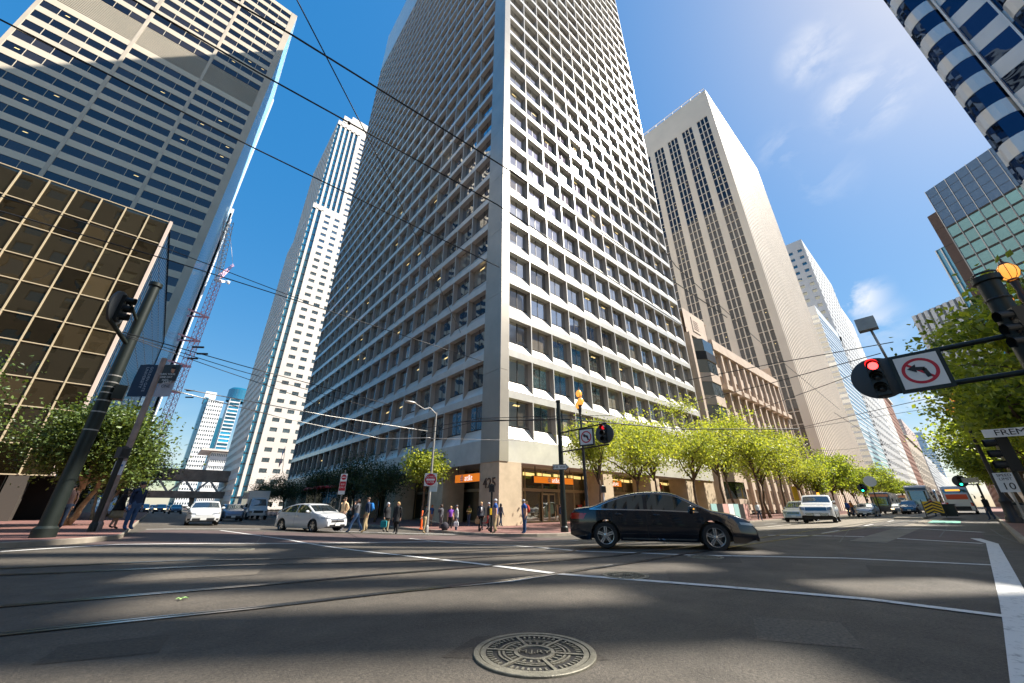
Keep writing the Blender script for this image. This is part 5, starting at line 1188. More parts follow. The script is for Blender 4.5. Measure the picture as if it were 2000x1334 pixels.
# buses
def bus(loc, rz, label, L, W, H, base, upper, front='flat', cat='bus', nm='bus', sign=None, rear=False, grp=None):
    t = thing(nm, label, cat, loc, rz, grp)
    sh = CarShape(L, W, [(-L/2, H*.5), (-L/2+.08, H-.16), (-L/2+.3, H), (L/2-.45, H), (L/2-.14, H-.2), (L/2-.02, H*.6), (L/2, .6)], [(-L/2, 1.25), (L/2, 1.2)], 6, .48, .3, (L/2-2.6, -L/2+3.2), .3, .03, .25)
    b = sh.body(base); b.build('body', t, True, angle=40)
    for sg in (-1, 1):
        n = int((L-1.4)/1.5)
        for k in range(n):
            x0 = -L/2+.8+k*1.5; g = MB(); sh.side(g, [x0, x0+.7, x0+1.38], lambda x: 1.35, lambda x: H-.75, CARG, sg, .01, 2); g.build('side_window', t)
    g = MB(); sh.endq(g, -W*.45, W*.45, 1.25, H-.75, CARG, 1, .012, 10, 5); g.build('windscreen', t, True)
    g = MB(); sh.endq(g, -W*.42, W*.42, H-.68, H-.3, upper, 1, .014, 8, 2); g.build('destination_board', t)
    if sign: g = MB(); sh.endq(g, -W*.2, W*.3, H-.6, H-.38, AMB, 1 if not rear else -1, .02); g.build('lit_route_sign', t)
    if rear:
        g = MB(); sh.endq(g, -W*.36, W*.36, H*.52, H*.70, mat('orange_panel', (.75, .10, .03), .5), -1, .014); g.build('orange_panel', t); g = MB(); sh.endq(g, -W*.4, W*.4, H*.76, H-.4, CARG, -1, .012); g.build('rear_window', t)
        g = MB(); sh.endq(g, -W*.46, W*.46, .45, .9, PLAST, -1, .014); g.build('bumper', t)
    for sg in (-1, 1):
        g = MB(); sh.endq(g, sg*W*.30, sg*W*.44, .75, .98, LENS if sign is None else HLON, 1, .014); g.build('headlight', t); g = MB(); sh.endq(g, sg*W*.36, sg*W*.46, .95, 1.35, TAIL, -1, .014); g.build('tail_light', t); g = MB(); g.bar((L/2-.1, sg*W/2, H-.7), (L/2+.25, sg*(W/2+.2), H-.9), .04, .04, PLAST); g.box((L/2+.25, sg*(W/2+.2), H-1.15), (.08, .16, .4), PLAST); g.build('mirror', t)
    g = MB(); g.box((0, 0, .55), (L-1.5, W-.3, .4), PLAST); g.build('underbody', t); add_wheels(t, sh, .48, .28, 5, RIMD); return t
ORB = paint('orange', (.75, .25, .03)); DKG = paint('dark_bus', (.05, .05, .055)); CRM = paint('cream', (.55, .45, .28))
def at_x(px, X): p = onX(px, 990, X); return (p.x, p.y, gz(p.x, p.y))
bus(at_x(1736, 92), pi, 'dark old streetcar with an orange roof front on the avenue', 13, 2.5, 3.2, DKG, ORB, nm='streetcar', cat='streetcar')
bus(at_x(1768, 108), pi, 'orange and cream streetcar behind the dark one', 13, 2.5, 3.2, CRM, ORB, nm='streetcar', cat='streetcar')
bus(at_x(1808, 88), pi, 'white coach with a large windscreen coming down the avenue', 12, 2.55, 3.7, WHP, DKG, nm='coach')
bus(at_x(1826, 104), pi, 'silver coach behind the white one', 12, 2.5, 3.5, SILP, DKG, nm='coach')
bus(at_x(1880, 84), 0, 'silver articulated bus with orange rear panel driving away', 14, 2.6, 3.3, paint('bus_silver', (.5, .5, .5), .2), ORB, sign=1, rear=True)
# ------------------------------------------------------------------ people
def cloth(n, c): return mat('cloth_'+n, c, .85, noise=.18, nscale=9)
SKIN = mat('skin', (.50, .28, .19), .55); SKIND = mat('dark_skin', (.20, .10, .06), .55); SHOE = mat('shoe', (.03, .025, .02), .6); EYE = mat('eye', (.02, .015, .012), .3); LIP = mat('lip', (.35, .12, .10), .5)
def person(foot, H, face, label, top, bot, hair, skin=SKIN, shoe=SHOE, pose='stand', walk=0, arms=('down', 'down'), skirt=0, coat=0, hairstyle='short', cap=None, fat=1.0, bend=0, group='pedestrians waiting and crossing at the junction', sleeves=True, extras=()):
    """one skinned body; +x is forward in local space"""
    k = H/1.75; t = thing('person', label, 'person', tuple(foot), face, group); fat *= 1.1
    J = {}; hip = .93
    J['pel'] = Vector((0, 0, hip)); lean = bend
    def up(z, x=0, y=0):  # torso point leaning forward by bend
        dz = z-hip; return Vector((x+dz*sin(lean), y, hip+dz*cos(lean)))
    J['waist'] = up(1.06); J['chest'] = up(1.28, .01); J['nb'] = up(1.45); J['neck'] = up(1.52, .015); J['head'] = up(1.62, .03); J['crown'] = up(1.70, .02)
    st = walk
    for s_, y in (('l', 1), ('r', -1)):
        f = st*y
        J[s_+'hip'] = Vector((0, .09*y, hip-.06)); kx = f*.5; J[s_+'knee'] = Vector((kx*.55+(.04 if f else 0), .10*y, .50)); J[s_+'ank'] = Vector((f*.62-(.03 if f > 0 else 0), .10*y, .10 if f >= 0 else .15)); J[s_+'toe'] = J[s_+'ank']+Vector((.15, .015*y, -.055))
        sh = up(1.42, 0, .185*y); J[s_+'sh'] = sh; a = arms[0 if s_ == 'l' else 1]
        if a == 'down': el = sh+Vector((-.03-f*.25, .05*y, -.29)); wr = el+Vector((.06-f*.2, .0, -.26))
        elif a == 'pocket': el = sh+Vector((-.08, .08*y, -.27)); wr = el+Vector((.13, -.06*y, -.19))
        elif a == 'phone': el = sh+Vector((.12, .06*y, -.22)); wr = el+Vector((.02, -.08*y, .24))
        elif a == 'fold': el = sh+Vector((.03, .06*y, -.27)); wr = el+Vector((.22, -.14*y, .04))
        elif a == 'out': el = sh+Vector((-.14, .06*y, -.25)); wr = el+Vector((-.16, .02*y, -.18))
        J[s_+'el'] = el; J[s_+'wr'] = wr; J[s_+'hand'] = wr+(wr-el).normalized()*.09
    R = dict(pel=.135*fat, waist=.125*fat, chest=.145*fat, nb=.085, neck=.055, head=.092, crown=.075)
    for s_ in 'lr': R.update({s_+'hip': .095*fat, s_+'knee': .062, s_+'ank': .048, s_+'toe': .036, s_+'sh': .065, s_+'el': .045, s_+'wr': .032, s_+'hand': .036})
    if bot is not None and not skirt:
        for s_ in 'lr': R[s_+'knee'] = .072; R[s_+'ank'] = .062
    if coat: R['pel'] = .17*fat; R['waist'] = .15*fat; R['lhip'] = R['rhip'] = .125
    if sleeves: R['lel'] = R['rel'] = .055
    E = [('pel', 'waist'), ('waist', 'chest'), ('chest', 'nb'), ('nb', 'neck'), ('neck', 'head'), ('head', 'crown')]
    for s_ in 'lr': E += [('pel', s_+'hip'), (s_+'hip', s_+'knee'), (s_+'knee', s_+'ank'), (s_+'ank', s_+'toe'), ('nb', s_+'sh'), (s_+'sh', s_+'el'), (s_+'el', s_+'wr'), (s_+'wr', s_+'hand')]
    names = list(J); me = bpy.data.meshes.new('sk'); me.from_pydata([J[n] for n in names], [(names.index(a), names.index(b)) for a, b in E], [])
    o = bpy.data.objects.new('sk', me); COL.objects.link(o); md = o.modifiers.new('s', 'SKIN'); md.use_smooth_shade = True; sub = o.modifiers.new('u', 'SUBSURF'); sub.levels = 1
    if not me.skin_vertices: me.attributes  # layer is made by the modifier
    for i, n in enumerate(names):
        sv = me.skin_vertices[0].data[i]; r = R[n]; sv.radius = (r, r*(.82 if n in ('chest', 'waist', 'pel') else 1)) if False else (r, r); sv.use_root = (n == 'pel')
    dg = bpy.context.evaluated_depsgraph_get(); dg.update(); ev = bpy.data.meshes.new_from_object(o.evaluated_get(dg)); bpy.data.objects.remove(o)
    b = MB(); vs = [v.co.copy() for v in ev.vertices]
    for i, v in enumerate(vs):  # broaden the trunk sideways
        if v.z > .85 and v.z < 1.44 and abs(v.y) < .2: v.y *= 1.24
    segs = [(J[a], J[c], (a, c)) for a, c in E]
    def seg_of(p):
        best = None
        for A, B_, nm in segs:
            d = B_-A; u_ = max(0, min(1, (p-A).dot(d)/d.length_squared)); q = (p-(A+d*u_)).length-.04*(nm[0] in ('pel', 'waist', 'chest'))
            if best is None or q < best[0]: best = (q, nm, u_)
        return best[1], best[2]
    def mt(p):
        nm, u_ = seg_of(p); a = nm[0]; c = nm[1]
        if c == 'toe' or (c[1:] == 'ank' and p.z < .11): return shoe
        if c[1:] in ('hip', 'knee', 'ank'): return (top if coat and p.z > coat else (bot if not (skirt and p.z < skirt) else skin))
        if c in ('head', 'crown') or c == 'neck': return skin
        if c[1:] == 'hand': return skin
        if c[1:] in ('wr', 'el') and not sleeves and not (c[1:] == 'el' and u_ < .5): return skin
        if p.z < hip+.02: return top if coat else bot
        return top
    for pl in ev.polygons: f = [vs[i] for i in pl.vertices]; b.face(f, mt(sum(f, Vector())/len(f)))
    # fingers, thumb, nose, ears, eyes, mouth in the same mesh
    for s_, y in (('l', 1), ('r', -1)):
        h = J[s_+'hand']; d = (h-J[s_+'wr']).normalized(); side = Vector((1, 0, 0)) if abs(d.x) < .7 else Vector((0, 0, 1)); side = (side-d*side.dot(d)).normalized(); inn = d.cross(side)*y
        for i, L in enumerate((.06, .07, .066, .052)):
            base = h+side*(.024-.016*i)+d*.015; b.tube([base, base+d*L*.55+inn*.004, base+d*L*.9+inn*.018], [.0085, .008, .006], skin, 5)
        base = h+side*.03-d*.02; b.tube([base, base+side*.02+d*.02, base+side*.022+d*.045], [.01, .009, .007], skin, 5)
    hd = J['head']; b.tube([hd+Vector((.085, 0, .02)), hd+Vector((.112, 0, -.012)), hd+Vector((.09, 0, -.02))], [.008, .014, .008], skin, 6)
    for y in (1, -1): b.ball(hd+Vector((.083, .033*y, .018)), (.008, .014, .007), EYE, 6, 4); b.ball(hd+Vector((-.005, .093*y, .0)), (.018, .010, .028), skin, 6, 4)
    b.ball(hd+Vector((.084, 0, -.045)), (.008, .024, .006), LIP, 6, 4)
    ev_b = b.build('body', t, True); ev_b.scale = (k, k, k)
    def part(nm, q, sm_=True): o_ = q.build(nm, t, sm_); o_.scale = (k, k, k); return o_
    if skirt:
        q = MB(); q.lathe([(.13, hip+.1), (.17*fat, hip-.05), (.21*fat, skirt+.15), (.23*fat, skirt), (.20*fat, skirt+.01)], bot, 16); part('skirt', q)
    if coat:
        q = MB(); q.lathe([(.135*fat, 1.15), (.165*fat, hip), (.20*fat, coat+.1), (.21*fat, coat), (.18*fat, coat+.01)], top, 16); part('coat_skirt', q)
    if hair is not None:
        q = MB()
        def hb(c_, r_): q.ball(hd+Vector(c_), r_, hair, 12, 8)
        hb((-.022, 0, .045), (.098, .098, .085)); 
        if hairstyle == 'long': hb((-.06, 0, -.05), (.07, .095, .14)); hb((-.02, .075, -.03), (.05, .03, .11)); hb((-.02, -.075, -.03), (.05, .03, .11))
        if hairstyle == 'bob': hb((-.045, 0, -.01), (.085, .105, .09))
        part('hair', q)
    if cap is not None:
        q = MB(); q.lathe([(.103, .03), (.10, .07), (.07, .115), (.001, .125)], cap, 14, hd+Vector((-.005, 0, 0))); q.box(hd+Vector((.12, 0, .04)), (.12, .13, .012), cap); part('cap', q)
    if 'collar' in extras: q = MB(); q.tube([J['nb']+Vector((.07, .05, .04)), J['chest']+Vector((.145, 0, .02)), J['nb']+Vector((.07, -.05, .04))], .018, mat('cloth_neon', (.65, .7, .05), .6), 6); part('collar', q)
    if 'shirtfront' in extras: q = MB(); q.box(J['chest']+Vector((.135, 0, -.02)), (.03, .09, .3), mat('cloth_white', (.7, .7, .7), .8)); part('shirt_front', q)
    t['_k'] = k; return t, J, k
def world(t, v, k): return Matrix.Translation(t.location) @ Matrix.Rotation(t.rotation_euler.z, 4, 'Z') @ (Vector(v)*k)
def pz(px, yf, yh, kerb, **kw_):
    p = C0+pxdir(px, 990)*(730*1.74/(.9143*(yf-yh)*kw_.get('big', 1))); p.z = gz(p.x, p.y)+(.15 if kerb else 0); H = zat(0, yh, p.x, p.y)-p.z
    H = min(1.95, max(1.5, H)); return p, H
def dirto(px_sign): return 0
CAMD = HEAD
FL, FR_, FC_, FB_ = HEAD+pi/2, HEAD-pi/2, HEAD+pi, HEAD   # facing picture-left, right, the camera, away
c_ = cloth
def P(px, yf, yh, kerb, face, label, top, bot, hair, **kw_):
    p, H = pz(px, yf, yh, kerb); return person(p, H, face, label, top, bot, hair, **kw_)
BLK = c_('black', (.012, .012, .014)); JEAN = c_('denim', (.04, .09, .19)); GREY_ = c_('grey', (.10, .10, .11)); KHA = c_('khaki', (.42, .31, .17)); TANS = c_('tan', (.62, .42, .24)); NAVY = c_('navy', (.015, .03, .07)); BLUES = c_('blue', (.02, .08, .28)); PURP = c_('purple', (.16, .04, .32)); LGREY = c_('light_grey', (.38, .38, .38)); OLV = c_('olive', (.20, .15, .04)); PAT = c_('pattern', (.30, .25, .16)); WHC = c_('white', (.7, .7, .7)); DKJ = c_('dark_denim', (.03, .05, .09))
HBR = mat('hair_brown', (.06, .03, .015), .6); HBK = mat('hair_black', (.012, .01, .01), .5); HGR = mat('hair_grey', (.45, .45, .46), .7); HBL = mat('hair_blond', (.45, .28, .12), .6); HRD = mat('hair_red', (.50, .13, .02), .6)
P(673, 1031, 971, 0, FC_-.5, 'man in tan shirt and grey trousers, hands in pockets, by the white car', TANS, GREY_, HBR, arms=('pocket', 'pocket'))
a = P(700, 1037, 974, 0, FL, 'woman in grey top and blue jeans walking left with a phone at her ear', GREY_, JEAN, HBR, walk=.55, arms=('phone', 'down'), hairstyle='bob')
a = P(719, 1033, 971, 0, FL+.4, 'man in blue jacket and khaki trousers with a blue backpack', NAVY, KHA, HBR, arms=('down', 'down'), walk=.15); MB1 = a
b4 = P(758, 1042, 981, 0, FC_+.9, 'white-haired woman in black coat and patterned trousers', BLK, PAT, HGR, hairstyle='bob', coat=.78, walk=.1, fat=1.1)
P(778, 1044, 980, 0, FC_-.3, 'woman in long black coat, black leggings and red shoes', BLK, BLK, HBL, hairstyle='bob', coat=.62, shoe=mat('red_shoe', (.45, .03, .03), .5), walk=.1)
b6 = P(831, 1046, 984, 0, FR_+.5, 'person in black jacket and khaki trousers pulling a wheeled bag', BLK, KHA, HBK, bend=.12, fat=1.15, walk=.1, arms=('down', 'out'))
P(843, 1032, 986, 1, FC_+.8, 'red-haired woman in blue top behind the lamp post', BLUES, SKIN, HRD, hairstyle='long', bend=.15, sleeves=False)
P(863, 1038, 985, 0, FL-.3, 'woman in patterned dark top and black trousers beside the wheeled bag', c_('dark_pattern', (.07, .07, .08)), GREY_, HBR, hairstyle='bob', arms=('phone', 'down'), skin=SKIND)
P(881, 1041, 988, 0, FC_+.3, 'man in purple shirt and black trousers', PURP, BLK, HBL, sleeves=False, fat=1.05)
b10 = P(893, 1043, 986, 0, FL+.3, 'man in grey shirt and cap holding a white bag', LGREY, DKJ, HBR, cap=GREY_, arms=('down', 'down'))
P(917, 1037, 989, 1, FC_-.6, 'slim woman in olive top with folded arms', OLV, DKJ, HBK, arms=('fold', 'fold'), skin=SKIND, walk=.12)
b12 = P(940, 1038, 980, 1, FC_+.2, 'man in open dark suit and white shirt holding a paper bag', c_('suit', (.02, .022, .03)), BLK, HBL, extras=('shirtfront',), coat=.82)
P(955, 1037, 981, 1, FL+.3, 'person in dark clothes half hidden behind the pedestrian signal post', c_('charcoal', (.03, .03, .035)), BLK, HGR)
P(968, 1040, 974, 1, FL, 'white-haired man in blue polo shirt and khaki trousers', BLUES, KHA, HGR, sleeves=False, fat=1.12, walk=.08)
P(978, 1032, 983, 1, FR_+.6, 'woman in grey jacket walking behind the man in the blue polo', c_('slate', (.08, .08, .10)), DKJ, HBK, hairstyle='long', walk=.3)
b16 = P(995, 1030, 985, 1, FC_+.3, 'woman in patterned grey top and brown trousers with a white bag', PAT, c_('brown', (.06, .04, .03)), HBK, hairstyle='bob', skin=SKIND, fat=1.1)
b17 = P(1024, 1041, 975, 1, FL+.3, 'man in blue shirt, jeans and pale cap alone near the kerb', BLUES, JEAN, HBR, cap=LGREY, sleeves=False, fat=1.15, arms=('down', 'pocket'))
P(1094, 1034, 985, 1, FR_, 'person in khaki trousers hidden behind the traffic signal pole', NAVY, KHA, HBR)
P(234, 1043, 954, 1, HEAD-.6, 'woman in black coat and checked skirt at the left kerb', BLK, PAT, HBK, hairstyle='long', skirt=.48, coat=.80, bend=.06, shoe=BLK, walk=.2)
P(263, 1031, 941, 1, FR_-.2, 'man in navy jacket with a yellow collar and jeans at the left kerb', NAVY, JEAN, HBK, extras=('collar',), fat=1.1, bend=.04)
P(128, 1032, 946, 1, FL-.5, 'man in checked shirt behind the big green pole', c_('plaid', (.12, .07, .06)), DKJ, HBK)
for i, (px, yf, yh, lb, tp) in enumerate(((1479, 1007, 985, 'person in white top under the trees by the poster panels', WHC), (1655, 1001, 987, 'person in blue top on the sidewalk beside the pickup', BLUES), (1663, 1001, 986, 'person in orange top on the sidewalk beside the pickup', c_('orange', (.6, .2, .04))), (1928, 998, 976, 'cyclist in dark clothes on the right side of the avenue', BLK), (1822, 998, 984, 'person in red and blue crossing in front of the coach', c_('redtop', (.45, .04, .04))))):
    X_ = (46, 62, 63, 48, 60)[i]; p = onX(px, 990, X_); p.z = gz(p.x, p.y)+(.15 if i < 3 else 0)
    person(p, 1.72, (FC_, FL, FR_, HEAD, FL)[i], lb, tp, DKJ, HBK, walk=.2, group='distant pedestrians on the avenue')
# things people carry
def hand_w(a, side='l'): t, J, k = a; return world(t, J[side+'hand'], k)
def bag(pos, dims, m, label, nm='bag', cat='bag', rz=HEAD):
    b = MB(); w_, d_, h_ = dims; t = thing(nm, label, cat, tuple(pos), rz)
    vs = []
    for z, s_ in ((-.08, .75), (-.12, 1), (-h_*.8, 1.05), (-h_, .8)):
        for (x, y) in ((-1, -1), (1, -1), (1, 1), (-1, 1)): vs.append((x*d_/2*s_, y*w_/2*s_, z))
    fs = [(i*4+j, i*4+(j+1) % 4, (i+1)*4+(j+1) % 4, (i+1)*4+j) for i in range(3) for j in range(4)]+[(0, 1, 2, 3), (15, 14, 13, 12)]
    b.mesh(vs, fs, m); b.build('body', t, True, angle=50)
    b = MB(); b.tube([(0, -w_*.25, -.1), (0, -w_*.2, 0), (0, w_*.2, 0), (0, w_*.25, -.1)], .01, m, 5); b.build('handle', t); return t
TL = c_('teal', (.01, .22, .25)); PAP = mat('paper_bag', (.45, .27, .13), .8)
bag(hand_w(b4, 'r'), (.34, .12, .45), TL, 'teal shopping bag held by the white-haired woman in black')
bag(hand_w(b10, 'l'), (.28, .14, .38), WHC, 'white plastic bag held by the man in the grey cap')
bag(hand_w(b12, 'r'), (.28, .12, .36), PAP, 'brown paper bag held by the man in the open suit')
bag(hand_w(b16, 'r'), (.30, .14, .42), WHC, 'white bag held by the woman in the patterned grey top')
def backpack(a, m, label, sc=1):
    t, J, k = a; p = world(t, J['chest']+Vector((-.22, 0, -.03)), k); r = thing('backpack', label, 'backpack', tuple(p), t.rotation_euler.z); q = MB(); q.ball((0, 0, 0), (.12*sc, .17*sc, .24*sc), m, 12, 8); q.build('body', r, True)
    q = MB(); q.ball((-.1*sc, 0, -.08), (.05, .12*sc, .10), m, 10, 6); q.build('front_pocket', r, True)
    for y in (-1, 1): q = MB(); q.tube([(.05, .09*y, .2), (.2, .1*y, .22), (.3, .1*y, .1), (.28, .1*y, -.1), (.1, .12*y, -.18)], .018, m, 5); q.build('strap', r, True)
backpack(MB1, c_('bright_blue', (.01, .14, .42)), 'bright blue backpack on the man in the blue jacket'); backpack(b17, c_('red', (.4, .03, .02)), 'red backpack on the man in the blue shirt', .85)
# wheeled bag on its two wheels
wp = onG(868, 1041); t = thing('wheeled_bag', 'dark round wheeled bag pulled by the person in the black jacket', 'wheeled bag', tuple(wp), HEAD+pi/2); q = MB(); q.ball((0, 0, .36), (.24, .20, .27), c_('bag', (.035, .03, .04)), 12, 8); q.build('body', t, True)
for y in (-.12, .12): q = MB(); q.lathe([(.01, -.02), (.06, -.02), (.06, .02), (.01, .02)], TYRE, 12, (0, y, .06), Matrix.Rotation(pi/2, 3, 'X')); q.build('wheel', t)
q = MB(); e = Matrix.Rotation(-(HEAD+pi/2), 3, 'Z') @ (hand_w(b6, 'r')-wp); q.tube([(.05, 0, .5), e], .012, STEEL, 5); q.build('pull_handle', t)
# pushchair beside the suited man
wp = onG(948, 1037, .15); t = thing('pushchair', 'folding pushchair with a red seat beside the man in the suit', 'pushchair', tuple(wp), HEAD+pi/2)
q = MB()
for y in (-.2, .2): q.tube([(-.3, y, .95), (-.1, y, .6), (.35, y, .1)], .014, STEEL, 5); q.tube([(.2, y, .55), (-.25, y, .1)], .014, STEEL, 5)
q.build('frame', t); q = MB(); q.box((.02, 0, .45), (.3, .36, .06), c_('red', (.4, .03, .02))); q.box((-.12, 0, .65), (.06, .36, .4), c_('red', (.4, .03, .02))); q.build('seat', t)
for x in (.35, -.25):
    for y in (-.2, .2): q = MB(); q.lathe([(.02, -.02), (.08, -.02), (.08, .02), (.02, .02)], TYRE, 12, (x, y, .08), Matrix.Rotation(pi/2, 3, 'X')); q.build('wheel', t)
# ------------------------------------------------------------------ street furniture
GRN = mat('dark_green_paint', (.013, .018, .015), .45, .2, noise=.2, nscale=3); BLKM = mat('black_paint', (.02, .022, .022), .4, .3); GALV = mat('galvanised', (.36, .34, .31), .5, .5, noise=.2); PLB = mat('backplate_grey', (.06, .065, .068), .6); RLIT = mat('red_lit', (1, .03, .02), .3, emit=7, ecol=(1, .02, .02)); ROFF = mat('red_unlit', (.25, .02, .02), .3, emit=.5, ecol=(.8, .02, .03)); LOFF = mat('lens_off', (.02, .02, .02), .25); GLIT = mat('green_lit', (.05, .8, .5), .3, emit=3, ecol=(.02, 1, .5)); SGW = mat('sign_face_white', (.72, .72, .70), .5); SGR = mat('sign_face_red', (.50, .015, .03), .45); SGK = mat('sign_face_black', (.02, .02, .02), .5); ALS = mat('sign_back', (.35, .35, .35), .5, .4)
def onZ(x, y, z): d = pxdir(x, y); return C0+d*((z-CAMZ)/d.z)
def basis(face):   # local frame: x out of the face, y to its left, z up
    return Matrix.Rotation(face, 4, 'Z')
def child(q, name, t, smooth=False, angle=None): return q.build(name, t, smooth, angle=angle)
def signal_head(loc, face, label, cat='traffic light', r=.52, lit=0, disc=True, litm=RLIT, grp=None):
    t = thing('traffic_light', label, cat, tuple(loc), face, grp)
    if disc: q = MB(); q.lathe([(r, -.06), (r, 0), (r*.97, .01), (.001, .01)], PLB, 40, (0, 0, 0), Matrix.Rotation(pi/2, 3, 'Y')); q.lathe([(r, -.06), (.001, -.06)], PLB, 40, (0, 0, 0), Matrix.Rotation(pi/2, 3, 'Y')); child(q, 'backplate', t, True, 40)
    q = MB(); q.box((-.02, 0, 0), (.26, .30, .98), BLKM); child(q, 'housing', t)
    for i in range(3):
        z = .32-.32*i; q = MB(); q.lathe([(.001, .0), (.09, -.01), (.12, -.03)], (litm if i == lit else LOFF), 18, (.13, 0, z), Matrix.Rotation(pi/2, 3, 'Y')); child(q, 'lens', t, True)
        q = MB(); n = 14; V = []; F = []
        for k in range(n+1):
            a = radians(-30+240*k/n); 
            for (x, rr) in ((.1, .14), (.36-.06*abs(k-n/2)/n, .14)): V.append((x, rr*cos(a), z+rr*sin(a)))
        F = [(2*k, 2*k+1, 2*k+3, 2*k+2) for k in range(n)]; q.mesh(V, F, BLKM); child(q, 'visor', t)
    return t
def no_left(loc, face, label, s_=.76):
    t = thing('turn_sign', label, 'road sign', tuple(loc), face); q = MB(); q.box((0, 0, 0), (.12, s_+.16, s_+.20), GRN); child(q, 'case', t); q = MB(); q.box((.065, 0, 0), (.01, s_, s_*1.05), SGW); child(q, 'face', t)
    q = MB(); R = s_*.42; V = []; F = []; n = 36
    for k in range(n): a = 2*pi*k/n; V += [(.074, R*cos(a), R*sin(a)), (.074, R*.80*cos(a), R*.80*sin(a))]
    F = [(2*k, 2*((k+1) % n), 2*((k+1) % n)+1, 2*k+1) for k in range(n)]; q.mesh(V, F, SGR); q.bar((.074, -R*.62, R*.62), (.074, R*.62, -R*.62), .006, R*.17, SGR); child(q, 'prohibition_ring', t)
    q = MB(); q.bar((.078, R*.36, -R*.55), (.078, R*.22, 0.12*R), .006, R*.26, SGK); q.bar((.078, R*.28, .10*R), (.078, -R*.25, .22*R), .006, R*.26, SGK); q.face([(.083, -R*.66, R*.24), (.083, -R*.14, R*.54), (.083, -R*.20, -.10*R)], SGK); child(q, 'arrow', t); return t
def pole(loc, h, r, label, m=GRN, name='signal_pole', taper=.8, cap=True, cat='pole'):
    t = thing(name, label, cat, tuple(loc)); q = MB(); q.lathe([(r*1.0, -.05), (r, .3), (r*taper, h)], m, 20); child(q, 'shaft', t, True, 40)
    q = MB(); q.lathe([(r*1.35, -.05), (r*1.35, .25), (r*1.0, .32)], m, 20); child(q, 'base', t, True, 40)
    if cap: q = MB(); q.lathe([(r*taper, h-.12), (r*taper*1.28, h-.1), (r*taper*1.28, h+.04), (.001, h+.08)], m, 20); child(q, 'cap', t, True, 40)
    return t
def arm(t, pts, m=GRN, w_=.09, r=None, name='arm'):
    q = MB(); L = t.location; pts = [Vector(p)-L for p in pts]
    for a, b_ in zip(pts[:-1], pts[1:]): q.tube([a, b_], w_*.5, m, 8)
    return child(q, name, t, True, 50)
# central corner pole with arm over the avenue
p = onG(1103, 1039, .15); H = zat(0, 783, p.x, p.y)-p.z; t = pole(p, H, .17, 'green traffic signal pole on the central corner with a short double arm', taper=.75)
zu, zl = zat(0, 846, p.x, p.y), zat(0, 883, p.x, p.y)
def along(px, P0, d):   # point on a horizontal line from P0 along d seen at pixel column px near horizon
    lo, hi = 0, 14.0
    for _ in range(40):
        m_ = (lo+hi)/2; q = P0+d*m_-C0; f_ = q.x*cos(HEAD)+q.y*sin(HEAD); r_ = q.x*sin(HEAD)-q.y*cos(HEAD); zf = f_*cos(PITCH)+q.z*sin(PITCH)
        if 1000+730*r_/zf < px: lo = m_
        else: hi = m_
    return P0+d*lo
d_ = Vector((-.10, -.995, 0)); e1 = along(1185, Vector((p.x, p.y, zu)), d_); e0 = Vector((p.x, p.y, zu)); arm(t, [e0, e1]); arm(t, [Vector((p.x, p.y, zl)), Vector((e1.x, e1.y, zl))])
fc = pi+.18; sg = along(1148, Vector((p.x, p.y, (zu+zl)/2)), d_); sh_ = along(1183, Vector((p.x, p.y, (zu+zl)/2)), d_)
s_ = (zu-zl)*.80; no_left(sg+Vector((-.1, 0, 0)), fc, 'no left turn sign on the arm of the central signal pole', s_*.86); signal_head(sh_+Vector((-.12, 0, .0)), fc, 'round traffic light at the end of the central arm', r=(zu-zl)*.46, litm=ROFF)
t1 = thing('one_way_sign', 'black and white ONE WAY arrow sign on the central signal pole', 'road sign', tuple(Vector((p.x, p.y, zat(0, 913, p.x, p.y)))+Vector((-.22, -.12, 0))), pi+.55); q = MB(); w1 = .62; h1 = .17
q.mesh([(0, -w1*.8, -h1), (0, w1*.45, -h1), (0, w1*.45, -h1*1.4), (0, w1*.85, 0), (0, w1*.45, h1*1.4), (0, w1*.45, h1), (0, -w1*.8, h1)], [(0, 1, 5, 6), (1, 2, 3, 4, 5)], SGK); q.mesh([(-.02, -w1*.8, -h1), (-.02, w1*.6, -h1), (-.02, w1*.6, h1), (-.02, -w1*.8, h1)], [(0, 1, 2, 3)], ALS); q.box((.004, -w1*.12, 0), (.006, w1*1.2, h1*1.5), SGW); q.mesh([(.006, w1*.48, -h1*1.0), (.006, w1*.76, 0), (.006, w1*.48, h1*1.0)], [(0, 1, 2)], SGW); child(q, 'plate', t1); text('ONE WAY', h1*1.25, SGK, t1, frame_m((.01, -w1*.12, 0), (0, 1, 0), (0, 0, 1)))
# right pole with long double arm towards the middle of the road
RX = 14.0; pb = onX(2195, 990, RX); pr = Vector((RX, pb.y, gz(RX, pb.y)+.0)); H = zat(0, 545, pr.x, pr.y)-pr.z; t = pole(pr, H, .25, 'thick dark green signal pole at the right picture edge carrying the no left turn sign', taper=.78)
zu = onX(1967, 656, RX).z; e = onX(1692, 711, RX); arm(t, [(RX, pr.y, zu), (RX, e.y, e.z)], w_=.13); zl = zat(0, 733, pr.x, pr.y); zl = onX(2000, 727, RX).z; e2 = onX(1712, 771, RX); arm(t, [(RX, pr.y, zl), (RX, e2.y, e2.z)], w_=.13)
for zz_ in (zu+.9, zu+1.6): q = MB(); q.lathe([(.215, -.03), (.225, 0), (.215, .03)], BLKM, 18, (0, 0, zz_-pr.z)); child(q, 'band', t)
c1 = onX(1798, 725, RX-.12); no_left(c1, pi, 'large no left turn sign on the long arm at the right', .80)
c2 = onX(1715, 738, RX-.1); signal_head(c2, pi, 'round traffic light lit red at the end of the right arm', r=.56)
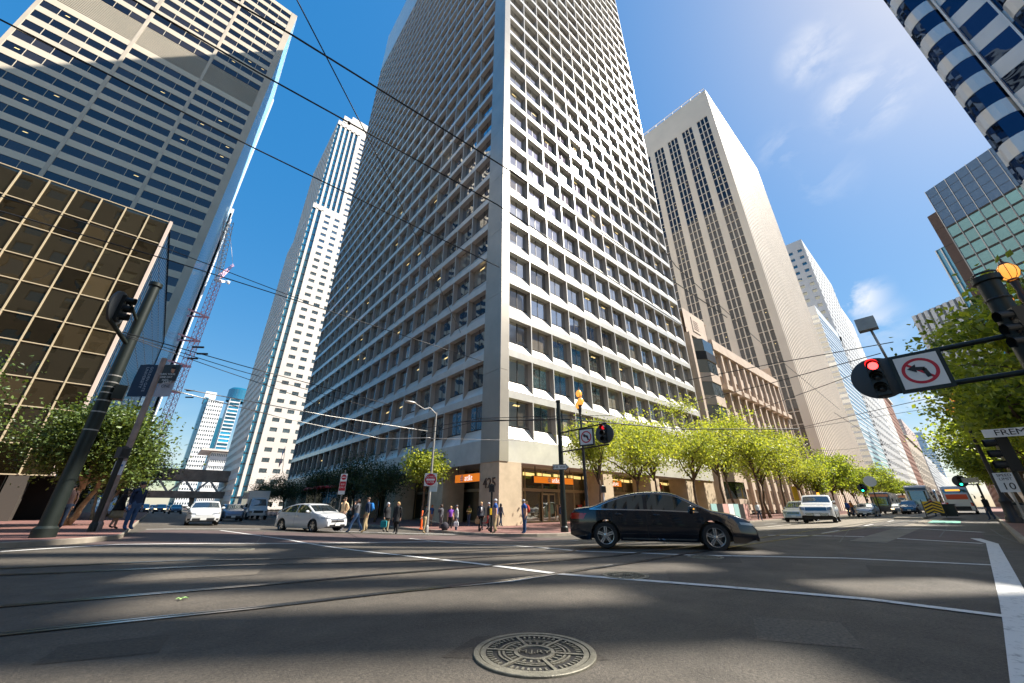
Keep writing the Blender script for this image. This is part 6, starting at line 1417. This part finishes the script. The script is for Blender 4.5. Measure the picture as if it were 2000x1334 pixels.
q = MB(); t2 = thing('camera_box', 'small grey box on a short post above the right signal arm', 'camera', tuple(onX(1735, 705, RX))); q.tube([(0, 0, 0), (.0, .08, 1.0)], .03, GALV, 8); child(q, 'post', t2, True); q = MB(); q.box((0, .12, 1.15), (.25, .42, .36), GALV); child(q, 'box', t2)
q = MB(); q.tube([(0, 0, 0), (0, -.35, -.95)], .03, GALV, 8); child(q, 'brace', t2)
signal_head((RX+.1, pr.y-.05, zat(0, 640, pr.x, pr.y)), radians(115), 'black traffic light beside the thick pole at the right edge, seen from the side', disc=False, lit=9).location = Vector((RX-.2, pr.y-.1, onX(1990, 640, RX-.3).z))
# left pole with signal and street furniture
p = onG(82, 1050, .15); H = zat(0, 556, p.x, p.y)-p.z; t = pole(p, H, .21, 'very tall dark green pole leaning through the left of the picture with steel bands', taper=.76); LP = p.copy(); LPT = t
for yy in (735, 748, 757, 768, 783, 805, 840): z = zat(0, yy, p.x, p.y)-p.z; q = MB(); rr = .21*(1-.24*z/H)+.006; q.lathe([(rr, -.02), (rr, .02)], GALV, 20, (0, 0, z)); child(q, 'band', t)
zs = zat(0, 625, p.x, p.y); hp = Vector((p.x-.55, p.y-.75, zs))
signal_head(hp, radians(-15), 'round traffic light on the tall left pole seen from its side', r=.62, lit=9)
arm(t, [(p.x, p.y, zs-1.1), hp+Vector((-.1, -.2, -.5))], w_=.14, name='bracket'); arm(t, [(p.x, p.y, zs-.2), hp+Vector((.1, .1, .5))], w_=.10, name='bracket')
q = MB(); q.box((.3, -.1, 0), (.3, .3, .5), GRN); o = child(q, 'junction_box', t); o.location = (0, 0, zat(0, 765, p.x, p.y)-p.z)
# banner pole
p = onG(186, 1036, .15); H = zat(0, 700, p.x, p.y)-p.z; t = pole(p, H, .13, 'pinkish grey banner pole on the left corner', mat('pinkish_steel', (.33, .25, .22), .5, .4, noise=.2), 'banner_pole', .8, cap=False)
bu = Vector((sin(HEAD), -cos(HEAD), 0)); NB = mat('navy_banner', (.02, .045, .085), .7); GB = mat('grey_banner', (.42, .42, .46), .7)
def banner(sgn, label, m, w_, h_):
    ztop = zat(0, 712, p.x, p.y); o = Vector((p.x, p.y, ztop)); t = thing('banner', label, 'banner', tuple(o)); q = MB(); a = bu*sgn*.16; b_ = bu*sgn*(.16+w_); n = 8; V = []; F = []
    nrm = Vector((cos(HEAD), sin(HEAD), 0))
    for i in range(n+1):
        for j in range(n+1): V.append(a+(b_-a)*(i/n)-Vector((0, 0, h_*j/n))+nrm*.03*sin(i*1.1+j*.4))
    F = [(i*(n+1)+j, (i+1)*(n+1)+j, (i+1)*(n+1)+j+1, i*(n+1)+j+1) for i in range(n) for j in range(n)]; q.mesh(V, F, m); cl = child(q, 'cloth', t, True); return t, o, nrm
w_, h_ = .86, 1.55
t, o, nrm = banner(-1, 'navy blue banner with pale lettering on the banner pole, left one', NB, w_, h_); PAL = mat('pale_lettering', (.35, .42, .5), .6)
text('GOLDEN GATE', .175, PAL, t, frame_m(-bu*.36-Vector((0, 0, h_*.47))-nrm*.05, (0, 0, -1), bu)); text('UNIVERSITY', .19, PAL, t, frame_m(-bu*.56-Vector((0, 0, h_*.42))-nrm*.05, (0, 0, -1), bu))
t, o, nrm = banner(1, 'grey and black banner with a portrait on the banner pole, right one', GB, .80, h_)
q = MB(); A = bu*.18-nrm*.045; B_ = bu*.94-nrm*.045; z1_ = Vector((0, 0, -.03)); z2_ = Vector((0, 0, -.95)); q.mesh([A+z1_, B_+z1_, B_+z2_+Vector((0, 0, .15)), A+z2_], [(0, 1, 2, 3)], SGK); child(q, 'dark_panel', t); q = MB(); q.ball(bu*.72-nrm*.05-Vector((0, 0, .30)), (.11, .02, .15), SKIN, 12, 8); child(q, 'portrait_face', t, True); q = MB(); q.ball(bu*.72-nrm*.055-Vector((0, 0, .20)), (.12, .02, .08), HBK, 12, 6); child(q, 'portrait_hair', t, True)
for i, (s, sz, m) in enumerate((('TURN YOUR', .13, SGW), ('ONE DAY', .13, SGW), ('INTO', .12, SGW), ('DAY', .2, SGW), ('ONE', .2, SGK))): text(s, sz, m, t, frame_m(bu*(.48 if i < 3 else .62)-Vector((0, 0, (.50, .64, .78, .88, 1.08)[i]))-nrm*.06, bu, (0, 0, 1)))
# pedestrian post and paper notice at left
def ped_post(p, ytop, label, box_y=None, face=0, m=BLKM, r=.055, h=None, btn=None):
    H = h or zat(0, ytop, p.x, p.y)-p.z; t = pole(p, H, r, label, m, 'pedestrian_signal', 1, cat='pedestrian signal'); q = MB(); q.box((0, 0, H-.2), (.30, .34, .42), PLB); R_ = child(q, 'signal_box', t); R_.rotation_euler = (0, 0, face)
    q = MB(); q.box((.16, 0, H-.2), (.02, .26, .32), SGK); o = child(q, 'screen', t); o.rotation_euler = (0, 0, face)
    if btn: q = MB(); q.box((-.07, -.03, 1.1), (.12, .12, .35), mat('yellow_button', (.75, .45, .02), .5)); child(q, 'push_button', t)
    return t
ped_post(onG(959, 1040, .15), 895, 'green pedestrian signal post with a yellow button on the central corner', face=HEAD+pi, m=GRN, h=zat(0, 947, *onG(959, 1040, .15)[:2])-onG(959, 1040, .15).z, btn=1)
ped_post(onG(178, 1038, .15), 885, 'black pedestrian signal post just left of the pinkish banner pole', face=radians(-60), r=.09, h=zat(0, 882, *onG(178, 1038, .15)[:2]))
q_ = onY(1181, 990, 17.0); q_.z = gz(q_.x, 17)+.15; ped_post(q_, 0, 'grey pedestrian signal box between the street lamp and the black sedan roof', face=HEAD+pi, m=SGW, h=zat(0, 950, q_.x, 17)-q_.z)
pn = onG(190, 1036, .15); zn = zat(0, 915, pn.x, pn.y); t = thing('notice_board', 'white notice plate strapped to the banner pole', 'sign', (pn.x-.1, pn.y-.2, zn), HEAD+pi); q = MB(); q.box((0, 0, 0), (.02, .42, .55), SGW); child(q, 'plate', t); q = MB(); q.box((.012, 0, .1), (.004, .3, .08), SB); child(q, 'blue_line', t)
# cobra-head street lamp with do not enter sign
p = onG(833, 1038, .15); H = zat(0, 806, p.x, p.y)-p.z; t = pole(p, H, .085, 'cobra-head street lamp with a curved arm on the left sidewalk of the tower', GALV, 'street_lamp', .65, cap=False, cat='street lamp')
e = Vector((p.x-1.75, p.y+.3, 0)); zt_ = zat(0, 786, e.x, e.y); arm(t, [(p.x, p.y, p.z+H-.1), (p.x-.5, p.y, p.z+H+.25), ((p.x+e.x)/2, p.y, p.z+H*.0+zt_-.05), (e.x+.3, e.y, zt_)], GALV, .07)
q = MB(); q.ball((e.x-p.x, e.y-p.y, zt_-p.z), (.42, .17, .10), GALV, 12, 8); child(q, 'lamp_head', t, True)
zs = zat(0, 937, p.x, p.y); t = thing('do_not_enter_sign', 'red and white DO NOT ENTER sign on the lamp post', 'road sign', (p.x-.08, p.y-.12, zs), HEAD+pi+.1); q = MB(); q.box((0, 0, 0), (.01, .74, .74), SGW); child(q, 'plate', t); q = MB(); q.lathe([(.34, 0), (.001, 0)], SGR, 32, (.008, 0, 0), Matrix.Rotation(pi/2, 3, 'Y')); child(q, 'red_disc', t); q = MB(); q.box((.014, 0, 0), (.006, .5, .11), SGW); child(q, 'white_bar', t); text('DO NOT', .15, SGW, t, frame_m((.014, 0, .16), (0, 1, 0), (0, 0, 1))); text('ENTER', .15, SGW, t, frame_m((.014, 0, -.16), (0, 1, 0), (0, 0, 1)))
t = thing('small_sign', 'small pale sign behind and below the DO NOT ENTER sign', 'road sign', (p.x+.12, p.y-.2, zat(0, 951, p.x, p.y)), HEAD+pi); q = MB(); q.box((0, 0, 0), (.01, .45, .55), mat('pale_teal', (.55, .65, .65), .5)); child(q, 'plate', t)
# red bus lane sign
p = onG(656, 1030, .0); t = pole(p, zat(0, 918, p.x, p.y)-p.z, .045, 'slim post carrying the tall red and white sign by the bus shelter', GALV, 'sign_post', 1, cap=False); zc_ = zat(0, 934, p.x, p.y); zb_ = zat(0, 957, p.x, p.y)
t = thing('bus_lane_sign', 'tall red and white restriction sign beside the bus shelter', 'road sign', (p.x-.05, p.y-.05, (zc_+zb_)/2), HEAD+pi); hh = (zat(0, 918, p.x, p.y)-zat(0, 958, p.x, p.y)); q = MB(); q.box((0, 0, 0), (.01, .52, hh), SGW); child(q, 'plate', t); q = MB(); q.box((.007, 0, -hh*.10), (.004, .48, hh*.45), SGR); q.lathe([(.2, 0), (.001, 0)], SGR, 20, (.01, 0, hh*.33), Matrix.Rotation(pi/2, 3, 'Y')); child(q, 'red_panel', t); q = MB(); q.box((.013, 0, hh*.33), (.004, .28, .06), SGW); child(q, 'bar', t)
for i, s in enumerate(('BUS', 'ONLY')): text(s, .17, SGW, t, frame_m((.012, 0, -hh*.02-i*.22), (0, 1, 0), (0, 0, 1)))
# bus shelter with wavy red roof
pa = onX(605, 990, 15.2); pa.z = gz(pa.x, pa.y)+.15; pb_ = onX(648, 990, 15.2); zr_ = zat(0, 952, 15.2, pb_.y); Ls = pa.y-pb_.y; t = thing('bus_shelter', 'bus shelter with a wavy red roof on the left sidewalk of the tower', 'bus shelter', (15.2, (pa.y+pb_.y)/2, pa.z))
q = MB(); n = 40; V = []; hz = zr_-pa.z
for i in range(n+1): y = -Ls/2-.3+(Ls+.6)*i/n; z = hz+.22*abs(sin(i*pi/8)); V += [(-1.1, y, z), (.5, y, z+.1), (-1.1, y, z-.12), (.5, y, z-.02)]
F = [(4*i+a, 4*i+4+a, 4*i+4+b_, 4*i+b_) for i in range(n) for a, b_ in ((0, 1), (3, 2), (2, 0), (1, 3))]+[(0, 1, 3, 2), (4*n, 4*n+2, 4*n+3, 4*n+1)]; q.mesh(V, F, mat('red_canopy', (.55, .03, .04), .45)); child(q, 'roof', t, True, 40)
for y in (-Ls/2, 0, Ls/2):
    for x in (-.7, .4): q = MB(); q.tube([(x, y, 0), (x, y, hz)], .04, GALV, 8); child(q, 'post', t)
q = MB(); q.box((.4, 0, hz*.52), (.03, Ls, hz*.75), CARG); child(q, 'glass_panel', t); q = MB(); q.box((-.15, Ls/2, hz*.52), (1.0, .03, hz*.75), CARG); child(q, 'glass_panel', t); q = MB(); q.box((.1, 0, .5), (.4, Ls*.6, .06), SGR); child(q, 'bench', t)
# orange delineator
p = onG(822, 1034, .15); t = thing('delineator_post', 'orange delineator post left of the cobra lamp post', 'bollard', tuple(p)); hd_ = zat(0, 998, p.x, p.y)-p.z; q = MB(); q.lathe([(.16, 0), (.16, .05), (.07, .07), (.06, hd_), (.04, hd_+.03), (.001, hd_+.04)], mat('orange_plastic', (.85, .12, .015), .5), 16); child(q, 'post', t, True, 40); q = MB(); q.lathe([(.062, hd_*.72), (.062, hd_*.82)], SGW, 16); child(q, 'reflective_band', t)
# three-globe lamps
AMG = mat('amber_globe', (.9, .45, .10), .25, emit=.55, ecol=(1, .38, .06)); COP = mat('lamp_copper', (.12, .05, .03), .45, .5); IRN = mat('lamp_iron', (.035, .035, .04), .45, .4)
def lamp3(loc, h, label, grp='ornate three-globe amber street lamps', sc=1, rz=0):
    t = thing('ornate_street_lamp', label, 'street lamp', tuple(loc), rz, grp); q = MB()
    q.lathe([(.32, 0), (.32, .25), (.24, .35), (.22, 1.0), (.26, 1.1), (.15, 1.3), (.11, 1.5), (.09, h*.6), (.11, h*.61), (.08, h*.62), (.075, h-1.4)], IRN, 16); child(q, 'post', t, True, 40)
    q = MB(); q.bar((0, -.62, h-1.45), (0, .62, h-1.45), .09, .10, IRN)
    for y in (-.55, .55): q.tube([(0, y, h-1.5), (0, y*.75, h-1.75), (0, y*.2, h-1.9)], .03, IRN, 6)
    child(q, 'crossbar', t); q = MB(); q.lathe([(.07, h-1.45), (.11, h-1.2), (.06, h-1.0), (.10, h-.7)], IRN, 12); child(q, 'stem', t, True)
    for (y, z) in ((0, h-.62), (-.55, h-1.32), (.55, h-1.32)):
        q = MB(); q.lathe([(.08, 0), (.17, .08), (.22, .22), (.21, .36), (.13, .50), (.07, .54)], AMG, 16, (0, y, z)); g_ = child(q, 'globe', t, True)
        q = MB()
        for k in range(8): a = 2*pi*k/8; q.tube([((r_+.006)*cos(a), y+(r_+.006)*sin(a), z+zz_) for r_, zz_ in ((.08, 0), (.17, .08), (.22, .22), (.21, .36), (.13, .50))], .007, COP, 4)
        q.lathe([(.13, .50), (.10, .56), (.05, .60), (.02, .68), (.035, .71), (.001, .76)], COP, 12, (0, y, z)); q.lathe([(.12, -.04), (.12, .01), (.001, .01)], COP, 12, (0, y, z)); child(q, 'cage', g_)
    return t
pl = onY(1147, 990, 16.5); pl.z = gz(pl.x, 16.5)+.15; lamp3(pl, zat(0, 760, pl.x, 16.5)-pl.z, 'ornate three-globe street lamp beside the central signal pole', rz=-.75)
for i, (px, yp, Y, lb) in enumerate(((1706, 919, 17, 'ornate lamp glowing amber among the dark trees left of the round white sign'), (1679, 915, 17, 'ornate lamp glowing amber behind the grey sedan'), (1734, 925, 17, 'ornate lamp glowing amber above the old streetcar'))):
    q_ = onY(px, 990, Y); h_ = zat(0, yp, q_.x, Y)-gz(q_.x, Y); lamp3((q_.x, Y, gz(q_.x, Y)+.15), h_, lb, rz=.4)
pq = onX(2262, 990, 17.5); lamp3((17.5, pq.y, gz(17.5, pq.y)+.15), onX(1999, 500, 17.5).z-gz(17.5, pq.y)-.15, 'ornate lamp with glowing amber globes at the upper right edge', rz=-.9)
pq = onX(1968, 990, 36); lamp3((36, pq.y, gz(36, -3)+.15), zat(0, 765, 36, pq.y)-.2, 'ornate lamp with amber globe among the leaves on the right', rz=-.9)
# signal post, street name and speed limit at the right
X_ = 19.0; pp = onX(2017, 990, X_); t = pole((X_, pp.y, gz(X_, pp.y)+.15), zat(0, 862, X_, pp.y), .07, 'slim black signal post at the right edge under the street name sign', BLKM, cap=False); signal_head((X_, pp.y+.02, onX(1962, 884, X_).z), radians(100), 'dark traffic light on the slim post at the right edge', disc=False, lit=9).location = onX(1966, 887, X_)
sp = onX(1958, 841, X_-.3); t = thing('street_name_sign', 'white street name sign reading FREMONT at the right edge', 'street sign', tuple(sp), pi+.25); q = MB(); q.box((0, -.0, 0), (.03, 1.7, .24), SGW); child(q, 'plate', t); t.location = onX(2003, 842, X_-.3); text('FREMONT', .24, SGK, t, frame_m((.02, 0, 0), (0, 1, 0), (0, 0, 1)), sx=1.15)
X_ = 21.0; sp = onX(1967, 942, X_); t = thing('speed_limit_sign', 'white speed limit 10 sign on a post before the plane tree trunk', 'road sign', tuple(sp), pi+.1); q = MB(); q.box((0, 0, 0), (.01, .46, .6), SGW); child(q, 'plate', t); text('SPEED', .12, SGK, t, frame_m((.01, 0, .22), (0, 1, 0), (0, 0, 1))); text('LIMIT', .12, SGK, t, frame_m((.01, 0, .10), (0, 1, 0), (0, 0, 1))); text('10', .30, SGK, t, frame_m((.01, 0, -.13), (0, 1, 0), (0, 0, 1))); q = MB(); q.tube([(-.04, 0, .3), (-.04, 0, -sp.z+.1)], .03, GALV, 8); child(q, 'post', t)
# litter bin at right edge
p = onG(2000, 1021, .15); t = thing('litter_bin', 'grey round litter bin on the near right sidewalk corner', 'litter bin', tuple(p)); q = MB(); q.lathe([(.26, 0), (.30, .1), (.33, .75), (.36, .8), (.36, .9)], mat('bin_grey', (.22, .22, .21), .6, noise=.2), 24); child(q, 'body', t, True, 40); q = MB(); q.lathe([(.36, .9), (.30, 1.02), (.12, 1.08), (.001, 1.08)], PLAST, 24); child(q, 'lid', t, True, 40)
# crossing barricade and green planter at the boarding island
p = onX(1822, 990, 50); p = Vector((50, p.y, gz(50, p.y)+.15)); t = thing('barricade', 'black and yellow chevron barricade at the nose of the boarding island', 'barricade', tuple(p), pi); q = MB(); q.box((0, 0, .75), (.05, 1.1, .9), mat('yellow_board', (.75, .45, .02), .5)); child(q, 'board', t)
for k in range(4):
    z = .42+.24*k; q = MB()
    for sg_ in (-1, 1): q.mesh([(.03, 0, z+.1), (.03, 0, z-.02), (.03, sg_*.52, z-.28+.0), (.03, sg_*.52, z-.16)], [(0, 1, 2, 3)], SGK)
    child(q, 'chevron', t)
for sg_ in (-1, 1): q = MB(); q.bar((0, sg_*.58, 0), (0, sg_*.58, 1.35), .06, .06, BLKM); q.bar((-.4, sg_*.58, .03), (.4, sg_*.58, .03), .06, .06, BLKM); child(q, 'leg', t)
p = onX(1849, 990, 52); t = thing('planter_box', 'dark green boxy railing at the boarding island', 'planter', (52, p.y, gz(52, p.y)+.15)); q = MB(); q.box((0, 0, .5), (2.4, 1.0, .9), GRN); child(q, 'box', t); q = MB(); q.box((0, 0, .97), (2.5, 1.1, .06), BLKM); child(q, 'rim', t)
# poster panels, yellow banner, round sign, distant signals
t = None; a_ = onY(1388, 990, 16.6); b__ = onY(1461, 990, 16.6); n = 7; t = thing('poster_barrier', 'row of low poster panels along the kerb behind the black sedan bonnet', 'barrier', ((a_.x+b__.x)/2, 16.6, gz(40, 16.6)+.15)); L_ = b__.x-a_.x; hb_ = zat(0, 985, a_.x, 16.6)-gz(a_.x, 16.6)-.15
for k in range(n): q = MB(); q.box((-L_/2+L_*(k+.5)/n, 0, hb_/2+.1), (L_/n-.1, .06, hb_-.1), (mat('panel_teal', (.3, .5, .48), .6), SGK, mat('panel_pink', (.6, .35, .3), .6), SGW)[k % 4]); child(q, 'panel', t)
for k in range(n+1): q = MB(); q.bar((-L_/2+L_*k/n, 0, 0), (-L_/2+L_*k/n, 0, hb_+.1), .05, .05, GALV); child(q, 'post', t)
q_ = onY(1561, 990, 19.5); t = thing('yellow_banner', 'tall yellow banner board behind the trees by the white pickup', 'banner', (q_.x, 19.5, gz(q_.x, 19)+.15), HEAD+pi+.5); zt1 = zat(0, 948, q_.x, 19.5); zt2 = zat(0, 978, q_.x, 19.5); q = MB(); q.box((0, 0, (zt1+zt2)/2), (.08, 1.5, zt1-zt2), mat('yellow_cloth', (.75, .50, .02), .6)); child(q, 'board', t)
for y in (-.7, .7): q = MB(); q.tube([(0, y, 0), (0, y, zt1)], .04, GALV, 6); child(q, 'post', t)
q_ = onX(1699, 940, 66); t = thing('round_sign', 'round white sign hanging in front of the dark avenue trees', 'sign', tuple(q_), pi); q = MB(); q.lathe([(.62, -.04), (.62, .04), (.001, .04)], SGW, 28, (0, 0, 0), Matrix.Rotation(pi/2, 3, 'Y')); child(q, 'disc', t); q = MB(); q.tube([(-.05, 0, .5), (-.05, 0, -q_.z+.3)], .06, BLKM, 8); child(q, 'post', t)
q_ = onX(1684, 953, 68); signal_head(q_, pi, 'distant traffic light lit green at the next crossing', lit=2, litm=GLIT, disc=True, r=.5); q = pole((68, q_.y+.05, .2), q_.z-.5, .08, 'distant signal pole under the green light', BLKM, cap=False)
q_ = onX(1875, 940, 66); signal_head(q_, pi, 'distant round traffic light over the right side of the avenue', lit=2, litm=GLIT, r=.6); q = thing('direction_sign', 'small white street sign next to the distant round traffic light', 'street sign', tuple(onX(1891, 938, 66)), pi); q2 = MB(); q2.box((0, 0, 0), (.03, 1.5, .5), SGW); child(q2, 'plate', q); tq = thing('mast_arm', 'thin mast arm holding the distant round traffic light', 'pole', (66, onX(1905, 938, 66).y, .2)); q2 = MB(); zz_ = onX(1875, 945, 66).z; q2.tube([(0, 0, 0), (0, 0, zz_-.2), ], .09, BLKM, 8); q2.tube([(0, 0, zz_-.3), (0, onX(1875, 945, 66).y-tq.location.y, zz_-.3)], .05, BLKM, 8); child(q2, 'mast', tq)
# outdoor tables and rail on the left street
t = None
for i, px in enumerate((508, 517, 527, 537, 548, 560)):
    Xt = 14.8; q_ = onX(px, 990, Xt); z = gz(Xt, q_.y)+.15; lb = ('outdoor high table nearest the box truck', 'second outdoor high table from the box truck', 'third outdoor high table from the box truck', 'third outdoor high table from the white turning car', 'second outdoor high table from the white turning car', 'outdoor high table nearest the white turning car')[i]
    t = thing('outdoor_table', lb, 'table', (Xt, q_.y, z), 0, 'outdoor tables along the shaded sidewalk'); b = MB(); b.box((0, 0, 1.02), (.7, 1.0, .05), BLKM); b.build('tabletop', t)
    for sx in (-.3, .3):
        for sy in (-.45, .45): b = MB(); b.bar((sx, sy, 0), (sx, sy, 1.0), .04, .04, BLKM); b.build('leg', t)
# flag on the tower
fb = onX(551, 925, 20.0); ft = onX(557, 872, 19.2); t = thing('flag', 'flag with red and white stripes and a blue canton on an angled pole', 'flag', tuple(fb)); b = MB(); e_ = ft-fb; b.tube([(0, 0, 0), e_], .05, GALV, 6); b.build('flagpole', t, True)
b = MB(); nst = 13
for k in range(nst):
    for i in range(8):
        def fp(u_, v_): return e_*.95+Vector((-.1-.35*v_+.10*sin(u_*7), -.5*v_+.08*sin(u_*5+v_*3), -u_*3.4-v_*1.2+.0))
        u0, u1 = i/8, (i+1)/8; v0, v1 = k/nst, (k+1)/nst; b.face([fp(u0, v0), fp(u1, v0), fp(u1, v1), fp(u0, v1)], SB if (u1 <= .5 and k > 5) else (SGR if k % 2 == 0 else SGW))
b.build('cloth', t)
# tower crane
PK_ = mat('crane_pink', (.95, .48, .52), .5); WHK = mat('crane_white', (.9, .88, .88), .5)
Xc = TXE+3.0; Yc_ = CY_+6
def onXp(x, y): return onX(x, y, Xc)
base = onX(343, 800, Xc); Yk = onX(424, 550, Xc).y; top_ = zat(0, 548, Xc, Yk); t = thing('tower_crane', 'pink and white lattice tower crane beside the blue glass tower', 'crane', (Xc, Yk, 0))
b = MB(); wq = 1.0; z = 0
def lattice(b, A, Bp, w0, n, m, r=.13):
    A = Vector(A); Bp = Vector(Bp); d = (Bp-A); x = d.orthogonal().normalized()*w0; y = d.normalized().cross(x); c = [x+y, x-y, -x-y, -x+y]
    for k in c: b.bar(A+k, Bp+k, r, r, m)
    for i in range(n):
        for j in range(4): p_ = A+d*(i/n)+c[j]; q_ = A+d*((i+1)/n)+c[(j+1) % 4]; b.bar(p_, q_, r*.6, r*.6, m); b.bar(A+d*(i/n)+c[j], A+d*(i/n)+c[(j+1) % 4], r*.6, r*.6, m)
lattice(b, (0, 0, 0), (0, 0, top_), .75, 40, PK_); b.build('mast', t)
b = MB(); tip = onX(447, 432, Xc)-Vector((Xc, Yk, 0)); lattice(b, (0, 0, top_), tip, .55, 14, WHK, .12); b.build('jib', t)
b = MB(); af = onX(455, 518, Xc)-Vector((Xc, Yk, 0)); lattice(b, (0, 0, top_+1), af, .5, 5, PK_, .15); b.build('a_frame', t); b = MB(); b.bar(tip, af, .12, .12, WHK); b.build('stay', t); b = MB(); cw = onX(447, 550, Xc)-Vector((Xc, Yk, 0)); b.bar((0, 0, top_), cw, 1.6, .8, WHK); b.box(cw-Vector((0, 0, 1)), (2, 2, 2.5), WHK); b.build('counterweight', t)
for yy in (618, 665, 715, 765): zz_ = zat(0, yy, Xc, Yk); b = MB(); b.bar((-4.5, -3, zz_), (1.2, 0, zz_), .4, .4, PK_); b.bar((-4.5, 3, zz_), (1.2, 0, zz_), .4, .4, PK_); b.build('tie', t)
# ------------------------------------------------------------------ overhead wires
WIRE = mat('wire', (.02, .02, .022), .5); WIREL = mat('pale_wire', (.5, .48, .44), .4, .5)
def wire(label, pts, z=7.0, r=.012, m=WIRE, grp='overhead trolley and span wires', sag=.0):
    P_ = [onZ(x, y, z) if not hasattr(zz, '__len__') else None for (x, y) in pts for zz in (z,)]
    b = MB(); Q = []
    for a, c in zip(P_[:-1], P_[1:]):
        for i in range(6): u = i/6; Q.append(a.lerp(c, u)+Vector((0, 0, -sag*4*u*(1-u))))
    Q.append(P_[-1]); o = Q[0].copy(); b.tube([q-o for q in Q], r, m, 6); ob = b.build('overhead_wire', None, True, loc=o); tag(ob, label, 'wire', grp); return Q
wire('thick black wire crossing the top left tower and ending at the grey corner pier', [(-60, 8), (0, 38), (500, 291), (975, 522)], 7.5, .015)
wire('black wire entering at the top of the left tower and crossing the white tower', [(200, -30), (261, 0), (500, 139), (970, 399), (1340, 640)], 7.5, .015)
wire('black wire entering at the top beside the central tower', [(380, -40), (570, 68), (983, 325), (1420, 620)], 7.5, .015)
wire('thin steep wire falling across the shaded tower face', [(560, -40), (580, 0), (700, 232), (760, 350), (900, 650)], 8.0, .010)
wire('wire crossing the low bronze building, upper of two', [(-60, 395), (0, 412), (330, 508), (620, 600), (940, 705)], 7.0, .014)
wire('wire crossing the low bronze building, lower of two', [(-60, 375), (0, 383), (330, 487), (600, 590)], 6.6, .010)
wire('wire from the tall green pole, uppermost of three', [(238, 648), (480, 716), (760, 790)], 6.2, .016); wire('wire from the tall green pole, middle of three', [(238, 652), (460, 722), (740, 800)], 6.0, .013); wire('wire from the tall green pole, lowest of three', [(240, 655), (430, 722), (600, 780), (740, 858)], 5.6, .012)
wire('pale wire crossing in front of the white tower', [(335, 762), (560, 818), (745, 857), (840, 855)], 5.2, .02, WIREL); wire('pale wire above the dark rounded trees', [(360, 760), (640, 812), (835, 842)], 5.4, .02, WIREL)
wire('pale wire from the lamp post to the corner pier', [(840, 856), (1000, 860), (1100, 866)], 4.9, .014, WIREL)
wire('wire fan from the lamp post, upper', [(780, 845), (942, 817), (1100, 812), (1200, 812)], 5.3, .016); wire('wire fan from the lamp post, lower', [(820, 850), (942, 820), (1100, 822)], 5.1, .016)
wire('wire across the sunlit front behind the signal arm', [(900, 824), (1095, 818), (1190, 826), (1330, 838), (1560, 838)], 5.3, .03)
wire('wire crossing the ribbed tower towards the camera box, upper', [(1330, 745), (1500, 712), (1745, 668)], 6.6, .016); wire('wire crossing the ribbed tower towards the camera box, lower', [(1330, 790), (1500, 750), (1720, 690)], 6.4, .016)
wire('wire crossing the tan building', [(1300, 850), (1480, 800), (1640, 742), (1745, 700)], 6.0, .014); wire('wire crossing the pale glass building', [(1500, 850), (1620, 822), (1760, 790), (1850, 770)], 5.8, .014)
wire('long thin wire down the tan building', [(1180, 330), (1320, 520), (1520, 700), (1640, 800)], 7.5, .010)
for i, (x0_, y0_, lb) in enumerate(((3.6, 5.6, 'trolley wire over the near avenue lane'), (8.6, 5.6, 'trolley wire over the middle avenue lane'), (10.2, 5.6, 'trolley wire over the far avenue lane'))):
    b = MB(); b.tube([(26, x0_, y0_), (200, x0_, y0_)], .012, WIRE, 5); tag(b.build('overhead_wire', None), lb, 'wire', 'overhead trolley and span wires')
for i in range(6):
    x = 34+i*16; b = MB(); b.tube([(x, -2, 6.6), (x, 7, 6.2), (x, 17, 6.6)], .012, WIRE, 5); tag(b.build('overhead_wire', None), 'cross span wire number %s over the avenue'.replace('number %s ', '') % () if False else ('first', 'second', 'third', 'fourth', 'fifth', 'sixth')[i]+' cross span wire over the avenue, counted from the junction', 'wire', 'overhead trolley and span wires')
for i, (x, y) in enumerate(((387, 678), (395, 691), (376, 700), (372, 763), (370, 776))):
    pq = onZ(x, y, 5.9); b = MB(); b.tube([(-.14, .1, 0), (.14, -.1, .0)], .035, SGK, 8); tag(b.build('wire_insulator', None, loc=pq), ('uppermost', 'second', 'third', 'fourth', 'lowest')[i]+' small black insulator on the wires left of the crane', 'insulator', 'insulators on the wires')
